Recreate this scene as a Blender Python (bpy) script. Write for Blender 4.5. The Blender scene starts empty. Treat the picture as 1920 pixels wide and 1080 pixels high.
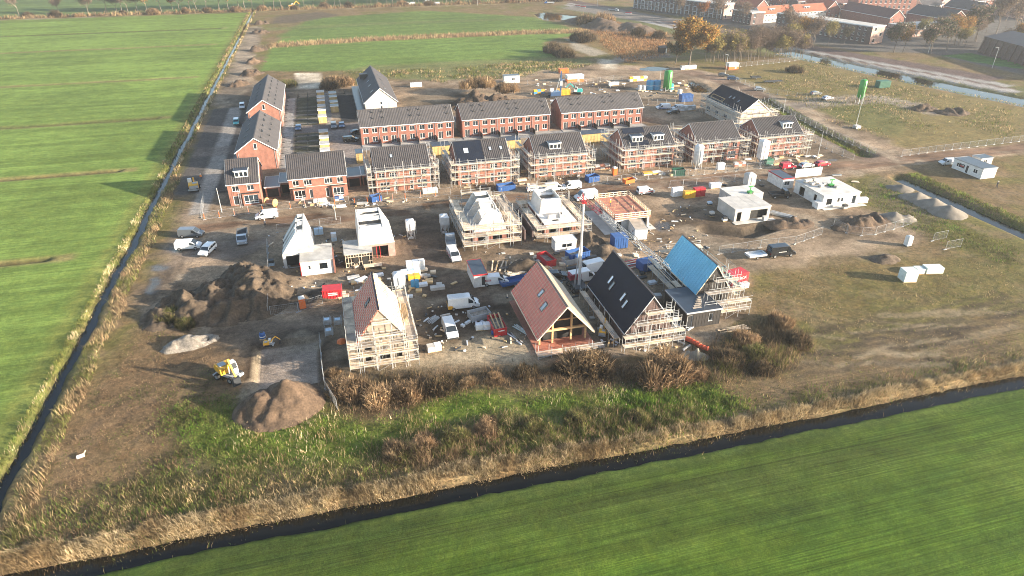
import bpy, bmesh, math, random
import numpy as np
from mathutils import Vector, Matrix
random.seed(7); RNG = np.random.default_rng(7)
R = math.radians
sc = bpy.context.scene

# ------------------------------------------------------------------ camera, sky, sun, exposure
FPX, PITCH, YAW, CAMH = 1260.0, R(29.3), R(15.0), 62.0
cam_d = bpy.data.cameras.new('camera'); cam = bpy.data.objects.new('camera', cam_d); sc.collection.objects.link(cam)
cam_d.sensor_width = 36.0; cam_d.lens = 36.0*FPX/1920.0; cam_d.clip_start = 0.5; cam_d.clip_end = 9000
cam.location = (0, 0, CAMH); cam.rotation_euler = (R(90)-PITCH, 0, -YAW); sc.camera = cam

SUN_EL, SUN_AZ = R(13.9), R(119.5)          # azimuth clockwise from +Y
world = bpy.data.worlds.new('World'); sc.world = world; world.use_nodes = True
wn = world.node_tree.nodes; wl = world.node_tree.links; wn.clear()
sky = wn.new('ShaderNodeTexSky'); sky.sky_type = 'NISHITA'; sky.sun_disc = False
sky.sun_elevation = SUN_EL; sky.sun_rotation = SUN_AZ; sky.air_density = 1.0; sky.dust_density = 1.2; sky.ozone_density = 1.0
bg = wn.new('ShaderNodeBackground'); bg.inputs[1].default_value = 0.11
wo = wn.new('ShaderNodeOutputWorld'); wl.new(sky.outputs[0], bg.inputs[0]); wl.new(bg.outputs[0], wo.inputs[0])
sun_d = bpy.data.lights.new('sun', 'SUN'); sun_d.energy = 5.0; sun_d.angle = R(0.6); sun_d.color = (1.0, 0.89, 0.73)
sun = bpy.data.objects.new('sun', sun_d); sc.collection.objects.link(sun); sun.location = (200, -100, 120)
sd = Vector((-math.sin(SUN_AZ)*math.cos(SUN_EL), -math.cos(SUN_AZ)*math.cos(SUN_EL), -math.sin(SUN_EL)))
sun.rotation_euler = sd.to_track_quat('-Z', 'Y').to_euler()
sc.view_settings.view_transform = 'Standard'; sc.view_settings.look = 'None'; sc.view_settings.gamma = 1.0
sc.view_settings.exposure = 1.88
try: sc.view_settings.use_curve_mapping = False
except Exception: pass
sc.cycles.max_bounces = 5; sc.cycles.diffuse_bounces = 2; sc.cycles.glossy_bounces = 2
sc.cycles.transmission_bounces = 2; sc.cycles.transparent_max_bounces = 6; sc.cycles.volume_bounces = 0
sc.cycles.caustics_reflective = False; sc.cycles.caustics_refractive = False
sc.cycles.use_denoising = True; sc.cycles.filter_width = 1.0; sc.cycles.use_adaptive_sampling = False

# ------------------------------------------------------------------ photo pixel -> point on the ground
_cy, _sy, _cp, _sp = math.cos(YAW), math.sin(YAW), math.cos(PITCH), math.sin(PITCH)
FW = np.array([_sy*_cp, _cy*_cp, -_sp]); RT = np.array([_cy, -_sy, 0.0]); UP = np.cross(RT, FW)
def G(px, py, z=0.0):
    d = FW + RT*(px-960)/FPX - UP*(py-540)/FPX
    t = (z-CAMH)/d[2]
    return (float(d[0]*t), float(d[1]*t))
def GP(pts): return [G(*p) for p in pts]
def head(a, b):
    A, B = G(*a), G(*b)
    return math.degrees(math.atan2(B[1]-A[1], B[0]-A[0]))

# ------------------------------------------------------------------ materials
MATS = {}
def nmat(name):
    m = bpy.data.materials.new(name); m.use_nodes = True
    return m, m.node_tree.nodes, m.node_tree.links, m.node_tree.nodes['Principled BSDF']
def mat(name, col, rough=0.8, metal=0.0, var=0.18, scale=1.5, fine=14.0, bump=0.15, coat=0.0, stretch=(1, 1, 1), var2=0.12, dirt=None, spec=0.4):
    """plain painted / mineral / wooden surface with uneven tone, fine grain and relief"""
    if name in MATS: return MATS[name]
    m, n, l, b = nmat(name)
    tc = n.new('ShaderNodeTexCoord'); mp = n.new('ShaderNodeMapping'); mp.inputs['Scale'].default_value = stretch
    geo = n.new('ShaderNodeObjectInfo'); add = n.new('ShaderNodeVectorMath'); add.operation = 'ADD'
    sc_ = n.new('ShaderNodeVectorMath'); sc_.operation = 'SCALE'; sc_.inputs['Scale'].default_value = 0.37
    l.new(geo.outputs['Location'], sc_.inputs[0]); l.new(tc.outputs['Object'], add.inputs[0]); l.new(sc_.outputs[0], add.inputs[1])
    l.new(add.outputs[0], mp.inputs[0])
    n1 = n.new('ShaderNodeTexNoise'); n1.inputs['Scale'].default_value = scale; n1.inputs['Detail'].default_value = 4
    n2 = n.new('ShaderNodeTexNoise'); n2.inputs['Scale'].default_value = fine; n2.inputs['Detail'].default_value = 2
    l.new(mp.outputs[0], n1.inputs['Vector']); l.new(mp.outputs[0], n2.inputs['Vector'])
    r1 = n.new('ShaderNodeMapRange'); r1.inputs[1].default_value = .3; r1.inputs[2].default_value = .7; r1.inputs[3].default_value = 1-var; r1.inputs[4].default_value = 1+var
    r2 = n.new('ShaderNodeMapRange'); r2.inputs[1].default_value = .3; r2.inputs[2].default_value = .7; r2.inputs[3].default_value = 1-var2; r2.inputs[4].default_value = 1+var2
    l.new(n1.outputs[0], r1.inputs[0]); l.new(n2.outputs[0], r2.inputs[0])
    mu = n.new('ShaderNodeMath'); mu.operation = 'MULTIPLY'; l.new(r1.outputs[0], mu.inputs[0]); l.new(r2.outputs[0], mu.inputs[1])
    rr = n.new('ShaderNodeMapRange'); rr.inputs[3].default_value = 1-var*.6; rr.inputs[4].default_value = 1+var*.6
    l.new(geo.outputs['Random'], rr.inputs[0])
    mu2 = n.new('ShaderNodeMath'); mu2.operation = 'MULTIPLY'; l.new(mu.outputs[0], mu2.inputs[0]); l.new(rr.outputs[0], mu2.inputs[1])
    vm = n.new('ShaderNodeVectorMath'); vm.operation = 'SCALE'; vm.inputs[0].default_value = col; l.new(mu2.outputs[0], vm.inputs['Scale'])
    out = vm.outputs[0]
    if dirt:
        n3 = n.new('ShaderNodeTexNoise'); n3.inputs['Scale'].default_value = scale*.6; n3.inputs['Detail'].default_value = 6; l.new(mp.outputs[0], n3.inputs['Vector'])
        r3 = n.new('ShaderNodeMapRange'); r3.inputs[1].default_value = .5; r3.inputs[2].default_value = .72; r3.inputs[3].default_value = 0; r3.inputs[4].default_value = .8
        l.new(n3.outputs[0], r3.inputs[0])
        mx = n.new('ShaderNodeMix'); mx.data_type = 'RGBA'; l.new(r3.outputs[0], mx.inputs[0]); l.new(out, mx.inputs[6]); mx.inputs[7].default_value = (*dirt, 1)
        out = mx.outputs[2]
    l.new(out, b.inputs['Base Color'])
    b.inputs['Roughness'].default_value = rough; b.inputs['Metallic'].default_value = metal; b.inputs['Specular IOR Level'].default_value = spec
    if coat: b.inputs['Coat Weight'].default_value = coat; b.inputs['Coat Roughness'].default_value = .08
    if bump:
        bp = n.new('ShaderNodeBump'); bp.inputs['Strength'].default_value = bump; bp.inputs['Distance'].default_value = .03
        l.new(n2.outputs[0], bp.inputs['Height']); l.new(bp.outputs[0], b.inputs['Normal'])
    MATS[name] = m
    return m
def brick(name, c1, c2, mortar):
    if name in MATS: return MATS[name]
    m, n, l, b = nmat(name)
    tc = n.new('ShaderNodeTexCoord'); sx = n.new('ShaderNodeSeparateXYZ'); l.new(tc.outputs['Object'], sx.inputs[0])
    ad = n.new('ShaderNodeMath'); l.new(sx.outputs[0], ad.inputs[0]); l.new(sx.outputs[1], ad.inputs[1])
    cb = n.new('ShaderNodeCombineXYZ'); l.new(ad.outputs[0], cb.inputs[0]); l.new(sx.outputs[2], cb.inputs[1])
    bt = n.new('ShaderNodeTexBrick'); bt.inputs['Scale'].default_value = 1.0; bt.inputs['Brick Width'].default_value = .22; bt.inputs['Row Height'].default_value = .07
    bt.inputs['Mortar Size'].default_value = .008; bt.inputs['Color1'].default_value = (*c1, 1); bt.inputs['Color2'].default_value = (*c2, 1); bt.inputs['Mortar'].default_value = (*mortar, 1)
    l.new(cb.outputs[0], bt.inputs['Vector'])
    nz = n.new('ShaderNodeTexNoise'); nz.inputs['Scale'].default_value = .9; nz.inputs['Detail'].default_value = 7; l.new(tc.outputs['Object'], nz.inputs['Vector'])
    r1 = n.new('ShaderNodeMapRange'); r1.inputs[1].default_value = .3; r1.inputs[2].default_value = .7; r1.inputs[3].default_value = .78; r1.inputs[4].default_value = 1.22; l.new(nz.outputs[0], r1.inputs[0])
    vm = n.new('ShaderNodeVectorMath'); vm.operation = 'SCALE'; l.new(bt.outputs[0], vm.inputs[0]); l.new(r1.outputs[0], vm.inputs['Scale'])
    l.new(vm.outputs[0], b.inputs['Base Color']); b.inputs['Roughness'].default_value = .9
    bp = n.new('ShaderNodeBump'); bp.inputs['Strength'].default_value = .3; bp.inputs['Distance'].default_value = .01
    l.new(bt.outputs['Fac'], bp.inputs['Height']); bp.invert = True; l.new(bp.outputs[0], b.inputs['Normal'])
    MATS[name] = m; return m
def attr_mat(name, rough=.9, transl=.25, spec=.2):
    if name in MATS: return MATS[name]
    m, n, l, b = nmat(name)
    at = n.new('ShaderNodeAttribute'); at.attribute_name = 'Col'
    oi = n.new('ShaderNodeObjectInfo'); rr = n.new('ShaderNodeMapRange'); rr.inputs[3].default_value = .8; rr.inputs[4].default_value = 1.2; l.new(oi.outputs['Random'], rr.inputs[0])
    vm = n.new('ShaderNodeVectorMath'); vm.operation = 'SCALE'; l.new(at.outputs['Color'], vm.inputs[0]); l.new(rr.outputs[0], vm.inputs['Scale'])
    l.new(vm.outputs[0], b.inputs['Base Color']); b.inputs['Roughness'].default_value = rough; b.inputs['Specular IOR Level'].default_value = spec
    tr = n.new('ShaderNodeBsdfTranslucent'); l.new(vm.outputs[0], tr.inputs[0])
    mx = n.new('ShaderNodeMixShader'); mx.inputs[0].default_value = transl
    l.new(b.outputs[0], mx.inputs[1]); l.new(tr.outputs[0], mx.inputs[2]); l.new(mx.outputs[0], n['Material Output'].inputs[0])
    MATS[name] = m; return m
def glass(name, col=(.012, .016, .02), rough=.06):
    if name in MATS: return MATS[name]
    m, n, l, b = nmat(name)
    tc = n.new('ShaderNodeTexCoord'); nz = n.new('ShaderNodeTexNoise'); nz.inputs['Scale'].default_value = .8; l.new(tc.outputs['Object'], nz.inputs['Vector'])
    oi = n.new('ShaderNodeObjectInfo'); rr = n.new('ShaderNodeMapRange'); rr.inputs[3].default_value = .5; rr.inputs[4].default_value = 2.6; l.new(oi.outputs['Random'], rr.inputs[0])
    vm = n.new('ShaderNodeVectorMath'); vm.operation = 'SCALE'; vm.inputs[0].default_value = col; l.new(rr.outputs[0], vm.inputs['Scale'])
    l.new(vm.outputs[0], b.inputs['Base Color']); b.inputs['Roughness'].default_value = rough; b.inputs['Specular IOR Level'].default_value = .6
    bp = n.new('ShaderNodeBump'); bp.inputs['Strength'].default_value = .04; l.new(nz.outputs[0], bp.inputs['Height']); l.new(bp.outputs[0], b.inputs['Normal'])
    MATS[name] = m; return m
K = dict(
 white=mat('white_paint', (.62, .61, .585), .5, var=.12, bump=.08, dirt=(.45, .42, .38)), upvc=mat('window_frame_white', (.78, .77, .74), .4, var=.04, bump=0),
 whiteblock=mat('white_block', (.62, .59, .545), .85, var=.16, scale=.7, bump=.25, dirt=(.40, .37, .33)), concrete=mat('concrete', (.40, .38, .35), .9, var=.18, scale=.8, bump=.3, dirt=(.28, .26, .23)),
 concrete_pale=mat('pale_concrete', (.47, .44, .40), .9, var=.15, scale=.6, bump=.3, dirt=(.38, .35, .31)),
 roof=mat('roof_tile_dark', (.054, .048, .048), .62, var=.14, scale=.5, bump=.25), roof_w=mat('roof_tile_weathered', (.072, .065, .064), .7, var=.14, scale=.5, bump=.25),
 membrane=mat('roof_membrane_black', (.009, .013, .024), .75, var=.14, scale=.6, bump=.1, spec=.15), bitumen=mat('bitumen_roof', (.03, .04, .055), .32, var=.2, scale=.7, bump=.15, spec=.6),
 lightblue=mat('blue_batten', (.26, .55, .68), .6, var=.1, bump=.05), bluefoil=mat('blue_roof_foil', (.15, .47, .62), .5, var=.16, scale=.4, bump=.15), redfoil=mat('red_roof_foil', (.70, .17, .115), .6, var=.14, scale=.6, bump=.15),
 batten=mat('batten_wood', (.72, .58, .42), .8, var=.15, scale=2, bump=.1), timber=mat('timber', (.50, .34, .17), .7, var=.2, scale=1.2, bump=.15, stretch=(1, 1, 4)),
 plank=mat('scaffold_plank', (.64, .50, .35), .85, var=.25, scale=.9, fine=6, bump=.25, dirt=(.33, .26, .19)), plank_grey=mat('weathered_plank', (.34, .28, .22), .85, var=.25, scale=.9, bump=.25),
 galv=mat('galvanised_tube', (.46, .46, .45), .45, metal=.25, var=.12, bump=.05), galvwire=mat('fence_wire', (.33, .33, .33), .6, metal=.3, var=.1, bump=0),
 ply=mat('yellow_plywood', (.45, .31, .12), .75, var=.12, scale=.8, bump=.1), sheet=mat('orange_sheet', (.58, .10, .045), .6, var=.2, scale=2, bump=.5), orange=mat('orange_paint', (.68, .15, .03), .45, var=.1, bump=.05), red=mat('red_paint', (.42, .025, .03), .42, var=.12, bump=.05, dirt=(.3, .05, .04)),
 blue=mat('blue_paint', (.03, .085, .24), .4, var=.12, bump=.05), skyblue=mat('light_blue_paint', (.06, .24, .42), .4, var=.08, bump=.03), green=mat('green_paint', (.05, .26, .05), .4, var=.1, bump=.04), dgreen=mat('dark_green_paint', (.02, .10, .065), .5, var=.12, bump=.05),
 dred=mat('dark_red_paint', (.22, .025, .04), .5, var=.12, bump=.05), yellow=mat('yellow_paint', (.62, .32, .03), .42, var=.1, bump=.04), teal=mat('teal_paint', (.04, .36, .33), .4, var=.08, bump=.02), grey=mat('grey_paint', (.30, .31, .32), .45, var=.1, bump=.05), dark=mat('dark_metal', (.03, .032, .035), .5, var=.15, bump=.05), black=mat('black_paint', (.012, .013, .015), .25, var=.1, bump=0, coat=.6),
 silver=mat('silver_steel', (.60, .61, .62), .35, metal=.35, var=.08, bump=.03), rubber=mat('tyre_rubber', (.018, .018, .018), .9, var=.2, bump=.3), rim=mat('wheel_rim', (.45, .46, .47), .35, metal=.7, var=.08, bump=0),
 carwhite=mat('van_white', (.64, .65, .65), .3, var=.04, bump=0, coat=.5), cargrey=mat('car_grey', (.16, .175, .19), .3, metal=.4, var=.06, bump=0, coat=.6), carsilver=mat('car_silver', (.42, .45, .48), .3, metal=.4, var=.06, bump=0, coat=.6), carred=mat('car_red', (.36, .02, .04), .3, var=.06, bump=0, coat=.6), carblue=mat('car_blue', (.05, .10, .2), .3, metal=.3, var=.06, bump=0, coat=.6), carteal=mat('car_teal', (.05, .38, .38), .3, var=.05, bump=0, coat=.5), carblack=mat('car_black', (.012, .014, .017), .25, var=.1, bump=0, coat=.7),
 lamp=mat('headlight', (.7, .7, .68), .15, var=.02, bump=0), tail=mat('taillight', (.4, .01, .01), .25, var=.02, bump=0), glass=glass('window_glass'), carglass=glass('vehicle_glass', (.016, .02, .024), .05), skyglass=glass('skylight_glass', (.3, .34, .38), .12), dim=mat('unlit_interior', (.03, .028, .025), .95, var=.3, bump=0),  # skyglass has sky reflection put into its colour; dim is painted darkness
 soil=mat('soil_heap', (.092, .060, .038), 1, var=.35, scale=.7, fine=3.5, bump=1.0, var2=.3), darksoil=mat('dark_soil_heap', (.078, .055, .036), 1, var=.4, scale=.6, fine=3.5, bump=1.0, var2=.3), sand=mat('sand_heap', (.25, .21, .155), 1, var=.18, scale=.5, fine=6, bump=.6), rubble=mat('rubble_heap', (.24, .205, .165), 1, var=.35, scale=1.5, fine=6, bump=1.0, var2=.35), gravel=mat('gravel_heap', (.175, .15, .12), 1, var=.2, scale=.7, fine=9, bump=.7),
 wrap=mat('white_wrap', (.58, .59, .60), .35, var=.14, scale=2, bump=.4), bluewrap=mat('bluish_wrap', (.42, .52, .60), .35, var=.18, scale=2, bump=.4), brickpack=mat('brick_pack', (.34, .14, .09), .8, var=.2, scale=3, bump=.3), insul=mat('pale_insulation', (.55, .60, .56), .7, var=.1, bump=.1),
 blackwood=mat('black_timber_cladding', (.035, .030, .027), .8, var=.3, scale=1.5, bump=.3, stretch=(5, 5, .5)), skin=mat('skin', (.45, .28, .2), .6, var=.05, bump=0), cloth=mat('dark_work_clothes', (.05, .05, .06), .9, var=.2, bump=.1), hivis=mat('hi_vis_orange', (.75, .22, .03), .8, var=.1, bump=.1), helmet=mat('white_helmet', (.7, .7, .68), .3, var=.02, bump=0),
 paving=mat('paving_concrete', (.30, .285, .265), .9, var=.15, scale=.5, bump=.25), pavers=mat('clay_pavers', (.24, .145, .11), .9, var=.2, scale=.6, bump=.3), orangeroof=mat('orange_roof_tile', (.34, .105, .055), .75, var=.14, scale=.4, bump=.2), brownroof=mat('brown_roof_tile', (.105, .05, .045), .75, var=.14, scale=.4, bump=.2),
 bark=mat('bark', (.15, .12, .095), .95, var=.3, scale=3, bump=.5), foliage=attr_mat('foliage'), reed=attr_mat('dry_reed', .9, .35),
 brick=brick('brick_red', (.26, .083, .052), (.20, .066, .043), (.24, .175, .145)), brick_o=brick('brick_orange', (.30, .108, .066), (.245, .086, .054), (.27, .2, .16)), brick_d=brick('brick_dark', (.11, .06, .05), (.08, .05, .045), (.15, .12, .11)), brick_w=brick('brick_cream', (.58, .50, .42), (.52, .45, .37), (.5, .46, .4)), brick_p=brick('brick_pink', (.40, .24, .19), (.34, .2, .16), (.38, .3, .26)))

# ------------------------------------------------------------------ mesh building
COL = sc.collection
def V3(p): return Vector(p)
class MB:
    def __init__(s): s.v = []; s.f = []; s.mi = []; s.cur = 0
    def add(s, vs, fs):
        o = len(s.v); s.v += [tuple(p) for p in vs]; s.f += [tuple(i+o for i in f) for f in fs]; s.mi += [s.cur]*len(fs); return s
    def box(s, x0, y0, z0, x1, y1, z1):
        return s.add([(x0, y0, z0), (x1, y0, z0), (x1, y1, z0), (x0, y1, z0), (x0, y0, z1), (x1, y0, z1), (x1, y1, z1), (x0, y1, z1)],
                     [(0, 3, 2, 1), (4, 5, 6, 7), (0, 1, 5, 4), (1, 2, 6, 5), (2, 3, 7, 6), (3, 0, 4, 7)])
    def obox(s, c, size, rz=0, rx=0, ry=0):
        m = Matrix.Rotation(rz, 3, 'Z') @ Matrix.Rotation(ry, 3, 'Y') @ Matrix.Rotation(rx, 3, 'X'); c = Vector(c); a, b, d = (k/2 for k in size)
        P = [m @ Vector(p)+c for p in ((-a, -b, -d), (a, -b, -d), (a, b, -d), (-a, b, -d), (-a, -b, d), (a, -b, d), (a, b, d), (-a, b, d))]
        return s.add(P, [(0, 3, 2, 1), (4, 5, 6, 7), (0, 1, 5, 4), (1, 2, 6, 5), (2, 3, 7, 6), (3, 0, 4, 7)])
    def beam(s, p, q, w, h=None):
        p, q = Vector(p), Vector(q); h = h or w; d = q-p
        if d.length < 1e-6: return s
        a = d.normalized(); up = Vector((0, 0, 1)) if abs(a.z) < .95 else Vector((0, 1, 0))
        r = a.cross(up).normalized()*w/2; u = r.normalized().cross(a).normalized()*h/2
        P = [p-r-u, p+r-u, p+r+u, p-r+u, q-r-u, q+r-u, q+r+u, q-r+u]
        return s.add(P, [(0, 3, 2, 1), (4, 5, 6, 7), (0, 1, 5, 4), (1, 2, 6, 5), (2, 3, 7, 6), (3, 0, 4, 7)])
    def tube(s, p, q, r0, r1=None, n=6, cap=True):
        p, q = Vector(p), Vector(q); r1 = r0 if r1 is None else r1; d = q-p
        if d.length < 1e-6: return s
        a = d.normalized(); up = Vector((0, 0, 1)) if abs(a.z) < .95 else Vector((0, 1, 0)); e = a.cross(up).normalized(); g = e.cross(a)
        P = [c+(e*math.cos(2*math.pi*i/n)+g*math.sin(2*math.pi*i/n))*r for c, r in ((p, r0), (q, r1)) for i in range(n)]
        F = [(i, (i+1) % n, n+(i+1) % n, n+i) for i in range(n)]
        if cap: F += [tuple(range(n))[::-1], tuple(range(n, 2*n))]
        return s.add(P, F)
    def lathe(s, c, prof, n=20):
        P = [(c[0]+r*math.cos(2*math.pi*i/n), c[1]+r*math.sin(2*math.pi*i/n), c[2]+z) for r, z in prof for i in range(n)]
        F = [(k*n+i, k*n+(i+1) % n, (k+1)*n+(i+1) % n, (k+1)*n+i) for k in range(len(prof)-1) for i in range(n)]
        F += [tuple(range(n))[::-1], tuple(range((len(prof)-1)*n, len(prof)*n))]
        return s.add(P, F)
    def extrude(s, pts, vec):
        n = len(pts); v = Vector(vec); P = [Vector(p) for p in pts]+[Vector(p)+v for p in pts]
        return s.add(P, [tuple(range(n))[::-1], tuple(range(n, 2*n))]+[(i, (i+1) % n, n+(i+1) % n, n+i) for i in range(n)])
    def mesh(s, name, mats, smooth=False):
        me = bpy.data.meshes.new(name); me.from_pydata(s.v, [], s.f)
        mats = mats if isinstance(mats, (list, tuple)) else [mats]
        for m in mats: me.materials.append(m)
        if len(mats) > 1: me.polygons.foreach_set('material_index', s.mi)
        if smooth: me.polygons.foreach_set('use_smooth', [True]*len(me.polygons))
        me.update(); return me
    def build(s, name, mats, parent=None, loc=None, rz=0, smooth=False):
        return ob(name, s.mesh(name, mats, smooth), parent, loc, rz)
def ob(name, me, parent=None, loc=None, rz=0):
    o = bpy.data.objects.new(name, me); COL.objects.link(o)
    if parent is not None: o.parent = parent
    if loc is not None: o.location = loc
    if rz: o.rotation_euler = (0, 0, rz)
    return o
def tag(o, label=None, cat=None, group=None, kind=None):
    if label: o['label'] = label
    if cat: o['category'] = cat
    if group: o['group'] = group
    if kind: o['kind'] = kind
    return o
def thing(name, label, cat, loc, rz=0, group=None):
    o = bpy.data.objects.new(name, None); o.empty_display_size = .5; COL.objects.link(o)
    o.location = loc if len(loc) == 3 else (*loc, 0); o.rotation_euler = (0, 0, R(rz))
    return tag(o, label, cat, group)
CACHE = {}
def cached(key, fn):
    if key not in CACHE: CACHE[key] = fn()
    return CACHE[key]
def npmesh(name, V, Fc, mats, col=None, n=3, smooth=False):
    me = bpy.data.meshes.new(name); V = np.asarray(V, np.float32); Fc = np.asarray(Fc, np.int32)
    me.vertices.add(len(V)); me.vertices.foreach_set('co', V.ravel())
    me.loops.add(Fc.size); me.loops.foreach_set('vertex_index', Fc.ravel())
    me.polygons.add(len(Fc)); me.polygons.foreach_set('loop_start', np.arange(0, Fc.size, n, dtype=np.int32))
    for m in (mats if isinstance(mats, (list, tuple)) else [mats]): me.materials.append(m)
    if smooth: me.polygons.foreach_set('use_smooth', np.ones(len(Fc), bool))
    if col is not None:
        a = me.attributes.new('Col', 'FLOAT_COLOR', 'POINT'); c = np.ones((len(V), 4), np.float32); c[:, :3] = col; a.data.foreach_set('color', c.ravel())
    me.update(calc_edges=True); return me
def vn(x, y, s, seed=0):
    x = np.asarray(x, float)/s+1000.5; y = np.asarray(y, float)/s+1000.5; xi = np.floor(x).astype(np.int64); yi = np.floor(y).astype(np.int64)
    fx = x-xi; fy = y-yi; fx = fx*fx*(3-2*fx); fy = fy*fy*(3-2*fy)
    def h(a, b):
        n = (a*374761393+b*668265263+seed*974634777) & 0x7fffffff; n = ((n ^ (n >> 13))*1274126177) & 0x7fffffff
        return ((n ^ (n >> 16)) & 0xffff)/65535.0
    return (h(xi, yi)*(1-fx)+h(xi+1, yi)*fx)*(1-fy)+(h(xi, yi+1)*(1-fx)+h(xi+1, yi+1)*fx)*fy
def fbm(x, y, s, seed=0, o=4):
    t = 0; a = .5; w = 0
    for k in range(o): t = t+a*vn(x, y, s/2**k, seed+k*17); w += a; a *= .5
    return t/w
def inpoly(P, X, Y):
    P = np.asarray(P, float); r = np.zeros(X.shape, bool); n = len(P)
    for i in range(n):
        x1, y1 = P[i]; x2, y2 = P[(i+1) % n]
        if y1 == y2: continue
        c = (Y > min(y1, y2)) & (Y <= max(y1, y2)); r ^= c & (X < (x2-x1)*(Y-y1)/(y2-y1)+x1)
    return r
def strip(pts, w):
    """polygon of a band of width w along a polyline of ground points"""
    pts = [Vector((*p, 0)) for p in pts]; Lp, Rp = [], []
    for i, p in enumerate(pts):
        d = (pts[min(i+1, len(pts)-1)]-pts[max(i-1, 0)]).normalized(); nrm = Vector((-d.y, d.x, 0))
        ww = w[i] if isinstance(w, (list, tuple)) else w
        Lp.append((p+nrm*ww/2)[:2]); Rp.append((p-nrm*ww/2)[:2])
    return Lp+Rp[::-1]
# ------------------------------------------------------------------ terrain: one seamless sheet, split by what covers it
def axis(segs):
    o = []
    for a, b, d in segs: o += list(np.arange(a, b-1e-6, d))
    return np.array(o+[segs[-1][1]])
xs = axis([(-2400, -400, 200), (-400, -240, 16), (-240, -60, 3), (-60, -49, .9), (-49, -40, .4), (-40, 110, .55), (110, 205, .9), (205, 400, 2.6), (400, 640, 6), (640, 2400, 160)])
ys = axis([(-600, -40, 80), (-40, 28, 4), (28, 54, .6), (54, 66, .35), (66, 165, .55), (165, 250, .9), (250, 380, 1.8), (380, 620, 3.5), (620, 800, 20), (800, 2400, 160)])
TX, TY = np.meshgrid(xs, ys)
SH = TX.shape
C = np.zeros(SH+(3,)); PAR = np.zeros(SH+(3,)); ZID = np.zeros(SH, int)
WX = TX+(fbm(TX, TY, 5, 3)-.5)*4.2; WY = TY+(fbm(TX, TY, 5, 9)-.5)*4.2
def lerpc(mask, col, par):
    a = mask[..., None]
    C[...] = C*(1-a)+np.array(col)*a; PAR[...] = PAR*(1-a)+np.array(par)*a
JIT = [(0, 0), (.5, .3), (-.4, .5), (.2, -.6), (-.5, -.3)]
def paint(poly, col, zid=None, par=(0, 0, 0), soft=.8, warp=1.0, op=1.0):
    P = np.array(poly); lo = P.min(0)-6; hi = P.max(0)+6
    j0, j1 = np.searchsorted(ys, [lo[1], hi[1]]); i0, i1 = np.searchsorted(xs, [lo[0], hi[0]])
    sl = (slice(j0, j1), slice(i0, i1))
    x = TX[sl]*(1-warp)+WX[sl]*warp; y = TY[sl]*(1-warp)+WY[sl]*warp
    a = sum(inpoly(P, x+dx*2*soft, y+dy*2*soft).astype(float) for dx, dy in JIT)/len(JIT)
    m = np.zeros(SH); m[sl] = a*op
    lerpc(m, col, par)
    if zid is not None: ZID[m > .5*op] = zid
    return m
def rect(x0, y0, x1, y1): return [(x0, y0), (x1, y0), (x1, y1), (x0, y1)]
OLIVE = (.135, .098, .048); GREEN = (.122, .178, .040); FRONT = (.048, .086, .009); SOIL = (.205, .148, .098); ROAD = (.160, .098, .062); MUD = (.088, .068, .052); SAND = (.37, .315, .24); DRY = (.205, .165, .088); LUSH = (.062, .115, .018)
n1 = fbm(TX, TY, 14, 21); n2 = fbm(TX, TY, 5, 33); n3 = fbm(TX, TY, 40, 44)
base = np.array(OLIVE)*(.8+.4*n3[..., None])
gm = np.clip((n1-.46)*7, 0, 1)[..., None]; base = base*(1-gm*.5)+np.array((.085, .100, .022))*gm*.5
dm = np.clip((n2-.53)*8, 0, 1)[..., None]; base = base*(1-dm*.45)+np.array(SOIL)*.85*dm*.45
C[...] = base; PAR[...] = (.7, 0, 0)
# left pasture with its cross ditches
paint(rect(-2400, 62, -46.6, 548), GREEN, 1, (.55, .75, 0), .5, .25)
LY = [G(0, 495)[1], G(0, 337)[1], G(0, 240)[1], G(0, 163)[1], G(0, 100)[1], G(0, 68)[1]]
LXE = [G(p, q)[0] for p, q in ((140, 477), (258, 313), (325, 213), (370, 146), (400, 95), (424, 56))]
for yy, xe in zip(LY, LXE):
    paint(rect(-600, yy-1.9, xe, yy+1.6), (.20, .17, .07), None, (.7, .2, 0), .6, .3, .9)
for yy, xe, k in zip(LY, LXE, (1.0, 1.0, .6, .4, .2, 1.0)):
    if k: paint(rect(-600, yy-.8, xe-3, yy+.7), (.06, .052, .025), None, (.7, .2, 0), .3, .22, k*.8)
paint(rect(-50.2, 62, -46.2, 530), (.16, .165, .045), None, (.8, .2, 0), .8, .5, .6)
for k in range(14):
    yy = RNG.uniform(70, 500); xx = RNG.uniform(-150, -55)
    paint([(xx+14*math.cos(t)*RNG.uniform(.6, 1), yy+5*math.sin(t)*RNG.uniform(.6, 1)) for t in np.linspace(0, 6.1, 9)], (.095, .135, .03), None, (.6, .5, 0), 2, 1, .4)
# front field
paint(rect(-2400, -600, 2400, 58.4), FRONT, 2, (.6, 1.0, 0), .3, .15)
paint(rect(-300, 55.8, 400, 58.6), (.055, .088, .020), None, (.9, 0, 0), .5, .3, .8)
paint(rect(-300, -40, 400, 34), (.056, .096, .011), None, (.6, 1, 0), 4, 1, .5)
paint([(-20, 57), (60, 56), (90, 50), (40, 47), (-30, 52)], (.046, .050, .020), None, (.5, 1, 0), 3, 1, .5)
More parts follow.
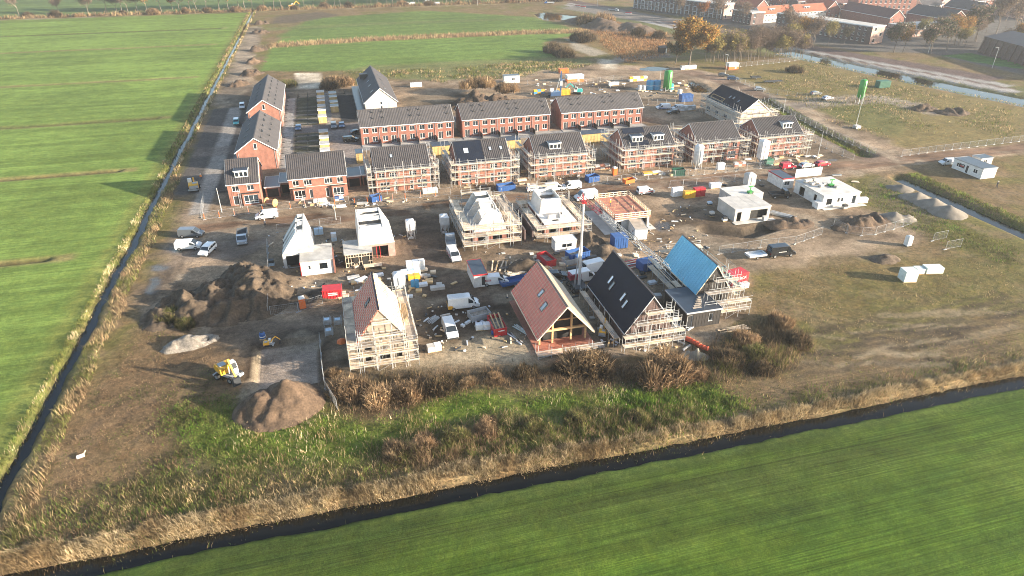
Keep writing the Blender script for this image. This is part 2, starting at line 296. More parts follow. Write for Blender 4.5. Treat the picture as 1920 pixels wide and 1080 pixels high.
# far fields
FARF = GP([(484, 133), (505, 95), (525, 72), (620, 60), (1010, 50), (1110, 62), (1040, 72), (1015, 82), (1060, 104), (1000, 112), (800, 126), (620, 133)])
paint(FARF, (.098, .148, .036), 3, (.55, .5, 0), 1.2, .6)
paint(GP([(520, 70), (580, 34), (800, 20), (1000, 32), (1080, 55), (900, 58), (700, 66)]), (.088, .13, .034), 3, (.6, .4, 0), 2, .8)
paint(GP([(500, 84), (700, 71), (1000, 58), (1100, 57), (1100, 62), (1000, 64), (700, 77), (505, 90)]), (.19, .155, .075), None, (.9, 0, 0), 1.5, .7, .85)
paint(GP([(500, 52), (700, 42), (980, 33), (980, 37), (700, 47), (500, 58)]), (.11, .13, .05), None, (.9, 0, 0), 1.5, .7, .7)
paint(GP([(520, 30), (600, 22), (640, 28), (560, 42), (505, 45)]), (.09, .07, .05), None, (.2, 0, 0), 2, 1, .9)
paint(GP([(700, 122), (1050, 105), (1120, 118), (1000, 148), (830, 160), (640, 135)]), (.115, .125, .05), None, (.9, 0, 0), 2, 1, .9)
paint([(-2400, 548), (2400, 548), (2400, 2400), (-2400, 2400)], (.085, .12, .04), 3, (.5, .2, 0), 4, 1)
paint(rect(-700, 534, 230, 550), (.13, .105, .055), 4, (.8, 0, 0), 2, .6, .9)
# heath and rough land at the back right
paint(GP([(1100, 30), (1250, 60), (1250, 105), (1170, 120), (1130, 85), (1080, 45)]), (.20, .115, .055), 7, (.9, 0, 0), 2, 1)
paint(GP([(1130, 60), (1180, 80), (1240, 100), (1150, 115), (1090, 75)]), (.16, .12, .05), None, (.9, 0, 0), 2, 1, .6)
paint(GP([(1380, 125), (1500, 115), (1920, 205), (1920, 258), (1700, 278), (1560, 235), (1440, 170), (1390, 150)]), (.145, .118, .05), 7, (.9, .2, 0), 2, 1)
paint(GP([(1500, 210), (1600, 190), (1700, 200), (1690, 255), (1580, 240)]), (.09, .10, .035), None, (.9, 0, 0), 3, 1, .7)
# bare building ground
SITE = GP([(330, 440), (350, 370), (412, 185), (470, 60), (492, 60), (470, 110), (478, 150), (545, 165), (660, 160), (760, 150), (860, 150), (960, 140), (1100, 120), (1255, 125), (1330, 135), (1500, 195), (1640, 250), (1720, 290), (1690, 320), (1560, 335), (1560, 375), (1700, 412), (1730, 455), (1600, 470), (1480, 500), (1405, 490), (1400, 590), (1330, 640), (1120, 668), (900, 675), (800, 690), (650, 708), (610, 740), (500, 745), (380, 740), (290, 650), (255, 580), (290, 500)])
paint(SITE, SOIL, 4, (.15, 0, .15), 1.5, 1)
for poly, c, o in (
    ([(300, 650), (420, 640), (600, 620), (600, 590), (500, 590), (380, 610)], MUD, .6), ([(255, 600), (290, 510), (330, 470), (345, 520), (300, 560), (275, 610)], MUD, .75),
    ([(230, 700), (420, 640), (430, 720), (330, 760), (200, 790)], (.12, .09, .058), .8), ([(1180, 480), (1260, 400), (1330, 395), (1370, 440), (1340, 470), (1260, 450)], MUD, .55),
    ([(1640, 330), (1700, 340), (1760, 420), (1700, 430), (1620, 360)], (.15, .12, .075), .7), ([(1000, 160), (1260, 150), (1280, 190), (1010, 200)], MUD, .6),
    ([(760, 180), (850, 165), (880, 200), (760, 200)], (.10, .08, .055), .6), ([(1380, 600), (1330, 640), (1200, 660), (1120, 660), (1260, 620)], SAND, .5),
    ([(620, 690), (800, 665), (950, 620), (1000, 655), (1120, 650), (900, 690), (800, 700), (640, 712)], (.26, .21, .14), .8), ([(790, 590), (960, 570), (980, 650), (820, 660)], (.22, .18, .12), .7),
    ([(1440, 255), (1560, 240), (1640, 285), (1560, 300), (1450, 300)], (.17, .13, .09), .7)):
    paint(GP(poly), c, None, (.15, 0, .3), 1.5, 1, o)
# cross tracks, yards, dirt roads
YARD = GP([(755, 405), (845, 392), (852, 450), (880, 520), (960, 540), (975, 600), (925, 610), (860, 640), (800, 625), (795, 560), (740, 520), (760, 450)])
paint(YARD, (.105, .074, .052), 5, (0, .3, .25), 1.4, 1)
paint(GP([(325, 425), (500, 418), (520, 440), (480, 470), (430, 490), (330, 490), (300, 470)]), (.135, .105, .082), 5, (0, .3, .4), 1.2, 1)
paint(GP([(500, 600), (610, 585), (690, 560), (640, 600), (610, 620), (500, 640), (380, 650)]), (.12, .09, .066), 5, (0, .3, .3), 1.2, 1, .8)
paint(GP([(1395, 345), (1450, 340), (1490, 400), (1560, 415), (1640, 445), (1640, 470), (1500, 490), (1360, 492), (1330, 478), (1540, 450), (1560, 430), (1470, 410)]), (.205, .15, .10), 5, (0, .4, .1), 1.5, 1)
paint(GP([(1340, 480), (1430, 490), (1520, 490), (1700, 455), (1700, 470), (1500, 500), (1400, 510)]), (.19, .14, .095), 5, (0, .4, .1), 1.5, 1, .8)
paint(rect(-36, 145.4, 290, 154.2), (.21, .155, .105), 4, (0, .3, 0), .8, .6, .8)
paint(rect(-34, 146.6, 290, 153.4), ROAD, 5, (0, 1, .2), .3, .2)
paint(rect(-30, 148, 290, 149.2), (.105, .075, .056), None, (0, 1, .5), .4, .3, .55)
paint(rect(-30, 151, 290, 152), (.105, .075, .056), None, (0, 1, .5), .4, .3, .55)
RD2 = GP([(1648, 303), (1600, 275), (1530, 240), (1460, 205), (1400, 168), (1340, 146), (1270, 131), (1180, 130)])
paint(strip(RD2, [16, 13, 13, 13, 14, 15, 14, 12]), (.23, .18, .13), None, (.2, 0, 0), 1.5, 1, .7)
paint(strip(RD2, [10, 8, 8, 8.5, 9, 10, 10, 8]), (.165, .112, .080), 5, (0, .2, .2), .6, .35)
paint(strip(GP([(1480, 200), (1560, 190), (1640, 185), (1700, 195), (1760, 215)]), [9, 12, 14, 12, 6]), (.23, .185, .145), 5, (0, .2, .1), 1.5, 1)
paint(strip(GP([(1135, 118), (1180, 108), (1260, 104)]), 9), (.2, .16, .125), 5, (0, .2, .1), 1.5, 1)
paint(GP([(1120, 110), (1145, 112), (1160, 130), (1130, 128)]), SAND, None, (.2, 0, 0), 1.2, .8)
paint(GP([(1060, 70), (1090, 82), (1140, 100), (1110, 105), (1075, 92)]), (.27, .23, .17), None, (.2, 0, 0), 1.2, .8)
# new street beside the finished houses
paint(rect(-41.5, 174, -28.5, 262), (.082, .071, .063), 6, (0, .1, .3), .8, .4)
paint(rect(-35.4, 160, -31.2, 262), (.27, .235, .20), 6, (0, .1, .1), .4, .15)
paint(rect(-28.7, 186, -26.4, 262), (.24, .235, .23), 8, (0, 0, 0), .3, .05)
paint(rect(-41, 205, -28.7, 214), (.175, .135, .108), None, (0, 0, .1), .6, .2, .6)
paint(rect(-36, 262, -14, 300), (.085, .07, .055), 4, (.3, 0, .2), 1.5, 1, .8)
paint(strip(GP([(425, 195), (455, 110), (478, 50)]), 9), (.16, .13, .098), 4, (.4, 0, .1), 1.5, 1, .8)
paint(rect(-16.1, 222, 100, 230.5), (.14, .118, .108), 8, (0, 0, .1), .3, .05)
paint(rect(-4.5, 187, 7, 222.5), (.20, .165, .145), 8, (0, 0, 0), .3, .05)
paint(rect(-2.2, 230, -.4, 276), (.21, .2, .19), 8, (0, 0, 0), .3, .05)
paint(rect(-16, 188, -12.5, 271), (.26, .25, .235), 8, (0, 0, 0), .3, .05)
paint(rect(-12.5, 188, -4.5, 221), (.055, .055, .034), 7, (.5, 0, 0), .3, .05)
paint(rect(-12.5, 231, -4.5, 271), (.055, .055, .034), 7, (.5, 0, 0), .3, .05)
for k in range(6): paint(rect(-12.5, 190+k*5.6, -5, 191.2+k*5.6), (.2, .19, .175), None, (0, 0, 0), .2, .05, .8)
for k in range(7): paint(rect(-12.5, 233+k*5.6, -5, 234.2+k*5.6), (.2, .19, .175), None, (0, 0, 0), .2, .05, .8)
paint(rect(2.5, 231, 9.5, 271), (.036, .034, .033), 8, (0, 0, .2), .3, .05)
paint(rect(7, 198.5, 100, 203.8), (.22, .215, .21), 8, (0, 0, 0), .3, .05)
paint(GP([(553, 137), (602, 136), (606, 166), (556, 166)]), SAND, 4, (.1, 0, 0), .8, .5)
# pit, lush strip, scrub ground by the canal, tracked stubble
paint(rect(-18.2, 85.2, -5.9, 101.5), (.075, .052, .035), 4, (.1, 0, .1), .5, .6, .95)  # dark soil border that also paints in the shadows along the pit edges
paint(rect(-16.6, 97.5, -6.5, 102.5), MUD, None, (0, 0, .3), .8, .7, .9)  # dark band at the far pit edge, its shadow put into the colour
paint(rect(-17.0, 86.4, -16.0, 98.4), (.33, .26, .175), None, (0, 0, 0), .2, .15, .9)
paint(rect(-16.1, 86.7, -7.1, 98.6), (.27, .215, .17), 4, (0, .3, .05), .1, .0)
GREENS = [[(620, 772), (700, 800), (860, 735), (960, 745), (1150, 725), (1340, 715), (1370, 770), (1200, 765), (1000, 770), (860, 795), (720, 850), (560, 880), (440, 850), (420, 800), (600, 790)],
          [(1180, 735), (1330, 725), (1400, 760), (1300, 800), (1150, 790)], [(340, 750), (430, 740), (440, 810), (560, 870), (420, 870), (300, 800)], [(1000, 760), (1300, 770), (1250, 820), (1000, 850), (850, 850)]]
for g, o in zip(GREENS, (.85, .6, .45, .45)): paint(GP(g), (.105, .150, .022), 7, (1, 0, 0), 1.3, 1, o)
paint(GP([(620, 700), (860, 690), (1000, 690), (1320, 660), (1330, 720), (1000, 730), (860, 730), (700, 780), (630, 770)]), (.085, .062, .036), 7, (1, 0, 0), 1.3, 1, .8)
paint(GP([(1310, 640), (1440, 590), (1520, 640), (1470, 700), (1340, 715)]), (.075, .062, .034), 7, (1, 0, 0), 1.3, 1, .85)
paint(GP([(1390, 740), (1500, 690), (1700, 640), (1920, 570), (1920, 690), (1700, 725), (1480, 770)]), (.140, .100, .056), 7, (.5, .9, 0), 2, 1, .9)
for pl in ([(1520, 600), (1660, 605), (1780, 625), (1920, 610)], [(1500, 625), (1680, 630), (1800, 600), (1920, 575)], [(1440, 690), (1620, 650), (1800, 610)], [(200, 770), (330, 700), (430, 640), (560, 610)], [(230, 800), (380, 720), (470, 660)]):
    for dd in (-.9, .9):
        P = [Vector((*p, 0)) for p in GP(pl)]; paint(strip([(p.x+dd*.4, p.y+dd) for p in P], .6), (.075, .058, .042), None, (.2, 0, .3), .4, .7, .8)
for k in range(46):
    a0 = RNG.uniform(1430, 1850); b0 = 600+(1900-a0)*.13+RNG.uniform(-45, 55); ln_ = RNG.uniform(50, 190); sl_ = RNG.uniform(-.32, .12)
    P = GP([(a0, b0), (a0+ln_*.5, b0+ln_*.5*sl_+RNG.uniform(-5, 5)), (a0+ln_, b0+ln_*sl_)]); paint(strip(P, RNG.uniform(.6, 1.5)), (.060, .046, .032) if k % 3 else (.21, .165, .105), None, (.3, 0, .2), .15, .5, RNG.uniform(.45, .9))
paint(GP([(60, 930), (200, 680), (270, 600), (420, 640), (440, 740), (350, 800), (330, 880), (200, 950)]), (.150, .100, .055), 7, (.5, .2, 0), 2, 1, .9)
for pl in ([(215, 770), (330, 705), (420, 650)], [(225, 790), (345, 722), (430, 668)], [(180, 800), (300, 690), (380, 640)], [(240, 830), (330, 770), (400, 700)], [(280, 690), (340, 660), (420, 640)], [(290, 700), (350, 672), (430, 652)]): paint(strip(GP(pl), .55), (.068, .050, .034), None, (.2, 0, .2), .4, .8, .85)
paint(rect(-43, 61, 160, 63.6), (.255, .195, .105), 7, (1, 0, 0), .8, .6, .9)
paint(rect(-44.4, 62, -42.0, 165), (.15, .13, .06), 7, (1, 0, 0), .8, .9, .7)
paint(GP([(1420, 520), (1900, 450), (1920, 560), (1500, 600)]), (.112, .092, .038), None, (.9, .2, 0), 3, 1, .6)
# town roads and verges at the back right
RDN = GP([(1060, 10), (1160, 30), (1300, 62), (1450, 92), (1600, 120), (1760, 148), (1920, 178)])
paint(strip(RDN, 26), (.10, .105, .045), 7, (.8, 0, 0), 2, .6)
paint(strip([(x+2, y+4) for x, y in RDN], 7), (.26, .24, .22), 8, (0, .1, 0), .4, .1)
paint(strip([(x+8, y+13) for x, y in RDN], 6.5), (.25, .235, .215), 8, (0, .1, 0), .4, .1)
paint(strip([(x+5, y+8.5) for x, y in RDN], 2.4), (.11, .075, .06), 8, (.2, 0, 0), .4, .1)
paint(strip([(x+13, y+24) for x, y in RDN], 13), (.10, .07, .062), 8, (.2, 0, 0), .8, .3)
paint(GP([(1050, 15), (1100, 8), (1300, 40), (1200, 40)]), (.16, .14, .12), 8, (.1, 0, 0), 1.5, .7)
TOWN = GP([(1180, 16), (1300, 34), (1500, 78), (1600, 95), (1740, 100), (1920, 140), (1920, -20), (1300, -20)])
paint(TOWN, (.10, .092, .086), 8, (.1, 0, 0), 1.5, .4, .9)
paint(GP([(1765, 104), (1820, 99), (1920, 118), (1920, 130), (1860, 122)]), (.055, .125, .028), 3, (.4, .2, 0), .6, .2)
# puddles
for cx, cy, rx, ry in ((285, 535, 14, 20), (300, 500, 20, 8), (330, 470, 14, 6), (1240, 425, 18, 10), (1560, 300, 14, 3), (880, 560, 10, 3), (1480, 318, 14, 2)):
    paint(GP([(cx+rx*math.cos(t), cy+ry*math.sin(t)) for t in np.linspace(0, 6, 9)]), (.045, .038, .033), None, (0, 0, 1.0), .5, .6, .9)

# uneven, trodden tone of bare ground
sitem = (((ZID == 4) | (ZID == 5))*1.0)
q1 = fbm(TX, TY, 9, 131, 5); q2 = fbm(TX*.5, TY, 3.2, 137, 4)
C *= (1+sitem*((q1-.5)*1.6+(q2-.5)*1.0))[..., None]
pale = np.clip((fbm(TX, TY, 6, 141, 4)-.58)*7, 0, 1)*sitem*.5; lerpc(pale, (.30, .24, .17), (.1, 0, 0))
fld = ((ZID == 1) | (ZID == 2) | (ZID == 3))*1.0
str_ = (vn(TX*.02, TY, 2.3, 151)-.5)*.34+(vn(TX*.03+TY*.0, TY, .9, 157)-.5)*.22+(fbm(TX, TY, 26, 163)-.5)*.5
C *= (1+fld*str_)[..., None]
yl = np.clip((fbm(TX*.35, TY, 8, 171, 4)-.55)*5, 0, 1)*fld*.35; lerpc(yl, (.105, .140, .030), (.6, .6, 0))
C = np.clip(C, .012, .6)
# --- relief
Z = -.10+.10*fbm(TX, TY, 3, 61)+(.10*(fbm(TX, TY, 9, 62)-.5))
Z = np.minimum(Z, .02)
rough = np.clip((PAR[..., 0]-.62)*3, 0, 1); Z += rough*.28*(fbm(TX, TY, 1.6, 77, 3)-.55)*((ZID == 7) | (ZID == 0))
far = np.clip((np.abs(TX-100)-500)/200, 0, 1)
def pdist(pts):
    d = np.full(SH, 1e9)
    for (x1, y1), (x2, y2) in zip(pts[:-1], pts[1:]):
        L2 = (x2-x1)**2+(y2-y1)**2; t = np.clip(((TX-x1)*(x2-x1)+(TY-y1)*(y2-y1))/L2, 0, 1)
        d = np.minimum(d, np.hypot(TX-x1-t*(x2-x1), TY-y1-t*(y2-y1)))
    return d
def sstep(a, b, x): t = np.clip((x-a)/(b-a), 0, 1); return t*t*(3-2*t)
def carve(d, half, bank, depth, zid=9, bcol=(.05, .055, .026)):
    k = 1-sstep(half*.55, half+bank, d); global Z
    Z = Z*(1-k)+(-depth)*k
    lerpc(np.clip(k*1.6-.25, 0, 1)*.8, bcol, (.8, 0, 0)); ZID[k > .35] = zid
for yy, xe, k in zip(LY, LXE, (1.0, 1.0, .5, .3, .1, .9)):
    gz = np.exp(-((TY-yy-.8*(fbm(TX, TY*0, 30, 12)-.5))/.75)**2)*(TX < xe-4)*k; Z = Z-.75*gz; lerpc(np.clip(gz*1.2, 0, 1)*.85, (.055, .048, .022), (.7, 0, 0))
wig = (fbm(TX*0, TY, 14, 5)-.5)*1.6+(fbm(TX, TY, 2.0, 6)-.5)*1.2
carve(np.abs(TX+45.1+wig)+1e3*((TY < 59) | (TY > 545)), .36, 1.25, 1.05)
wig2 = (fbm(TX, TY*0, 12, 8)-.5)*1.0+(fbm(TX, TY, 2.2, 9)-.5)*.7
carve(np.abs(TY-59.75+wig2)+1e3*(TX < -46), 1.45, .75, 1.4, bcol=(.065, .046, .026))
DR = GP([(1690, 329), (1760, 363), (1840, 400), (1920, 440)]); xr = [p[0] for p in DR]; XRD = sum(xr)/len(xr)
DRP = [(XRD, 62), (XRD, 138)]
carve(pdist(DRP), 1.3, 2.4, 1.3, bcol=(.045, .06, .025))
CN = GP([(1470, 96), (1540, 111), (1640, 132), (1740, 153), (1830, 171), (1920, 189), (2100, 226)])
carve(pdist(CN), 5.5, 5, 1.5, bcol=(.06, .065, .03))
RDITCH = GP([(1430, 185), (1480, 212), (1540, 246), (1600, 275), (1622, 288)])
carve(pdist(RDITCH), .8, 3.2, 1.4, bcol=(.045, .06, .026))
PONDS = [([(1000, 25), (1020, 22), (1050, 26), (1085, 29), (1060, 36), (1020, 37)], 1), ([(1198, 126), (1225, 122), (1258, 126), (1240, 131), (1205, 131)], 1), ([(1285, 150), (1310, 155), (1335, 172), (1300, 172)], 1)]
for pl, _ in PONDS:
    P = GP(pl); m = paint(P, (.07, .06, .04), None, (.5, 0, .5), 1.5, .3)
    Z = np.where(m > .1, Z*(1-m)-1.0*m, Z); ZID[m > .4] = 9
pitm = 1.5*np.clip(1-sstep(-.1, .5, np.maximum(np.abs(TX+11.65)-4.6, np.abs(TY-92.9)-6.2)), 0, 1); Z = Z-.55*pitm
TRENCH = pdist(GP([(1330, 430), (1400, 437), (1460, 420)])); Z = Z-1.3*(1-sstep(1.2, 2.6, TRENCH)); lerpc((1-sstep(1.5, 3, TRENCH))*.8, (.06, .048, .036), (.1, 0, .2))
for cx, cy, hh, s in ((1720, 372, .0, 1),): pass

m, n, l, b = nmat('terrain')
at = n.new('ShaderNodeAttribute'); at.attribute_name = 'Col'; pa = n.new('ShaderNodeAttribute'); pa.attribute_name = 'Par'
sp = n.new('ShaderNodeSeparateColor'); l.new(pa.outputs['Color'], sp.inputs[0])
tc = n.new('ShaderNodeTexCoord')
def tnoise(scale, det, vec=None, rough=.6):
    t = n.new('ShaderNodeTexNoise'); t.inputs['Scale'].default_value = scale; t.inputs['Detail'].default_value = det; t.inputs['Roughness'].default_value = rough
    l.new(vec or tc.outputs['Object'], t.inputs['Vector']); return t.outputs[0]
def rng_(src, a, b2, lo, hi):
    t = n.new('ShaderNodeMapRange'); t.inputs[1].default_value = a; t.inputs[2].default_value = b2; t.inputs[3].default_value = lo; t.inputs[4].default_value = hi; l.new(src, t.inputs[0]); return t.outputs[0]
def mth(op, a, b2):
    t = n.new('ShaderNodeMath'); t.operation = op
    for i, q in enumerate((a, b2)):
        if isinstance(q, (int, float)): t.inputs[i].default_value = q
        else: l.new(q, t.inputs[i])
    return t.outputs[0]
def maped(scale):
    t = n.new('ShaderNodeMapping'); t.inputs['Scale'].default_value = scale; l.new(tc.outputs['Object'], t.inputs[0]); return t.outputs[0]
big = rng_(tnoise(.22, 5), .3, .7, .78, 1.22); mid = rng_(tnoise(1.1, 6, rough=.75), .3, .7, .58, 1.42); fin = rng_(tnoise(6.0, 4, rough=.75), .3, .7, .62, 1.38)
rows = rng_(tnoise(1.0, 5, maped((.016, 1.5, 1)), .75), .32, .68, .72, 1.28); rowf = rng_(tnoise(1.0, 3, maped((.05, 5.5, 1)), .7), .32, .68, .68, 1.32)
rowm = mth('ADD', mth('MULTIPLY', mth('SUBTRACT', mth('MULTIPLY', rows, rowf), 1.0), sp.outputs[1]), 1.0)
fac = mth('MULTIPLY', mth('MULTIPLY', mth('MULTIPLY', big, mth('ADD', mth('MULTIPLY', mth('SUBTRACT', mid, 1.0), mth('SUBTRACT', 1.0, mth('MULTIPLY', sp.outputs[1], .65))), 1.0)), fin), rowm)
vm = n.new('ShaderNodeVectorMath'); vm.operation = 'SCALE'; l.new(at.outputs['Color'], vm.inputs[0]); l.new(fac, vm.inputs['Scale'])
# hue drift between straw and green on grassy ground
hn = rng_(tnoise(.55, 6, rough=.7), .42, .62, 0, .45); hm = mth('MULTIPLY', hn, sp.outputs[0])
mx = n.new('ShaderNodeMix'); mx.data_type = 'RGBA'; mx.blend_type = 'MULTIPLY'; l.new(hm, mx.inputs[0]); l.new(vm.outputs[0], mx.inputs[6]); mx.inputs[7].default_value = (1.5, 1.12, .9, 1)
l.new(mx.outputs[2], b.inputs['Base Color'])
l.new(rng_(sp.outputs[2], .3, 1.0, .95, .12), b.inputs['Roughness']); l.new(rng_(sp.outputs[2], .3, 1.0, .06, .5), b.inputs['Specular IOR Level'])
bh = mth('ADD', mth('MULTIPLY', tnoise(1.6, 6, rough=.7), .5), mth('MULTIPLY', tnoise(9, 3, rough=.7), .18))
bh = mth('ADD', bh, mth('MULTIPLY', mth('MULTIPLY', rows, sp.outputs[1]), .12))
bp = n.new('ShaderNodeBump'); bp.inputs['Distance'].default_value = .35; bp.inputs['Strength'].default_value = .55
l.new(bh, bp.inputs['Height']); l.new(bp.outputs[0], b.inputs['Normal'])
MATS['terrain'] = m
Vt = np.stack([TX, TY, Z], -1).reshape(-1, 3); Ct = C.reshape(-1, 3); Pt = PAR.reshape(-1, 3)
ny, nx = SH; idx = np.arange(ny*nx).reshape(SH)
Q = np.stack([idx[:-1, :-1], idx[:-1, 1:], idx[1:, 1:], idx[1:, :-1]], -1).reshape(-1, 4)
FZ = ZID[:-1, :-1].reshape(-1)
NAMES = {0: ('ground', 'rough olive brown open land around the building site'), 1: ('pasture', 'flat bright green pasture left of the long ditch'), 2: ('front_field', 'dark green sown field in front of the canal'), 3: ('far_field', 'pale green fields behind the building site'),
         4: ('site_ground', 'bare brown trodden ground of the building site'), 5: ('dirt_road', 'brown muddy dirt tracks across the site'), 6: ('street', 'dark new street beside the finished brick rows'), 7: ('rough_grassland', 'rough weedy grassland round the site'), 8: ('pavement', 'grey paving and asphalt around the houses'), 9: ('ditch_bank', 'dark sloping banks of the ditches and ponds')}
for z, (nm, lab) in NAMES.items():
    q = Q[FZ == z]
    if not len(q): continue
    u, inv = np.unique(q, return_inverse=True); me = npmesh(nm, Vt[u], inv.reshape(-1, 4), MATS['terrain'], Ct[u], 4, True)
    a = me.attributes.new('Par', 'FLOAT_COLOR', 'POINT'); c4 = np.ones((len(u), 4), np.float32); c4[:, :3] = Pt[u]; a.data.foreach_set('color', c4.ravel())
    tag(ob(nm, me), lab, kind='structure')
def ground_z(x, y):
    i = np.clip(np.searchsorted(xs, x)-1, 0, len(xs)-2); j = np.clip(np.searchsorted(ys, y)-1, 0, len(ys)-2); return Z[j, i]

# --- water
m, n, l, b = nmat('water'); b.inputs['Base Color'].default_value = (.006, .006, .0045, 1); b.inputs['Roughness'].default_value = .03; b.inputs['Specular IOR Level'].default_value = .38; b.inputs['IOR'].default_value = 1.33
tc = n.new('ShaderNodeTexCoord'); nz = n.new('ShaderNodeTexNoise'); nz.inputs['Scale'].default_value = .8; nz.inputs['Detail'].default_value = 3; l.new(tc.outputs['Object'], nz.inputs['Vector'])
bp = n.new('ShaderNodeBump'); bp.inputs['Strength'].default_value = .05; bp.inputs['Distance'].default_value = .1; l.new(nz.outputs[0], bp.inputs['Height']); l.new(bp.outputs[0], b.inputs['Normal'])
MATS['water'] = m
def water(name, label, poly, z):
    o = MB().add([(x, y, z) for x, y in poly], [tuple(range(len(poly)))]).build(name, MATS['water']); return tag(o, label, kind='structure')
water('ditch_water', 'narrow pale water of the long straight ditch beside the pasture', rect(-49, 60.5, -41.5, 545), -.68)
water('canal_water', 'dark water of the straight canal in front of the reeds', rect(-46, 57, 170, 62.5), -.98)
water('ditch_water', 'thin strip of water in the ditch beside the site office', strip(DRP, 5), -.85)
water('canal_water', 'wide pale canal along the town road', strip(CN, 18), -.85)
for (pl, _), lb in zip(PONDS, ('pond beside the far field', 'small pond behind the piling rig', 'puddled pond beside the dirt road')):
    P = GP(pl); cx = sum(p[0] for p in P)/len(P); cy = sum(p[1] for p in P)/len(P); water('pond', lb, [(cx+(x-cx)*1.25, cy+(y-cy)*1.25) for x, y in P], -.55)
# ------------------------------------------------------------------ building kit
SIDE = {'front': 0.0, 'back': math.pi, 'left': -math.pi/2, 'right': math.pi/2}
def sideT(side, L, W):
    return {'front': lambda u, z, d: (u, d, z), 'back': lambda u, z, d: (L-u, W-d, z), 'left': lambda u, z, d: (d, W-u, z), 'right': lambda u, z, d: (L-d, u, z)}[side]
def facade(mb, T, U, z0, z1, holes, dep=.14):
    us = sorted({0, U, *[h[0] for h in holes], *[h[0]+h[2] for h in holes]}); zs = sorted({z0, z1, *[h[1] for h in holes], *[h[1]+h[3] for h in holes]})
    us = [u for u in us if 0 <= u <= U]; zs = [z for z in zs if z0 <= z <= z1]
    for a, b in zip(us[:-1], us[1:]):
        for c, d in zip(zs[:-1], zs[1:]):
            mu, mz = (a+b)/2, (c+d)/2
            if any(h[0] < mu < h[0]+h[2] and h[1] < mz < h[1]+h[3] for h in holes): continue
            mb.add([T(a, c, 0), T(b, c, 0), T(b, d, 0), T(a, d, 0)], [(0, 1, 2, 3)])
    for u, z, w, h, *_ in holes:
        P = [(u, z), (u+w, z), (u+w, z+h), (u, z+h)]
        for (a, c), (b, d) in zip(P, P[1:]+P[:1]): mb.add([T(a, c, 0), T(b, d, 0), T(b, d, dep), T(a, c, dep)], [(0, 1, 2, 3)])
def win_mesh(w, h, style):
    def f():
        m = MB(); t = .075
        m.box(0, 0, 0, w, .07, t); m.box(0, 0, h-t, w, .07, h); m.box(0, 0, t, t, .07, h-t); m.box(w-t, 0, t, w, .07, h-t)
        if style in ('w2', 'w3', 'big', 'dl'):
            k = {'w2': 2, 'w3': 3, 'big': 3, 'dl': 2}[style]
            for i in range(1, k): x = w*i/k if style != 'dl' else w*.62; m.box(x-t/2, .002, t, x+t/2, .068, h-t)
        if style == 'big': m.box(t, .004, h*.24, w-t, .066, h*.24+t)
        if style not in ('d', 'dl', 'g'): m.box(-.06, -.1, -.06, w+.06, .04, -.002)
        return m.mesh('window', K['upvc'] if style not in ('g',) else K['white'])
    return cached(('win', round(w, 2), round(h, 2), style), f)
def pane_mesh(w, h, kind):
    def f():
        m = MB(); t = .07; m.box(t, .03, t, w-t, .045, h-t); return m.mesh('pane', K[kind])
    return cached(('pane', round(w, 2), round(h, 2), kind), f)
def put_window(par, T, side, u, z, w, h, style, dep=.07):
    nm = {'d': 'door', 'dl': 'door', 'g': 'garage_door'}.get(style, 'window')
    o = ob(nm, win_mesh(w, h, style), par, T(u, z, dep), SIDE[side]); ob('pane' if nm == 'window' else 'panel', pane_mesh(w, h, 'glass' if nm == 'window' else ('dark' if nm == 'door' else 'dim')), o)
    return o
def tile_slope(L, run, z0, z1, ov, x0=None, x1=None, courses=True, amp=.035, pitch=.34):
    """one roof slope in house coordinates: eave at y=-ov, ridge at y=run"""
    m = MB(); x0 = -ov*.5 if x0 is None else x0; x1 = L+ov*.5 if x1 is None else x1
    sl = (z1-z0)/run; ze = z0-ov*sl; ln = math.hypot(run+ov, z1-ze); nr = max(2, int(ln/.36)) if courses else 1
    nx_ = max(2, int((x1-x0)/pitch)*2); X = [x0+(x1-x0)*i/nx_ for i in range(nx_+1)]
    ny_, nz_ = -(z1-ze)/ln, (run+ov)/ln; rows = []
    for r in range(nr):
        for t, lift in ((r/nr, .03), ((r+1)/nr, 0)) if courses else ((0, 0), (1, 0)): rows.append((t, lift))
    vs = []
    for t, lift in rows:
        for i, x in enumerate(X):
            o = .09+lift+(amp if i % 2 else 0); vs.append((x, -ov+(run+ov)*t+ny_*o, ze+(z1-ze)*t+nz_*o))
    w = len(X); fs = [(r*w+i, r*w+i+1, (r+1)*w+i+1, (r+1)*w+i) for r in range(len(rows)-1) for i in range(w-1)]
    m.add(vs, fs)
    # deck and edges under the tiles
    a = (x0, -ov, ze); b_ = (x1, -ov, ze); c = (x1, run, z1); d = (x0, run, z1); off = Vector((0, ny_*.1, nz_*.1))
    m.add([a, b_, c, d]+[tuple(Vector(p)+off) for p in (a, b_, c, d)], [(0, 1, 2, 3), (0, 1, 5, 4), (1, 2, 6, 5), (3, 0, 4, 7)])
    return m
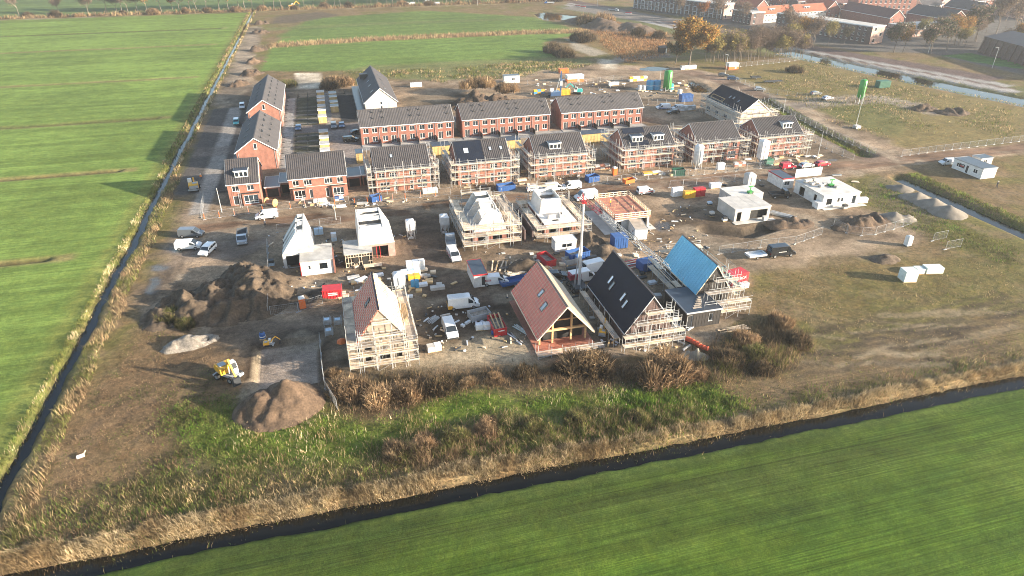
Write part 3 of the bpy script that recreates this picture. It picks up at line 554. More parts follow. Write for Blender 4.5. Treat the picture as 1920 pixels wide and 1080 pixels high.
def add_roof(par, L, W, eave, ridge, mats_, ov=.4, courses=True, amp=.035, trim='upvc', names=('roof', 'roof'), pitch=.34):
    run = W/2
    for k in (0, 1):
        m = tile_slope(L, run, eave, ridge, ov, courses=courses, amp=amp, pitch=pitch)
        o = m.build(names[k], mats_[k] if isinstance(mats_, (list, tuple)) else mats_, par, (0, 0, 0) if k == 0 else (L, W, 0), 0 if k == 0 else math.pi)
    sl = (ridge-eave)/run; ze = eave-ov*sl
    m = MB(); m.box(-.05-ov*.5, run-.14, ridge+.08, L+.05+ov*.5, run+.14, ridge+.2); m.build('ridge_cap', K['roof'] if trim else K['membrane'], par)
    if trim:
        for k in (0, 1):
            m = MB(); m.box(-ov*.5, -ov-.14, ze-.16, L+ov*.5, -ov-.003, ze+.03); m.build('gutter', K[trim], par, (0, 0, 0) if k == 0 else (L, W, 0), 0 if k == 0 else math.pi)
        for x in (-ov*.5-.05, L+ov*.5+.003):
            for s in (0, 1):
                m = MB(); y0, y1 = (-ov, run) if s == 0 else (W+ov, run)
                m.extrude([(x, y0, ze-.14), (x, y0, ze+.1), (x, y1, ridge+.1), (x, y1, ridge-.14)], (.047, 0, 0)); m.build('verge_board', K[trim], par)
def shell(par, L, W, eave, ridge, wall, wins, name='wall'):
    m = MB()
    for side, U in (('front', L), ('back', L), ('left', W), ('right', W)):
        T = sideT(side, L, W); facade(m, T, U, 0, eave, wins.get(side, []))
        if side in ('left', 'right') and ridge: m.add([T(0, eave, 0), T(U, eave, 0), T(U/2, ridge, 0)], [(0, 1, 2)])
    w = m.build(name, wall, par)
    for side in wins:
        T = sideT(side, L, W)
        for h in wins[side]:
            if h[4] != 'o': put_window(par, T, side, *h[:5])
    return w
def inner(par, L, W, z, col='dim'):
    """solid block, darkness of the unlit inside put into its colour, so that openings do not look straight through"""
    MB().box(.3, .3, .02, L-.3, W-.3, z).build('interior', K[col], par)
def dormer(par, x, y, z, w=2.6, h=1.35, d=2.4):
    m = MB(); m.box(0, .06, 0, w, d, h); m.box(-.18, -.12, h+.003, w+.18, d+.1, h+.2); o = m.build('dormer', K['upvc'], par, (x, y, z))
    for i in range(3):
        f = ob('window', win_mesh(w/3-.12, h-.3, 'w1'), o, (.08+i*w/3, -.02, .18)); ob('pane', pane_mesh(w/3-.12, h-.3, 'glass'), f)
    MB().box(-.1, 0, h+.206, w+.1, d, h+.23).build('dormer_roof', K['bitumen'], o)
    return o
def skylight(par, base, along, upv, nrm, w=.8, l_=1.2):
    """roof window lying in a slope: base corner, two directions, outward normal"""
    b0 = Vector(base); a = Vector(along).normalized(); u = Vector(upv).normalized(); q = Vector(nrm).normalized()
    def slab(x0, x1, y0, y1, h0, h1):
        P = [b0+a*x+u*y+q*h for h in (h0, h1) for x, y in ((x0, y0), (x1, y0), (x1, y1), (x0, y1))]
        return P, [(0, 3, 2, 1), (4, 5, 6, 7), (0, 1, 5, 4), (1, 2, 6, 5), (2, 3, 7, 6), (3, 0, 4, 7)]
    m = MB()
    for r in ((0, w, 0, .12), (0, w, l_-.12, l_), (0, .11, .12, l_-.12), (w-.11, w, .12, l_-.12)): m.add(*slab(*r, .02, .24))
    o = m.build('skylight', K['dark'], par); MB().add(*slab(.1, w-.1, .11, l_-.11, .05, .2)).build('glass', K['skyglass'], o); return o
def slope_frame(L, W, eave, ridge, side):
    run = W/2; ln = math.hypot(run, ridge-eave)
    if side == 0: return lambda x, t: (x, run*t, eave+(ridge-eave)*t), (1, 0, 0), (0, run, ridge-eave), (0, -(ridge-eave), run)
    return lambda x, t: (x, W-run*t, eave+(ridge-eave)*t), (1, 0, 0), (0, -run, ridge-eave), (0, ridge-eave, run)
def vent(par, p):
    def f():
        m = MB(); m.tube((0, 0, -.1), (0, 0, .38), .085, n=8); m.lathe((0, 0, .36), [(.16, 0), (.17, .1), (.08, .18)], 8); m.box(-.3, -.26, -.02, .3, .3, .09); return m.mesh('roof_vent', K['dark'])
    return ob('roof_vent', cached('vent', f), par, p)
def downpipe(par, x, y, h): MB().tube((x, y, .05), (x, y, h), .05, n=6).build('downpipe', K['grey'], par)

# ------------------------------------------------------------------ finished terraces facing the camera
def row_front(nu, w):
    f = []
    for i in range(nu):
        x = i*w; mir = i % 2
        a, c = (x+.75, x+3.35)
        f += [(a, 3.45, 1.55, 1.45, 'w2'), (c, 3.45, 1.55, 1.45, 'w2')]
        d, g = (a, c) if not mir else (c, a)
        f += [(d, .12, 1.5, 2.25, 'dl'), (g, .75, 1.5, 1.6, 'w2')]
    return f
ROWLAB = ['long red brick terrace with dark tiled roof, leftmost of the three facing rows', 'long red brick terrace with dark tiled roof, middle of the three facing rows', 'long red brick terrace with dark tiled roof, rightmost of the three facing rows']
for (x0, x1), lab in zip(((7.6, 35.9), (38.7, 67.2), (71.2, 99.5)), ROWLAB):
    L = x1-x0; w = L/5; W = 11.0; h = thing('terraced_house_row', lab, 'house', (x0, 204.1), 0, 'terraces facing the camera')
    shell(h, L, W, 5.7, 9.1, K['brick'], {'front': row_front(5, w), 'back': [(a, .9, 1.6, 1.4, 'w2') for a in np.arange(1.5, L-2, w)], 'left': [], 'right': []})
    add_roof(h, L, W, 5.7, 9.1, K['roof_w'], amp=.05, pitch=.48)
    F0, A, U, N = slope_frame(L, W, 5.7, 9.1, 0)
    for i in range(5):
        downpipe(h, (i+.97)*w if i < 4 else L-.2, -.08, 5.3)
        for t in (.42, .78): vent(h, tuple(Vector(F0(i*w+w*(.75 if i % 2 == 0 else .25), t))+Vector((0, -.1, .18))))
    for i in range(1, 5): MB().box(i*w-.04, -3.2, 0, i*w+.04, -.05, 1.5).build('garden_screen', K['blackwood'], h)
    MB().box(0, -2.2, -.02, L, -.02, .06).build('terrace_paving', K['paving'], h)

# ------------------------------------------------------------------ brick rows running away on the left
LB = [('brick end terrace with dark roof beside the street, nearer one with gable towards the camera', 188.6, 29.4), ('brick terrace with dark roof beside the street, farther one behind the nearer gable', 231.6, 39.6)]
for lab, y0, L in LB:
    W = 10.2; nu = 5 if L < 30 else 7; w = L/nu; h = thing('terraced_house_row', lab, 'house', (-16.1, y0), 90, 'brick rows along the new street')
    wins = {'front': [q for i in range(nu) for q in ((i*w+.7, .12, 1.6, 2.3, 'dl'), (i*w+3.2, .7, 1.6, 1.6, 'w2'), (i*w+.7, 3.4, 1.5, 1.4, 'w2'), (i*w+3.3, 3.4, 1.5, 1.4, 'w2'))],
            'back': [q for i in range(nu) for q in ((i*w+.7, .12, 1.1, 2.3, 'd'), (i*w+3.0, .7, 1.8, 1.6, 'w2'), (i*w+1.2, 3.4, 1.5, 1.4, 'w2'))],
            'left': [(2.2, .9, 1.1, 1.5, 'w1')] if y0 < 200 else [], 'right': []}
    shell(h, L, W, 5.4, 8.9, K['brick_o'], wins)
    add_roof(h, L, W, 5.4, 8.9, K['roof_w'])
    T = sideT('left', L, W); put_window(h, T, 'left', 4.7, 5.9, .85, 1.5, 'w1', -.05)
    Fe, A, U, N = slope_frame(L, W, 5.4, 8.9, 0)       # sunny slope towards +X
    for i in range(nu):
        for t in (.36, .72): vent(h, tuple(Vector(Fe(i*w+w*.5, t))+Vector((0, -.1, .18))))
        if i % 2: vent(h, tuple(Vector(Fe(i*w+w*.62, .72))+Vector((0, -.1, .18))))
    Fw, A2, U2, N2 = slope_frame(L, W, 5.4, 8.9, 1)
    for i in range(nu): skylight(h, Fw(i*w+w*.45, .38), A2, U2, N2, .8, 1.3)
    for i in range(nu): downpipe(h, i*w+.2, -.08, 5.2)
    downpipe(h, -.06, W-.5, 5.2); downpipe(h, -.06, .4, 5.2)

# white brick house behind the left terrace
h = thing('gabled_house', 'gabled house with pale cream brick end wall and steep dark roof', 'house', (21.8, 233.5), 90)
L, W = 39.0, 10.6
shell(h, L, W, 5.6, 10.0, K['brick_w'], {'left': [(5.0, 2.2, .7, 1.9, 'w1'), (5.0, 4.5, .7, 1.0, 'w1')], 'front': [(i*5.6+1, .8, 1.6, 1.6, 'w2') for i in range(7)], 'back': [(i*5.6+1, .8, 1.6, 1.6, 'w2') for i in range(7)], 'right': []})
add_roof(h, L, W, 5.6, 10.0, K['roof'], trim='upvc')
Fe, A, U, N = slope_frame(L, W, 5.6, 10.0, 1)
for i in range(4): skylight(h, Fe(4+i*8.0+(i % 2)*1.2, .45), A, U, N, .85, 1.4)
Fe, A, U, N = slope_frame(L, W, 5.6, 10.0, 0)
for i in range(4): skylight(h, Fe(6+i*7.5, .5), A, U, N, .8, 1.3)
MB().box(28, 7.4, 7.4, 30.6, 10.2, 9.2).build('dormer', K['dark'], h)
m = MB(); m.box(0, W+.05, 0, L-2, W+2.6, 2.9); m.build('extension_wall', K['grey'], h); MB().box(-.1, W+.03, 2.904, L-1.9, W+2.75, 3.05).build('extension_roof', K['bitumen'], h)

# ------------------------------------------------------------------ scaffolding
def std_mesh(hh): return cached(('std', round(hh, 2)), lambda: MB().tube((0, 0, -.08), (0, 0, hh), .04, n=5).box(-.09, -.09, -.1, .09, .09, -.06).mesh('standard', K['galv']))
def deck_mesh(l_, w, k=0):
    def f():
        m = MB(); nb = max(2, int(w/.3))
        for i in range(nb): m.box(.01, i*w/nb+.012, random.uniform(0, .012), l_-.01, (i+1)*w/nb-.012, .045+random.uniform(0, .012))
        return m.mesh('deck', K['plank'] if k % 4 else K['plank_grey'])
    return cached(('deck', round(l_, 2), round(w, 2), k), f)
def rail_mesh(l_, hs=(.5, 1.0), toe=True):
    def f():
        m = MB()
        for z in hs: m.tube((0, 0, z), (l_, 0, z), .028, n=4)
        if toe: m.cur = 1; m.box(0, -.02, .06, l_, .02, .22)
        return m.mesh('guard_rail', [K['galv'], K['plank']])
    return cached(('rail', round(l_, 2), hs, toe), f)
def brace_mesh(l_, hh): return cached(('brace', round(l_, 2), round(hh, 2)), lambda: MB().tube((0, 0, 0), (l_, 0, hh), .026, n=4).mesh('brace', K['galv']))
def ladder_mesh(hh, w=.42):
    def f():
        m = MB()
        for x in (0, w): m.beam((x, 0, 0), (x, 0, hh), .05, .03)
        for i in range(1, int(hh/.3)): m.tube((0, 0, i*.3), (w, 0, i*.3), .016, n=4)
        return m.mesh('ladder', K['silver'])
    return cached(('lad', round(hh, 1), w), f)
def scaffold(label, x0, y0, x1, y1, levels, sides='SENW', w=1.05, bay=2.3, skip=.12, lad=True, toe=True, extra=0.0):
    t = thing('scaffolding', label, 'scaffold', (x0, y0), 0, 'tube scaffolding round the houses'); LX, LY_ = x1-x0, y1-y0
    rs = random.Random(int(x0*31+y0*7)); defs = {'S': ((0, 0), 0, LX), 'N': ((LX, LY_), math.pi, LX), 'E': ((LX, 0), math.pi/2, LY_), 'W': ((0, LY_), -math.pi/2, LY_)}
    top = max(levels)+1.15
    for s in sides:
        (ox, oy), rz, ln = defs[s]; nb = max(1, round(ln/bay)); bl = ln/nb; c, sn = math.cos(rz), math.sin(rz)
        def P(u, d, z): return (ox+u*c-d*sn, oy+u*sn+d*c, z)
        for i in range(nb+1):
            hh = top+rs.choice((0, 0, .5, 1.0, -.9)); ob('standard', std_mesh(round(hh*2)/2+extra), t, P(min(max(i*bl, .05), ln-.05), .05, 0)); ob('standard', std_mesh(round((hh-.3)*2)/2), t, P(min(max(i*bl, .06), ln-.06), w-.05, 0))
        for lv in levels:
            for i in range(nb):
                if rs.random() > skip: ob('deck', deck_mesh(bl, w-.12, rs.randrange(4)), t, P(i*bl, .06, lv), rz)
                ob('guard_rail', rail_mesh(bl, (.5, 1.0), toe and rs.random() < .7), t, P(i*bl, 0, lv), rz)
            o = MB(); o.tube((0, 0, -.06), (ln, 0, -.06), .026, n=4); o.tube((0, w-.1, -.06), (ln, w-.1, -.06), .026, n=4); o.build('ledger', K['galv'], t, P(0, .05, lv), rz)
        lv0 = 0
        for lv in levels:
            for i in range(nb):
                if (i+int(lv)) % 3 == 0: ob('brace', brace_mesh(bl, lv-lv0), t, P(i*bl, -.03, lv0), rz)
            lv0 = lv
        if lad and s in 'SE':
            for lv, pv in zip(levels, [0]+list(levels[:-1])): ob('ladder', ladder_mesh(lv-pv+.8), t, P(ln*.32+lv*.3, .5, pv), rz)
    return t

# ------------------------------------------------------------------ street row: one detached house, then semi-detached pairs
def semi_front(L):
    f = []
    for k in (0, 1):
        def mx(u, w): return u if k == 0 else L-u-w
        f += [(mx(1.0, 2.4), .5, 2.4, 2.0, 'big'), (mx(4.5, .8), .12, .8, 2.3, 'd'), (mx(.9, 1.4), 3.6, 1.4, 1.3, 'w2'), (mx(3.5, 1.8), 3.6, 1.8, 1.3, 'w3')]
    return f
FW_Y = 163.1; RID = 9.6; HW = 11.6
def semi(label, x0, x1, roofm='roof', bays=True, group='semi-detached houses along the dirt road', wallm='brick_o', trim='upvc'):
    L = x1-x0; h = thing('semi_detached_house', label, 'house', (x0, FW_Y), 0, group)
    shell(h, L, HW, 5.7, RID, K[wallm], {'front': semi_front(L), 'back': [(1.2, .9, 2, 1.6, 'w2'), (L-3.2, .9, 2, 1.6, 'w2'), (1.5, 3.6, 1.5, 1.3, 'w2'), (L-3, 3.6, 1.5, 1.3, 'w2')], 'left': [], 'right': [(5, 1, .8, 1.6, 'w1')]})
    add_roof(h, L, HW, 5.7, RID, K[roofm], trim=trim, amp=.08, pitch=.48)
    if bays:
        for k in (0, 1):
            bx = .7 if k == 0 else L-3.8
            m = MB(); m.box(bx, -.55, 0, bx+3.1, -.02, .5); m.box(bx, -.55, 2.55, bx+3.1, -.02, 3.0)
            m.box(bx, -.55, .503, bx+.28, -.02, 2.547); m.box(bx+2.82, -.55, .503, bx+3.1, -.02, 2.547); o = m.build('bay', K[wallm], h)
            MB().box(bx-.1, -.68, 3.004, bx+3.2, -.01, 3.1).build('bay_roof', K['dark'], o)
            f = ob('window', win_mesh(2.5, 2.0, 'big'), o, (bx+.3, -.45, .53)); ob('pane', pane_mesh(2.5, 2.0, 'glass'), f)
    MB().box(-.03, -.05, 3.1, L+.03, -.004, 3.22).build('string_course', K['brick_w'], h)
    return h, L
def flat_garage(name, label, x0, y0, w, d, z=2.9, wall='brick_o', open_=True):
    g = thing(name, label, 'garage', (x0, y0)); m = MB(); facade(m, sideT('front', w, d), w, 0, z, [(.35, .05, w-.7, 2.2, 'o')])
    for s in ('back', 'left', 'right'): facade(m, sideT(s, w, d), w if s == 'back' else d, 0, z, [])
    m.build('wall', K[wall], g); MB().box(.05, .25, .02, w-.05, .3, 2.6).build('door_recess', K['dim'], g)
    m = MB(); m.box(-.12, -.12, z+.003, w+.12, d+.12, z+.10); m.build('flat_roof', K['bitumen'], g)
    for a, b_ in (((-.2, -.2), (w+.2, -.121)), ((-.2, d+.121), (w+.2, d+.2)), ((-.2, -.118), (-.122, d+.118)), ((w+.122, -.118), (w+.2, d+.118))): MB().box(a[0], a[1], z-.12, b_[0], b_[1], z+.16).build('roof_trim', K['upvc'], g)
    return g
# detached house with one dormer
h = thing('detached_house', 'narrow red brick house with white dormer, leftmost on the dirt road', 'house', (-26.3, FW_Y)); L = 7.2
shell(h, L, HW, 5.7, RID, K['brick_o'], {'front': [(.9, .12, 1.2, 2.3, 'd'), (1.0, 3.6, 1.5, 1.3, 'w2'), (4.4, 3.6, 1.5, 1.3, 'w2')], 'right': [(6, 3.5, 1, 1.4, 'w1')], 'left': [], 'back': []})
add_roof(h, L, HW, 5.7, RID, K['roof'], amp=.08, pitch=.48); dormer(h, 2.0, 1.1, 6.55, 3.0, 1.5, 2.9)
m = MB(); m.box(3.0, -.6, 0, 6.9, -.02, .45); m.box(3.0, -.6, 2.6, 6.9, -.02, 3.0); m.box(3.0, -.6, .453, 3.3, -.02, 2.597); m.box(6.6, -.6, .453, 6.9, -.02, 2.597); o = m.build('bay', K['brick_o'], h); MB().box(2.9, -.75, 3.004, 7.0, -.01, 3.1).build('bay_roof', K['dark'], o)
f = ob('window', win_mesh(3.2, 2.1, 'big'), o, (3.35, -.5, .48)); ob('pane', pane_mesh(3.2, 2.1, 'glass'), f)
o = ob('ladder', ladder_mesh(4.4), None, (-24.0, 161.3, 0)); o.rotation_euler = (R(-14), 0, 0); tag(o, 'aluminium ladder leaning against the narrow brick house', 'ladder')
m = MB(); m.box(-.15, 0, .45, 7.35, .9, .5)
flat_garage('carport', 'carport with glossy blue-grey flat roof beside the narrow brick house', -18.3, 166.5, 3.4, 7.5, 2.7)
flat_garage('garage', 'flat roofed garage left of the first semi-detached pair', -14.9, 168.6, 2.5, 7.0)
flat_garage('garage', 'flat roofed garage right of the first semi-detached pair', 1.7, 168.6, 3.3, 6.6)
flat_garage('garage', 'half hidden garage before the first scaffolded pair', 5.4, 168.8, 2.4, 6.6)
semi('finished brick semi-detached pair with plain dark roof and bay windows', -12.3, 1.4)
# yellow plywood sheds between the pairs
for i, (x0, lab) in enumerate(((26.6, 'yellow plywood garage frame between the first two scaffolded pairs'), (47.8, 'yellow plywood garage frame between second and third scaffolded pairs'), (72.4, 'wide yellow plywood garage frame right of the third scaffolded pair'), (5.0, 'yellow plywood corner behind the first scaffolded pair'))):
    w = 8.2 if i == 2 else 5.2 if i < 3 else 1.8
    g = thing('plywood_garage', lab, 'garage', (x0, 187.8 if i < 3 else 187)); m = MB(); m.box(0, 0, 0, w, .15, 2.9); m.box(0, .153, 0, .15, 4, 2.9); m.box(w-.15, .153, 0, w, 4, 2.9); m.build('wall', K['ply'], g); MB().box(-.1, -.1, 2.904, w+.1, 4.1, 3.0).build('flat_roof', K['bitumen'], g)
    for x in np.arange(.6, w, 1.1): MB().box(x, -.025, 0, x+.03, -.003, 2.88).build('panel_joint', K['timber'], g)
SEMIS = [('first scaffolded brick pair, grey roof with a single small skylight', 8.4, 22.2), ('second scaffolded brick pair, roof half bare black felt with skylights', 29.3, 43.2), ('third scaffolded brick pair, roof with one white dormer', 50.2, 64.2), ('fourth scaffolded brick pair, roof with two white dormers', 75.6, 90.2), ('fifth scaffolded pair with plain grey roof behind the round white silo', 97.3, 110.6), ('sixth scaffolded pair with one dormer, last on the road', 117.2, 130.9)]
SCL = ['scaffolding round the first brick pair by the blue skip', 'scaffolding round the second brick pair with half felted roof', 'scaffolding round the third brick pair with one dormer', 'scaffolding round the two-dormer brick pair', 'scaffolding behind the round white silo', 'scaffolding behind the square white silo at the row end']
for i, (lab, x0, x1) in enumerate(SEMIS):
    h, L = semi(lab, x0, x1, bays=False, wallm='brick_o' if i < 4 else 'brick')
    F0, A, U, N = slope_frame(L, HW, 5.7, RID, 0)
    q = lambda x, t, w=.8, l_=1.2: skylight(h, F0(x, t), A, U, N, w, l_)
    if i == 0: q(4.2, .5)
    if i == 1:
        q(2.2, .42, 1.4, 1.8); q(8.9, .46, .8, 1.3); q(11.8, .46, .8, 1.3)
        m = tile_slope(L, HW/2, 5.7, RID, .4, .1, 7.2, courses=False, amp=0); o = m.build('felt', K['membrane'], h, (0, -.05, .09))
    if i in (2,): dormer(h, 4.2, 1.6, 6.85, 3.2, 1.5, 2.9)
    if i == 3:
        dormer(h, 2.5, 1.6, 6.85, 3.0, 1.5, 2.9); dormer(h, 8.8, 1.6, 6.85, 3.0, 1.5, 2.9)
        MB().box(0, 0, 0, 6.0, 1.6, .06).build('felt', K['membrane'], h, (1.2, .55, 6.3)).rotation_euler = (math.atan2(RID-5.7, HW/2), 0, 0); MB().box(0, 0, 0, 6.2, 1.9, .06).build('felt', K['membrane'], h, (.8, 4.1, 8.66)).rotation_euler = (math.atan2(RID-5.7, HW/2), 0, 0)
    if i == 5: dormer(h, 8.0, 2.0, 7.1, 3.0, 1.5, 2.9)
    scaffold(SCL[i], x0-2.0, FW_Y-2.1, x1+2.0, FW_Y+HW+1.8, (2.05, 4.1, 6.0) if i != 4 else (2.0, 4.0, 5.9), 'SEW' if i < 3 else 'SEWN', skip=.15)

# unfinished house with black felt roof at the corner of the dirt road
h = thing('gabled_house', 'unfinished house with black felt roof and pale gable, behind the scaffolded row', 'house', (137.6, 189.3), 90); L, W = 22.0, 10.6
shell(h, L, W, 5.3, 9.3, K['brick_w'], {'left': [(2, .8, 1.6, 1.6, 'o'), (6.5, .8, 1.6, 1.6, 'o')], 'front': [(i*5.5+1, .8, 2, 1.8, 'w2') for i in range(4)], 'back': [(i*5.5+1, .8, 2, 1.8, 'w2') for i in range(4)], 'right': []})
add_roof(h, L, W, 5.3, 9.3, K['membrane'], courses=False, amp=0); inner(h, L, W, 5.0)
Fw, A, U, N = slope_frame(L, W, 5.3, 9.3, 1)
for x, t in ((9.5, .48), (11.5, .45), (6.0, .42)): skylight(h, Fw(x, t), A, U, N, .9, 1.2)
o = MB().box(0, -.2, .12, 4.0, 1.0, .2); fr = MB()
for a in ((12.5, .2, 17.5, .22), ): pass
P0 = [Vector(Fw(x, t))+Vector(N).normalized()*.2 for x, t in ((13.0, .12), (20.5, .12), (20.5, .32), (13, .32))]
for a, b_ in zip(P0, P0[1:]+P0[:1]): fr.beam(a, b_, .22, .12)
fr.build('batten_frame', K['timber'], h)
scaffold('scaffolding round the unfinished black felt roofed house', 125.4, 187.2, 139.6, 212.5, (2.0, 4.0, 5.6), 'SEWN', skip=.2)
for z, a, b_ in ((6.4, 1.4, 9.2), (7.5, 2.9, 7.7), (8.4, 4.0, 6.6)): MB().box(-.35, a, z, -.08, b_, z+.08).build('gable_ledge', K['plank'], h)

# ------------------------------------------------------------------ white shells under construction
def attic_shell(label, x0, y0, L, W, eave=3.0, top=7.0, cut=2.0, seg=(), segl=None, wall='brick_p', front=()):
    """storey of masonry with white sloping attic panels and cross walls, roof still open"""
    h = thing('unfinished_house', label, 'house', (x0, y0), 0, 'white attic shells under construction'); m = MB()
    facade(m, sideT('front', W, L), W, 0, eave, front)
    for s in ('back', 'left', 'right'): facade(m, sideT(s, W, L), W if s == 'back' else L, 0, eave, [])
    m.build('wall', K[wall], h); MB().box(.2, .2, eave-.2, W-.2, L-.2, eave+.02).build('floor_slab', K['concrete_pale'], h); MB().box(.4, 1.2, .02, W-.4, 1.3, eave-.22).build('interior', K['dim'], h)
    cl, cr = cut if isinstance(cut, tuple) else (cut, cut)
    for x, s, cut, sg in ((0, 1, cl, segl or seg), (W, -1, cr, seg)):
        # sloping outer panels, in lengths along the house
        for a, b_ in sg:
            P = [(x, a, eave+.03), (x+s*cut, a, top), (x+s*(cut+.22), a, top), (x+s*.28, a, eave+.03)]
            MB().extrude(P, (0, b_-a, 0)).build('roof_panel', K['whiteblock'], h)
    ys_ = [.02, L*.36, L*.68, L-.3]
    for yy in ys_:
        hh = top-.02 if yy not in (ys_[1],) else top-.8; k = (hh-eave)/(top-eave)
        MB().extrude([(.3, yy, eave+.03), (W-.3, yy, eave+.03), (W-k*cr-.24, yy, hh), (k*cl+.24, yy, hh)], (0, .26, 0)).build('cross_wall', K['whiteblock'], h)
    MB().box(cl+.3, .35, top-.25, W-cr-.3, L*.16, top-.05).build('floor_panel', K['whiteblock'], h); MB().box(cl+.3, L*.42, top-.25, W-cr-.3, L*.60, top-.05).build('floor_panel', K['whiteblock'], h); MB().box(cl+.3, L*.86, top-.25, W-cr-.3, L-.35, top-.05).build('floor_panel', K['whiteblock'], h)
    return h
h = attic_shell('white shell with open A-shaped attic behind the flat grey annex', -13.0, 126.0, 9.6, 5.9, 3.0, 7.4, (3.1, 1.2), ((0, 9.6),), ((0, 2.4), (3.2, 4.6), (6.2, 7.6)), front=[(.6, .05, 4.6, 2.6, 'o')], wall='whiteblock')
g = thing('annex', 'low white annex with grey flat roof and two dark windows', 'annex', (-9.6, 121.8)); W_, L_ = 6.1, 5.2
shell(g, W_, L_, 2.9, 0, K['whiteblock'], {'front': [(1.3, 1.2, .5, .9, 'w1'), (3.4, 1.0, 1.6, 1.4, 'w1')], 'left': [], 'right': [], 'back': []}); MB().box(-.1, -.05, 2.903, W_+.02, L_+2.2, 3.05).build('flat_roof', K['concrete'], g)
MB().box(W_+.003, -.25, 0, W_+.26, L_, 3.0).build('brick_pier', K['brick'], g); MB().box(-.12, -.1, 0, -.004, .25, 2.9).build('red_flashing', K['red'], g); MB().box(W_-2.2, L_+.003, 0, W_, L_+2.2, 2.9).build('rear_wall', K['whiteblock'], g)
h = attic_shell('large white shell with open attic beside the timber frame annex', 1.8, 126.2, 10.8, 7.2, 3.0, 6.6, (.35, 1.9), ((0, 10.8),), None, front=[(.9, .05, 1.0, 2.5, 'o'), (2.6, .05, 3.2, 2.5, 'o')])
for x in (3.4, 4.1): MB().tube((x, -.15, 0), (x, -.15, 2.6), .06, n=6).build('prop', K['red'], h)
g = thing('annex', 'low timber framed annex with dark flat roof and unclad stud wall', 'annex', (-1.2, 123.0)); W_, L_ = 5.4, 4.6
m = MB()
for s in ('back', 'left', 'right'): facade(m, sideT(s, W_, L_), W_ if s == 'back' else L_, 0, 2.9, [])
m.build('wall', K['brick'], g); MB().box(-.1, -.1, 2.903, W_+.05, L_+1.8, 3.05).build('flat_roof', K['concrete'], g); MB().box(.3, .4, .05, W_-.3, .5, 2.8).build('interior', K['dim'], g)
for x in np.arange(.12, W_, .52): MB().box(x-.04, .0, .02, x+.04, .1, 2.86).build('stud', K['batten'], g)
for z in (.05, 1.0, 2.2, 2.75): MB().box(.08, -.02, z, W_-.08, -.002, z+.09).build('rail', K['batten'], g)
for x, w in ((1.6, .9), (3.4, 1.1)): MB().box(x, -.06, .9 if w < 1 else .1, x+w, -.022, 2.2).build('opening', K['dim'], g)
MB().box(2.5, 4.61, 0, 2.7, 6.2, 2.88).build('rear_wall', K['brick'], g)
o = thing('plank_platform', 'low plank platform before the timber framed annex', 'platform', (2.2, 121.2)); 
for i in range(5): MB().box(0, i*.3, .55, 3.6, i*.3+.26, .6).build('plank', K['plank'], o)
for x in (.2, 3.3): MB().box(x, 0, 0, x+.1, 1.4, .54).build('trestle', K['timber'], o)

for lab, x0, sl in (('white concrete attic shell with stepped cross walls, left of the scaffolded pair of shells', 25.5, 'scaffolding with plank decks round the left concrete attic shell'), ('white concrete shell with flat slab and square rear tower, right of the scaffolded pair', 41.2, 'scaffolding with plank decks round the right concrete attic shell')):
    if x0 < 30: a = attic_shell(lab, x0, 126.6, 13.0, 7.2, 3.0, 6.9, (2.6, 1.2), ((0, 2.6), (4.4, 7.2), (8.6, 13)), ((0, .3),), wall='brick', front=[(1, .1, 2.2, 2.3, 'o'), (4.2, .1, 2.0, 2.3, 'o')])
    else:
        a = thing('unfinished_house', lab, 'house', (x0, 126.6)); shell(a, 7.2, 13.0, 3.0, 0, K['brick'], {'front': [(1, .1, 2.2, 2.3, 'o'), (4.2, .1, 2.0, 2.3, 'o')], 'left': [], 'right': [], 'back': []}); MB().box(.3, .9, .02, 6.9, 1.0, 2.9).build('interior', K['dim'], a); MB().box(-.1, -.1, 3.003, 7.3, 13.1, 3.2).build('floor_slab', K['whiteblock'], a)
        m = MB(); z0, z1 = 3.203, 6.4
        for p in ([(.5, 5.6), (6.0, 5.6)], [(6.0, 5.6), (6.0, 12.4)], [(6.0, 12.4), (.5, 12.4)], [(.5, 12.4), (.5, 5.6)]):
            (xa, ya), (xb, yb) = p; dx, dy = (xb-xa), (yb-ya); ln_ = math.hypot(dx, dy); nx_, ny_ = -dy/ln_*.25, dx/ln_*.25; t0 = .82
            cx_, cy_ = 3.2, 9.2; T_ = lambda x, y: (cx_+(x-cx_)*t0, cy_+(y-cy_)*.95)
            m.add([(xa, ya, z0), (xb, yb, z0), (*T_(xb, yb), z1), (*T_(xa, ya), z1), (xa+nx_, ya+ny_, z0), (xb+nx_, yb+ny_, z0), (*T_(xb+nx_, yb+ny_), z1), (*T_(xa+nx_, ya+ny_), z1)], [(0, 1, 2, 3), (4, 5, 6, 7), (3, 2, 6, 7), (0, 3, 7, 4), (1, 2, 6, 5)])
        m.build('tower_wall', K['whiteblock'], a); MB().box(1.2, 6.0, 5.4, 5.4, 8.4, 5.6).build('tower_floor', K['whiteblock'], a); MB().box(1.0, 10.6, 5.4, 5.4, 12.0, 5.6).build('tower_floor', K['whiteblock'], a)
        for q in ((1.6, 2.2, 1.6, .25), (4.2, 2.0, .25, 1.8), (5.2, 3.6, 1.4, .25)): MB().box(q[0], q[1], 3.203, q[0]+q[2], q[1]+q[3], 4.1).build('low_wall', K['whiteblock'], a)
        for q in ((2.2, 1.0), (4.8, 4.4)): MB().box(q[0], q[1], 3.204, q[0]+1.4, q[1]+.6, 3.24).build('slab_opening', K['dim'], a)
    scaffold(sl, x0-2.4, 124.4, x0+10.0, 141.6, (1.0, 2.9, 4.7) if x0 < 30 else (1.0, 2.9), 'SENW', w=1.9, skip=.10)
    scaffold('raised scaffold deck at the back of the '+('left' if x0 < 30 else 'right')+' concrete attic shell', x0+.3, 140.3, x0+7.0, 141.4, (6.3,), 'S', skip=0, lad=False)
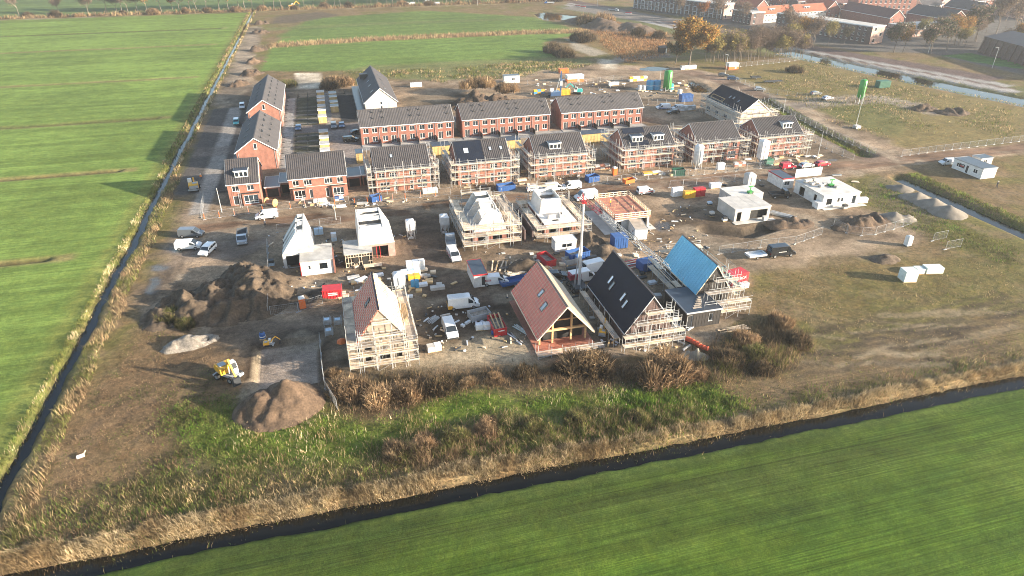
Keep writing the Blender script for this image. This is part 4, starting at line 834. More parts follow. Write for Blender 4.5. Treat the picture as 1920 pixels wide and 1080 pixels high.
g = thing('party_wall', 'dark blockwork wall with gap between the two concrete shells', 'wall', (36.4, 125.6)); MB().box(0, 0, 0, .35, 12, 2.8).build('wall', K['brick_d'], g); MB().box(1.7, 0, 0, 2.05, 12, 2.8).build('wall', K['brick_d'], g); MB().box(.4, 8, .02, 1.65, 12, 2.5).build('unlit_gap_fill', K['dim'], g)  # dark block painted as the unlit depth of the gap

# floor slab with timber edge protection
g = thing('unfinished_house', 'single storey shell with brown deck and yellow timber edge railing', 'house', (57.0, 125.4)); W_, L_ = 8.2, 12.0
m = MB(); facade(m, sideT('front', W_, L_), W_, 0, 2.9, [(.5, .05, 1.1, 2.3, 'o'), (4.0, .05, 3.8, 2.6, 'o')]); [facade(m, sideT(s, W_, L_), W_ if s == 'back' else L_, 0, 2.9, [(3, .8, 2, 1.5, 'o')]) for s in ('back', 'left', 'right')]
m.build('wall', K['whiteblock'], g); MB().box(.4, 1.0, .02, W_-.4, 1.1, 2.85).build('interior', K['dim'], g)
MB().box(-.25, -.25, 2.904, W_+.25, L_+.25, 3.12).build('deck', K['brickpack'], g)
for i in range(6): MB().box(.2, .3+i*1.95, 3.124, W_-.2, .36+i*1.95, 3.15).build('joint_strip', K['timber'], g)
def rail_run(par, p, q, z0=3.12, mt='batten'):
    p, q = Vector((*p, z0)), Vector((*q, z0)); d = q-p; nn = max(2, round(d.length/.95))
    for i in range(nn+1): MB().beam(p+d*i/nn, p+d*i/nn+Vector((0, 0, 1.15)), .09, .09).build('post', K[mt], par)
    for z in (.15, .6, 1.1): MB().beam(p+Vector((0, 0, z)), q+Vector((0, 0, z)), .04, .16).build('rail', K[mt], par)
C4 = [(-.2, -.2), (W_+.2, -.2), (W_+.2, L_+.2), (-.2, L_+.2)]
for a, b_ in zip(C4, C4[1:]+C4[:1]): rail_run(g, a, b_)
for x, y in ((2, 5), (5.5, 3.5), (5.8, 3.9), (6.1, 3.6), (3.6, 7)): MB().tube((x, y, 3.12), (x, y, 4.1), .03, n=5).build('starter_bar', K['batten'], g)
MB().box(W_+.5, 3, 1.6, W_+1.8, 11, 2.9).build('stair_panel', K['timber'], g)
MB().box(-2.6, -1.0, .01, W_+1.5, L_+.5, .05).build('ground_slab', K['concrete_pale'], g)

# concrete single storey shells on the right
g = thing('unfinished_house', 'L-shaped grey concrete shell with big openings and flat slab roof', 'house', (85.5, 123.4)); 
shell(g, 9.1, 7.4, 2.9, 0, K['concrete_pale'], {'front': [(.6, .05, 1.1, 2.2, 'o'), (4.0, .3, 4.4, 2.1, 'o')], 'left': [], 'right': [], 'back': []}); MB().box(-.15, -.15, 2.903, 9.25, 7.5, 3.12).build('roof_slab', K['concrete_pale'], g); MB().box(.3, 1.0, .02, 8.8, 1.1, 2.88).build('interior', K['dim'], g)
m = MB(); m.box(3.6, 7.41, 0, 12, 13, 2.9); m.build('rear_wall', K['concrete'], g); MB().box(3.5, 7.52, 2.905, 12.1, 13.1, 3.1).build('roof_slab', K['concrete_pale'], g); MB().box(3.58, 8.6, 1.0, 3.597, 10.0, 2.3).build('opening', K['dim'], g)
for x in (1.6, 4.6, 6.4): MB().box(x, -.1, 3.124, x+.03, 7.4, 3.135).build('slab_joint', K['concrete'], g)
MB().box(-.5, -1.6, -.02, 10, -.2, .06).build('apron', K['concrete_pale'], g)
g = thing('unfinished_house', 'white concrete shell with cluttered flat slab beside the office container', 'house', (110.3, 125.4)); 
shell(g, 10.2, 11.0, 2.9, 0, K['whiteblock'], {'front': [(1.0, .5, 1.6, 1.7, 'w1'), (4.0, 1.0, .7, 1.1, 'w1'), (5.0, 1.0, .7, 1.1, 'w1'), (8.2, .1, 1.1, 2.2, 'w1')], 'left': [(2.0, .1, 2.0, 2.2, 'o'), (7.6, .1, 1.0, 2.2, 'o')], 'right': [], 'back': []}); MB().box(-.15, -.15, 2.903, 10.35, 11.1, 3.12).build('roof_slab', K['concrete_pale'], g); MB().box(1, .6, .02, 9.8, 10, 2.85).build('interior', K['dim'], g)
MB().box(-.4, -1.5, -.02, 11.5, -.2, .07).build('apron', K['concrete_pale'], g); MB().box(-1.6, -.6, 0, -.3, 1.5, 1.5).build('stacked_panels', K['white'], g)

# ------------------------------------------------------------------ four steep roofed houses at the front
def batten_grid(par, L, W, eave, ridge, side, hs=.42, vs=.9, hw=.055, mt='batten', ov=.3, hh=.05):
    Fx, A, U, N = slope_frame(L, W, eave, ridge, side); N = Vector(N).normalized(); ln = math.hypot(W/2, ridge-eave); m = MB(); t0 = -ov/(W/2); nr = int(ln*(1-t0)/hs)
    for i in range(nr+1):
        t = t0+(1-t0)*i/nr*.985; a = Vector(Fx(-.2, t))+N*(.15+hh); b_ = Vector(Fx(L+.2, t))+N*(.15+hh); m.beam(a, b_, hw, hh)
    tag(m.build('tile_batten', K[mt], par), kind='stuff'); m = MB()
    for i in range(int(L/vs)+1):
        a = Vector(Fx(i*vs, t0))+N*.14; b_ = Vector(Fx(i*vs, .99))+N*.14; m.beam(a, b_, .06, .05)
    tag(m.build('counter_batten', K[mt], par), kind='stuff')
# (1) left: red foil and battens, scaffolded all round
h = thing('steep_roofed_house', 'steep red battened roof house wrapped in scaffolding, leftmost of the front four', 'house', (6.6, 88.7), 90); L, W = 12.2, 7.2
shell(h, L, W, 4.6, 9.7, K['plank_grey'], {'left': [(.8, .4, .9, 1.6, 'o'), (3.0, .4, 1.6, 1.6, 'o'), (5.6, .4, .9, 1.6, 'o'), (.9, 2.8, .9, 1.4, 'o')], 'front': [], 'back': [], 'right': []}); inner(h, L, W, 4.3)
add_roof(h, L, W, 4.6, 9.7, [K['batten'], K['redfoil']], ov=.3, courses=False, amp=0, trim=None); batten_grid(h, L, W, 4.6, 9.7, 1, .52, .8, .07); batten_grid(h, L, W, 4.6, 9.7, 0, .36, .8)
Fx, A, U, N = slope_frame(L, W, 4.6, 9.7, 1); skylight(h, Fx(5.2, .52), A, U, N, 1.0, 1.5)
scaffold('plank scaffolding wrapped round the leftmost red battened roof', -2.3, 86.7, 8.3, 103.0, (1.1, 2.9, 4.6), 'SENW', w=1.55, skip=.04, extra=.5)
scaffold('upper plank scaffold before the gable of the leftmost red roof', -.6, 87.0, 6.6, 88.4, (5.9,), 'S', skip=0, lad=False)
scaffold('small top scaffold perch at the leftmost red gable peak', 1.7, 87.2, 4.6, 88.3, (8.0,), 'S', skip=0, lad=False)
for i in range(5): o = MB().box(0, 0, 0, .2, 6.0-i*.4, .05).build('plank', K['timber'], None, (6.75+i*.22, 92.2+i*.3, 4.75+i*.05)); tag(o, 'reddish plank lying on the scaffold beside the leftmost red roof', 'plank', 'planks on the leftmost scaffold')
# (2) red battened roof on timber posts
h = thing('timber_frame_house', 'red battened roof on open timber posts with two skylights', 'house', (36.3, 85.3), 90); L, W = 16.0, 8.9; EV, RG = 2.7, 7.7
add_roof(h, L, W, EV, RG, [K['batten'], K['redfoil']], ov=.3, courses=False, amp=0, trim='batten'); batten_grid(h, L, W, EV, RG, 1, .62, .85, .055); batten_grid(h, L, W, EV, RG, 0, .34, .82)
Fx, A, U, N = slope_frame(L, W, EV, RG, 1); skylight(h, Fx(7.7, .52), A, U, N, 1.0, 1.5); skylight(h, Fx(4.3, .38), A, U, N, 1.1, 1.7)
for y in (.5, 3.0, 6.2, 8.4):
    zt = EV+(RG-EV)*(1-abs(y-W/2)/(W/2))-.25; MB().box(1.5, y-.15, .25, 1.8, y+.15, zt).build('post', K['timber'], h)
MB().box(1.47, .4, 2.5, 1.83, 8.5, 2.85).build('tie_beam', K['timber'], h); MB().box(1.52, 2.0, 4.4, 1.7, 6.9, 4.55).build('collar_beam', K['timber'], h)
for y in (.45, 8.45):
    for x in (4.5, 8, 11.5, 15): MB().box(x, y-.12, .25, x+.24, y+.12, EV).build('post', K['timber'], h)
MB().extrude([(2.6, .7, .26), (2.6, 8.2, .26), (2.6, 8.2, 3.0), (2.6, W/2, 7.0), (2.6, .7, 3.0)], (.15, 0, 0)).build('gable_unlit_sheet', K['dim'], h); MB().box(-.4, -.5, -.05, L+.5, W+.6, .25).build('floor_slab', K['brickpack'], h); MB().extrude([(15.6, .7, .26), (15.6, 8.2, .26), (15.6, 8.2, 3.0), (15.6, W/2, 7.0), (15.6, .7, 3.0)], (.15, 0, 0)).build('rear_unlit_sheet', K['dim'], h)  # dark sheets stand in for the unlit space under the roof
scaffold('low scaffold deck before the open timber gable', 26.6, 83.4, 38.0, 85.0, (.35,), 'S', w=1.5, skip=.1, lad=False)
# (3) black membrane roof
h = thing('steep_roofed_house', 'steep plain black roof house with four narrow skylights', 'house', (49.8, 83.4), 90); L, W = 16.6, 8.3; EV, RG = 2.9, 8.7
shell(h, L, W, EV, RG, K['brick_d'], {'left': [(1, .3, 1.6, 2, 'o'), (4, .3, 2.4, 2, 'o')], 'front': [], 'back': [(2, .2, 2.5, 2.2, 'o'), (8, .2, 2.5, 2.2, 'o')], 'right': []}); inner(h, L, W, 2.6)  # gable shade behind the scaffold put into the dark wall colour
add_roof(h, L, W, EV, RG, K['membrane'], ov=.35, courses=False, amp=0, trim='silver')
Fx, A, U, N = slope_frame(L, W, EV, RG, 1)
for x, t in ((11.4, .36), (10.0, .28), (5.6, .32), (4.0, .25)): skylight(h, Fx(x, t), A, U, N, .75, 1.7)
scaffold('stepped bright scaffolding before the black roofed gable', 40.2, 80.9, 50.8, 83.1, (1.3, 2.9), 'S', w=1.15, skip=.1, toe=False)
scaffold('middle stage scaffold on the black roofed gable', 42.4, 81.7, 50.2, 83.1, (4.5,), 'S', w=1.1, skip=.05, lad=False, toe=False)
scaffold('top stage scaffold on the black roofed gable', 44.2, 81.9, 48.8, 83.1, (6.1,), 'S', w=1.1, skip=0, lad=False, toe=False)
scaffold('side scaffold walkway along the black roof eave', 39.4, 83.4, 40.6, 99.5, (1.6,), 'W', w=1.1, skip=.1, lad=False)
for x, y, z in ((47.3, 82.0, 4.6), (48.7, 82.0, 2.9)): o = ob('ladder', ladder_mesh(3.6, .9), None, (x, y, z+.05)); tag(o, 'upright ladder frame on the black roofed gable scaffold, '+('higher one' if z > 4 else 'lower one'), 'ladder')
# (4) blue foil roof with dark annex
h = thing('steep_roofed_house', 'steep bright blue foil roof house at the right front', 'house', (64.3, 90.8), 90); L, W = 12.6, 6.2; EV, RG = 3.6, 8.4
shell(h, L, W, EV, RG, K['blackwood'], {'left': [(1.2, .5, 1.4, 1.8, 'o'), (3.6, .5, 1.4, 1.8, 'o')], 'front': [], 'back': [], 'right': []}); inner(h, L, W, 3.3)  # dark wall colour carries the shade on the gable behind the scaffold
add_roof(h, L, W, EV, RG, K['bluefoil'], ov=.35, courses=False, amp=0, trim='batten'); Fx, A, U, N = slope_frame(L, W, EV, RG, 1); Nn = Vector(N).normalized()
for i in range(14): m = MB(); t = i/14+.02; m.beam(Vector(Fx(-.15, t))+Nn*.12, Vector(Fx(L+.15, t))+Nn*.12, .05, .05); m.build('batten', K['lightblue'], h)
for i in range(16): m = MB(); m.beam(Vector(Fx(i*.82+.1, -.08))+Nn*.13, Vector(Fx(i*.82+.1, .99))+Nn*.13, .06, .05); m.build('counter_batten', K['lightblue'], h)
g = thing('annex', 'dark timber clad flat roofed annex below the blue roof', 'annex', (53.4, 85.4)); W_, L_ = 6.4, 8.2
shell(g, W_, L_, 3.0, 0, K['blackwood'], {'front': [(.15, .1, 1.0, 2.4, 'd'), (4.2, .9, .7, 1.5, 'w1')], 'left': [], 'right': [], 'back': []}); MB().box(-.1, -.1, 3.004, W_+.1, L_+.1, 3.14).build('flat_roof', K['bitumen'], g)
for a in ((-.16, -.16, W_+.16, -.104), (-.16, -.1, -.104, L_), (W_+.104, -.1, W_+.16, L_)): MB().box(a[0], a[1], 2.9, a[2], a[3], 3.2).build('roof_trim', K['silver'], g)
for x in np.arange(1.3, W_, .55): MB().box(x, -.03, .1, x+.05, -.003, 2.95).build('cladding_batten', K['blackwood'], g)
for i in range(6): MB().box(1.6+i*.5, 1.0+i*.6, 3.15, 3.2+i*.3, 1.35+i*.6, 3.2+i*.02).build('roof_board', K['plank_grey'], g)
scaffold('wide bright scaffolding before the blue roofed gable', 57.2, 86.6, 66.4, 90.4, (1.3, 2.9), 'S', w=1.3, skip=.1, toe=False); scaffold('upper scaffold stage at the blue roofed gable', 58.4, 88.0, 65.6, 90.3, (4.4,), 'S', w=1.2, skip=.1, lad=False, toe=False); scaffold('top scaffold stage at the blue roofed gable peak', 60.4, 89.2, 65.2, 90.3, (5.9,), 'S', w=1.0, skip=.1, lad=False, toe=False)
scaffold('long scaffold run along the left side of the blue roof', 55.6, 93.8, 57.4, 105.6, (1.6, 3.2), 'W', w=1.2, skip=.1, lad=False); scaffold('scaffold along the far right side of the blue roof', 65.4, 91.0, 67.0, 105.6, (1.6, 3.4), 'E', w=1.2, skip=.1, lad=False); scaffold('scaffold behind the blue roof', 57.6, 104.2, 66.6, 105.6, (3.0, 4.8), 'N', w=1.2, skip=.1, lad=False)
# ------------------------------------------------------------------ vehicles
PROF = {  # side outline as (x/L, z) with z in metres, rear at 0
 'van': (5.1, 1.96, 1.97, [(0, .34), (0, 1.0), (.012, 1.85), (.03, 1.95), (.62, 1.97), (.67, 1.93), (.84, 1.18), (.955, .98), (.99, .78), (1, .36)], 1.12, (.665, .835)),
 'bigvan': (5.7, 2.05, 2.45, [(0, .36), (0, 1.1), (.012, 2.35), (.03, 2.44), (.66, 2.46), (.71, 2.40), (.86, 1.30), (.96, 1.08), (.99, .82), (1, .38)], 1.25, (.708, .855)),
 'car': (4.35, 1.8, 1.48, [(0, .36), (0, .8), (.03, .98), (.12, 1.36), (.22, 1.46), (.52, 1.48), (.58, 1.43), (.74, .98), (.95, .84), (.99, .68), (1, .34)], .96, (.585, .73)),
 'estate': (4.8, 1.85, 1.72, [(0, .36), (0, .95), (.02, 1.55), (.05, 1.68), (.55, 1.72), (.60, 1.68), (.77, 1.08), (.95, .92), (.99, .72), (1, .36)], 1.06, (.605, .765)),
 'minivan': (4.4, 1.82, 1.84, [(0, .36), (0, 1.0), (.012, 1.72), (.03, 1.82), (.60, 1.84), (.65, 1.80), (.80, 1.12), (.95, .95), (.99, .74), (1, .36)], 1.08, (.65, .795)),
}
def wheel(par, x, y, r=.34, w=.24):
    t = cached(('tyre', r, w), lambda: MB().tube((0, -w/2, 0), (0, w/2, 0), r, n=16).mesh('wheel', K['rubber'], True)); rm = cached(('rim', r, w), lambda: MB().tube((0, -w/2-.012, 0), (0, w/2+.012, 0), r*.6, n=12).mesh('rim', K['rim']))
    o = ob('wheel', t, par, (x, y, r)); ob('rim', rm, o); return o
def vehicle(label, cat, px, hd, kind, paint_, name=None, group=None, extra=None, pos=None):
    L, Wd, H, prof, belt, ws = PROF[kind]; x, y = pos or G(*px); t = thing(name or cat.replace(' ', '_'), label, cat, (x, y), hd, group)
    def wz(z): return Wd/2*(1-.13*max(0, (z-belt)/(H-belt))**1.2) if z > belt else Wd/2*(.96 if z < .5 else 1)
    bm = bmesh.new(); rows = []
    for sgn in (-1, 1): rows.append([bm.verts.new((p[0]*L-L/2, sgn*wz(p[1]), p[1])) for p in prof])
    n_ = len(prof); bm.faces.new(rows[0]); bm.faces.new(rows[1][::-1])
    for i in range(n_): bm.faces.new((rows[0][(i+1) % n_], rows[0][i], rows[1][i], rows[1][(i+1) % n_]))
    bmesh.ops.recalc_face_normals(bm, faces=bm.faces[:])
    bmesh.ops.bevel(bm, geom=[e for e in bm.edges if e.calc_face_angle(0) > .35], offset=.055, segments=2, affect='EDGES', profile=.6)
    me = bpy.data.meshes.new('body'); bm.to_mesh(me); bm.free(); me.materials.append(K[paint_]); body = ob('body', me, t)
    X = lambda f: f*L-L/2
    def zs_(f):   # top outline height at f
        up = [p for p in prof if p[1] > .5]
        for a, b_ in zip(up[:-1], up[1:]):
            if a[0] <= f <= b_[0] and b_[0] > a[0]: return a[1]+(b_[1]-a[1])*(f-a[0])/(b_[0]-a[0])
        return H
    e = .02
    m = MB(); a, b_ = ws[0]+.012, ws[1]-.01; za, zb = zs_(a), zs_(b_); wa, wb = wz(za)-.10, wz(zb)-.09
    m.add([(X(a)+e, -wa, za+e), (X(a)+e, wa, za+e), (X(b_)+e, wb, zb+e), (X(b_)+e, -wb, zb+e)], [(0, 1, 2, 3)]); m.build('windscreen', K['carglass'], t)
    fs = {'car': [(.16, .36), (.38, .66)], 'estate': [(.06, .30), (.32, .50), (.52, .70)], 'van': [(.60, .765)], 'bigvan': [(.64, .79)], 'minivan': [(.58, .735)]}[kind]
    for sgn in (-1, 1):
        for fa, fb in fs:
            zl = belt+.03; pts = []
            for f, z in ((fa, zl), (fb, zl), (fb, min(H-.2, zs_(fb)-.1)), (fa, min(H-.2, zs_(fa)-.12))): pts.append((X(f), sgn*(wz(max(z, belt))+.012), max(z, zl+.02)))
            MB().add(pts, [(0, 1, 2, 3)]).build('side_window', K['carglass'], t)
        MB().box(X(.985), sgn*Wd*.36-.16, .72, X(1.0)+.02, sgn*Wd*.36+.16, .9).build('headlight', K['lamp'], t)
        MB().box(X(0)-.02, sgn*Wd*.43-.07, .85, X(.01), sgn*Wd*.43+.07, 1.2).build('taillight', K['tail'], t)
        MB().box(X(ws[1])-.1, sgn*(Wd/2+.02), belt-.02, X(ws[1])+.08, sgn*(Wd/2+.2), belt+.2).build('mirror', K['dark'], t)
        for f in (.17, .80): wheel(t, X(f), sgn*(Wd/2-.1), .33 if kind in ('car', 'estate') else .36)
    m = MB(); zt = H*.93 if 'van' in kind else zs_(.09); m.box(X(0)-.018, -Wd*.36, belt+.08, X(0)+.01, Wd*.36, min(zt, H-.25)) if 'van' in kind else m.add([(X(.045), -Wd*.34, zs_(.045)+.02), (X(.045), Wd*.34, zs_(.045)+.02), (X(.11), Wd*.33, zs_(.11)+.03), (X(.11), -Wd*.33, zs_(.11)+.03)], [(0, 1, 2, 3)])
    m.build('rear_window', K['carglass'], t)
    MB().box(X(1)-.04, -Wd*.46, .34, X(1)+.05, Wd*.46, .60).build('bumper', K['dark'], t); MB().box(X(0)-.05, -Wd*.46, .36, X(0)+.04, Wd*.46, .56).build('bumper', K['dark'], t)
    if extra: extra(t, L, Wd, H)
    return t
def lettering(par, txt, size, loc, rot, col, name='lettering'):
    cu = bpy.data.curves.new('lettering', 'FONT'); cu.body = txt; cu.size = size; cu.extrude = .004; cu.align_x = 'CENTER'
    o = bpy.data.objects.new('tmp_text', cu); COL.objects.link(o); me = bpy.data.meshes.new_from_object(o); bpy.data.objects.remove(o); me.materials.append(K[col])
    q = ob(name, me, par, loc); q.rotation_euler = rot; return q
def side_mark(txt, col, size=.34, z=1.25, x=-.6):
    def f(t, L, Wd, H):
        lettering(t, txt, size, (x, -Wd/2-.02, z), (R(90), 0, 0), col); lettering(t, txt, size, (x, Wd/2+.02, z), (R(90), 0, R(180)), col)
    return f
def roof_rack(t, L, Wd, H):
    m = MB()
    for y in (-.55, .55): m.beam((-L*.45, y, H+.12), (L*.1, y, H+.12), .05)
    for i in range(7): m.beam((-L*.44+i*.42, -.55, H+.14), (-L*.44+i*.42, .55, H+.14), .05)
    for y in (-.55, .55):
        for x in (-L*.4, 0): m.beam((x, y, H-.03), (x, y, H+.11), .05)
    m.build('roof_rack', K['silver'], t)
def yellow_rear(t, L, Wd, H):
    roof_rack(t, L, Wd, H); W2 = Wd/2+.012
    for s in (-1, 1): MB().add([(-L/2+.02, s*W2, .42), (-L/2+1.1, s*W2, .42), (-L/2+.75, s*W2, 1.1), (-L/2+.02, s*W2, 1.1)], [(0, 1, 2, 3)]).build('yellow_wrap', K['yellow'], t)
    MB().box(-L/2-.03, -Wd*.46, .5, -L/2-.004, Wd*.46, 1.15).build('yellow_wrap', K['yellow'], t)
def marks(par, x0, x1, y, z, h, col, n_=6, rows=1, face=-1):
    # illegible lettering: a row of small strokes
    rs = random.Random(n_); m = MB()
    for r_ in range(rows):
        x = x0
        while x < x1-.05:
            w = rs.uniform(.35, .9)*h; w = min(w, x1-x); m.box(x, y, z-r_*h*1.4, x+w*.8, y+.012*face, z-r_*h*1.4+h*rs.uniform(.75, 1)); x += w
    m.build('lettering', K[col], par)
def red_panel(t, L, Wd, H):
    for s in (-1, 1): MB().box(-L*.38, s*(Wd/2+.004), 1.15, -L*.38+1.1, s*(Wd/2+.016), 1.5).build('red_panel', K['red'], t); marks(t, -L*.38+.1, -L*.38+1.0, s*(Wd/2+.018), 1.24, .18, 'white', 5, 1, s)
def small_mark(t, L, Wd, H):
    for s in (-1, 1): marks(t, -1.2, .6, s*(Wd/2+.004), 1.25, .16, 'white', 9, 1, s)
def white_panel(t, L, Wd, H):
    for s in (-1, 1): MB().box(-.6, s*(Wd/2+.004), .75, .2, s*(Wd/2+.016), 1.35).build('white_panel', K['white'], t)
def red_stripe(t, L, Wd, H):
    for s in (-1, 1): MB().add([(-L/2+.1, s*(Wd/2+.014), .75), (L/2-.5, s*(Wd/2+.014), .75), (L/2-.5, s*(Wd/2+.014), .92), (-L/2+.1, s*(Wd/2+.014), .92)], [(0, 1, 2, 3)]).build('stripe', K['red'], t)
def blue_wave(t, L, Wd, H):
    for s in (-1, 1): MB().add([(-L/2+.3, s*(Wd/2+.014), .5), (L/2-.4, s*(Wd/2+.014), .5), (L/2-.9, s*(Wd/2+.014), 1.0), (-L/2+1.6, s*(Wd/2+.014), .75)], [(0, 1, 2, 3)]).build('stripe', K['blue'], t)
def white_roof(t, L, Wd, H): MB().box(-L/2+.2, -Wd*.40, H-.02, L*.12, Wd*.40, H+.02).build('white_roof', K['carwhite'], t)
VG = 'vehicles parked about the building site'
for lab, cat, px, hd, kind, pt, ex in (
    ('plain white van driving along the dirt road past the narrow brick house', 'van', (501, 409), 181, 'van', 'carwhite', None),
    ('dark grey van, farthest of the group beside the left dirt heap', 'van', (360, 443), head((335, 447), (385, 446)), 'van', 'cargrey', None),
    ('white van beside the dark grey van, left of the big dirt heap', 'van', (355, 466), head((333, 469), (380, 466)), 'van', 'carwhite', None),
    ('white people carrier parked askew, nearest to the big dirt heap', 'van', (390, 474), head((400, 463), (378, 483)), 'estate', 'carwhite', None),
    ('white van parked nose down beside the left scaffolded shell', 'van', (851, 484), head((845, 472), (858, 494)), 'van', 'carwhite', red_stripe),
    ('white van with red lettering parked by the blue trailer', 'van', (928, 532), head((904, 536), (954, 532)), 'van', 'carwhite', red_panel),
    ('white van with yellow rear and roof rack in the yard', 'van', (869, 576), head((842, 580), (897, 574)), 'bigvan', 'carwhite', yellow_rear),
    ('white van parked nose down beside the rubbish skip', 'van', (844, 624), head((838, 604), (850, 634)), 'van', 'carwhite', None),
    ('white high roofed van just right of the crane mast', 'van', (1092, 527), 8, 'bigvan', 'carwhite', None),
    ('pale van behind the high roofed van near the black roof', 'van', (1118, 508), 10, 'bigvan', 'carwhite', None),
    ('black car tucked behind the red battened roof', 'car', (1043, 521), -8, 'car', 'carblack', None),
    ('black van with trailer on the sandy track right of the blue roof', 'van', (1463, 479), -3, 'bigvan', 'carblack', small_mark),
    ('white van standing alone on the dirt road right of the timber railed deck', 'van', (1210, 363), 0, 'minivan', 'carwhite', red_stripe),
    ('white van facing left before the third scaffolded pair', 'van', (1071, 354), 180, 'van', 'carwhite', None),
    ('white van behind scaffold rails, left of the van facing it', 'van', (1040, 357), 0, 'van', 'carwhite', None),
    ('white bus like van next to the crane head', 'van', (1098, 374), 185, 'bigvan', 'carwhite', None),
    ('white car behind the scaffolded shells on the dirt road', 'car', (1003, 358), 0, 'car', 'carwhite', None),
    ('red van parked at the end of the scaffolded row', 'van', (1476, 316), 0, 'minivan', 'carred', white_panel),
    ('silver grey car between the red van and the red car', 'car', (1511, 314), 5, 'car', 'carsilver', None),
    ('dark red car, rightmost of the cars at the row end', 'car', (1541, 311), 3, 'car', 'carred', None),
    ('white van beside the long site office cabin', 'van', (1775, 309), 170, 'minivan', 'carwhite', None),
    ('dark car on the far dirt road nearest the orange and white box', 'car', (1356, 143), -30, 'car', 'cargrey', None),
    ('dark blue car behind another on the far dirt road', 'car', (1374, 150), -25, 'estate', 'carblue', None),
    ('silver car beside the far dirt road fence', 'car', (1424, 170), -22, 'car', 'carsilver', None),
    ('grey car left of the green silo', 'car', (1529, 178), 0, 'car', 'cargrey', None),
    ('silver car nearest to the green silo on the sandy track', 'car', (1551, 187), 8, 'car', 'carsilver', None),
    ('white van with blue wave beside the right terrace', 'van', (1243, 205), 175, 'van', 'carwhite', blue_wave),
    ('plain white van right of the blue waved van', 'van', (1270, 206), 180, 'minivan', 'carwhite', None),
    ('black car before the two vans at the right terrace', 'car', (1262, 213), 175, 'car', 'carblack', None),
    ('small white van parked on the new street', 'van', (455, 203), -88, 'minivan', 'carwhite', None),
    ('teal van with white roof on the new street', 'van', (444, 233), -88, 'minivan', 'carteal', white_roof),
    ('dark car on the paving left of the garden sheds', 'car', (560, 243), -92, 'car', 'carblue', None),
    ('dark car right of the garden path, nearer to the sheds', 'car', (626, 239), -90, 'estate', 'cargrey', None),
    ('dark blue car right of the garden path, farther from the sheds', 'car', (641, 238), -90, 'car', 'carblue', None),
    ('black estate car on the brick paving beside the left terrace', 'car', (658, 265), 0, 'estate', 'carblack', None),
    ('dark car close to the end wall of the left terrace', 'car', (670, 251), 20, 'car', 'carblack', None)):
    vehicle(lab, cat, px, hd, kind, pt, None, VG, ex)
def flatbed(label, px, hd, cabp, bedm, L=5.6, nm='flatbed_truck', cat='truck', sides=.45):
    t = thing(nm, label, cat, G(*px), hd); W2 = 1.0
    m = MB(); m.extrude([(L/2-1.9, -W2, .5), (L/2-1.9, -W2, 2.1), (L/2-1.0, -W2, 2.12), (L/2-.5, -W2, 1.3), (L/2, -W2, 1.1), (L/2, -W2, .5)], (0, 2*W2, 0)); m.build('cab', K[cabp], t)
    MB().add([(L/2-.95, -.9, 2.08), (L/2-.95, .9, 2.08), (L/2-.47, .9, 1.33), (L/2-.47, -.9, 1.33)], [(0, 1, 2, 3)]).build('windscreen', K['carglass'], t)
    for s in (-1, 1): MB().add([(L/2-1.7, s*1.015, 1.3), (L/2-.75, s*1.015, 1.3), (L/2-1.05, s*1.015, 1.95), (L/2-1.7, s*1.015, 1.95)], [(0, 1, 2, 3)]).build('side_window', K['carglass'], t)
    m = MB(); m.box(-L/2, -1.05, .75, L/2-2.0, 1.05, .85)
    for a in ((-L/2, -1.05, L/2-2, -1.0), (-L/2, 1.0, L/2-2, 1.05), (-L/2, -.997, -L/2+.05, .997), (L/2-2.05, -.997, L/2-2, .997)): m.box(a[0], a[1], .853, a[2], a[3], .85+sides)
    m.build('load_bed', K[bedm], t); MB().box(-L/2+.1, -.5, .45, L/2-.2, .5, .748).build('chassis', K['dark'], t)
    for s in (-1, 1):
        for x in (-L/2+1.0, L/2-.95): wheel(t, x, s*.9, .38)
        MB().box(L/2-.01, s*.75-.15, .75, L/2+.03, s*.75+.15, .93).build('headlight', K['lamp'], t)
    return t
flatbed('grey flatbed truck with tarpaulin behind the big dirt heap', (456, 452), head((458, 432), (455, 462)), 'carsilver', 'cargrey', sides=1.1)
flatbed('open tipper truck behind the white van by the left scaffolded shell', (845, 460), head((845, 470), (842, 452)), 'carsilver', 'grey', sides=.7)
flatbed('grey truck on the town road', (1150, 21), -45, 'carsilver', 'grey', 7.5); flatbed('blue truck on the far town road', (1030, 7), 170, 'blue', 'grey', 7.5); flatbed('dark pickup truck by the office container', (1461, 370), -10, 'carblack', 'carblack', 5.2)
def trailer(label, px, hd, L=3.4, W2=.95, sides=.4, mt='galv', z=.6):
    t = thing('trailer', label, 'trailer', G(*px), hd); m = MB(); m.box(-L/2, -W2, z, L/2, W2, z+.08)
    for a in ((-L/2, -W2, L/2, -W2+.05), (-L/2, W2-.05, L/2, W2), (-L/2, -W2+.053, -L/2+.05, W2-.053), (L/2-.05, -W2+.053, L/2, W2-.053)): m.box(a[0], a[1], z+.083, a[2], a[3], z+.08+sides)
    m.build('bed', K[mt], t); MB().beam((L/2, 0, z-.1), (L/2+1.2, 0, .45), .1).beam((-L/2+.2, 0, z-.08), (L/2, 0, z-.08), .12).build('drawbar', K['dark'], t)
    for s in (-1, 1): wheel(t, -.1, s*(W2-.14), .28, .18)
    return t
trailer('silver flatbed trailer behind the black van', (1416, 483), 0, 4.0, 1.0, .35, 'silver'); trailer('empty flat trailer on the rough ground beyond the far fence', (1449, 155), -5, 8, 1.1, .1, 'dark'); trailer('dark trailer left of the empty flat trailer', (1416, 148), -8, 4, 1.0, .5, 'dark')
trailer('long blue trailer beside the red battened roof', (968, 533), 8, 6.5, 1.1, .6, 'blue'); trailer('orange and white tar boiler trailer on the road edge', (1178, 346), 10, 2.8, .8, .9, 'orange')

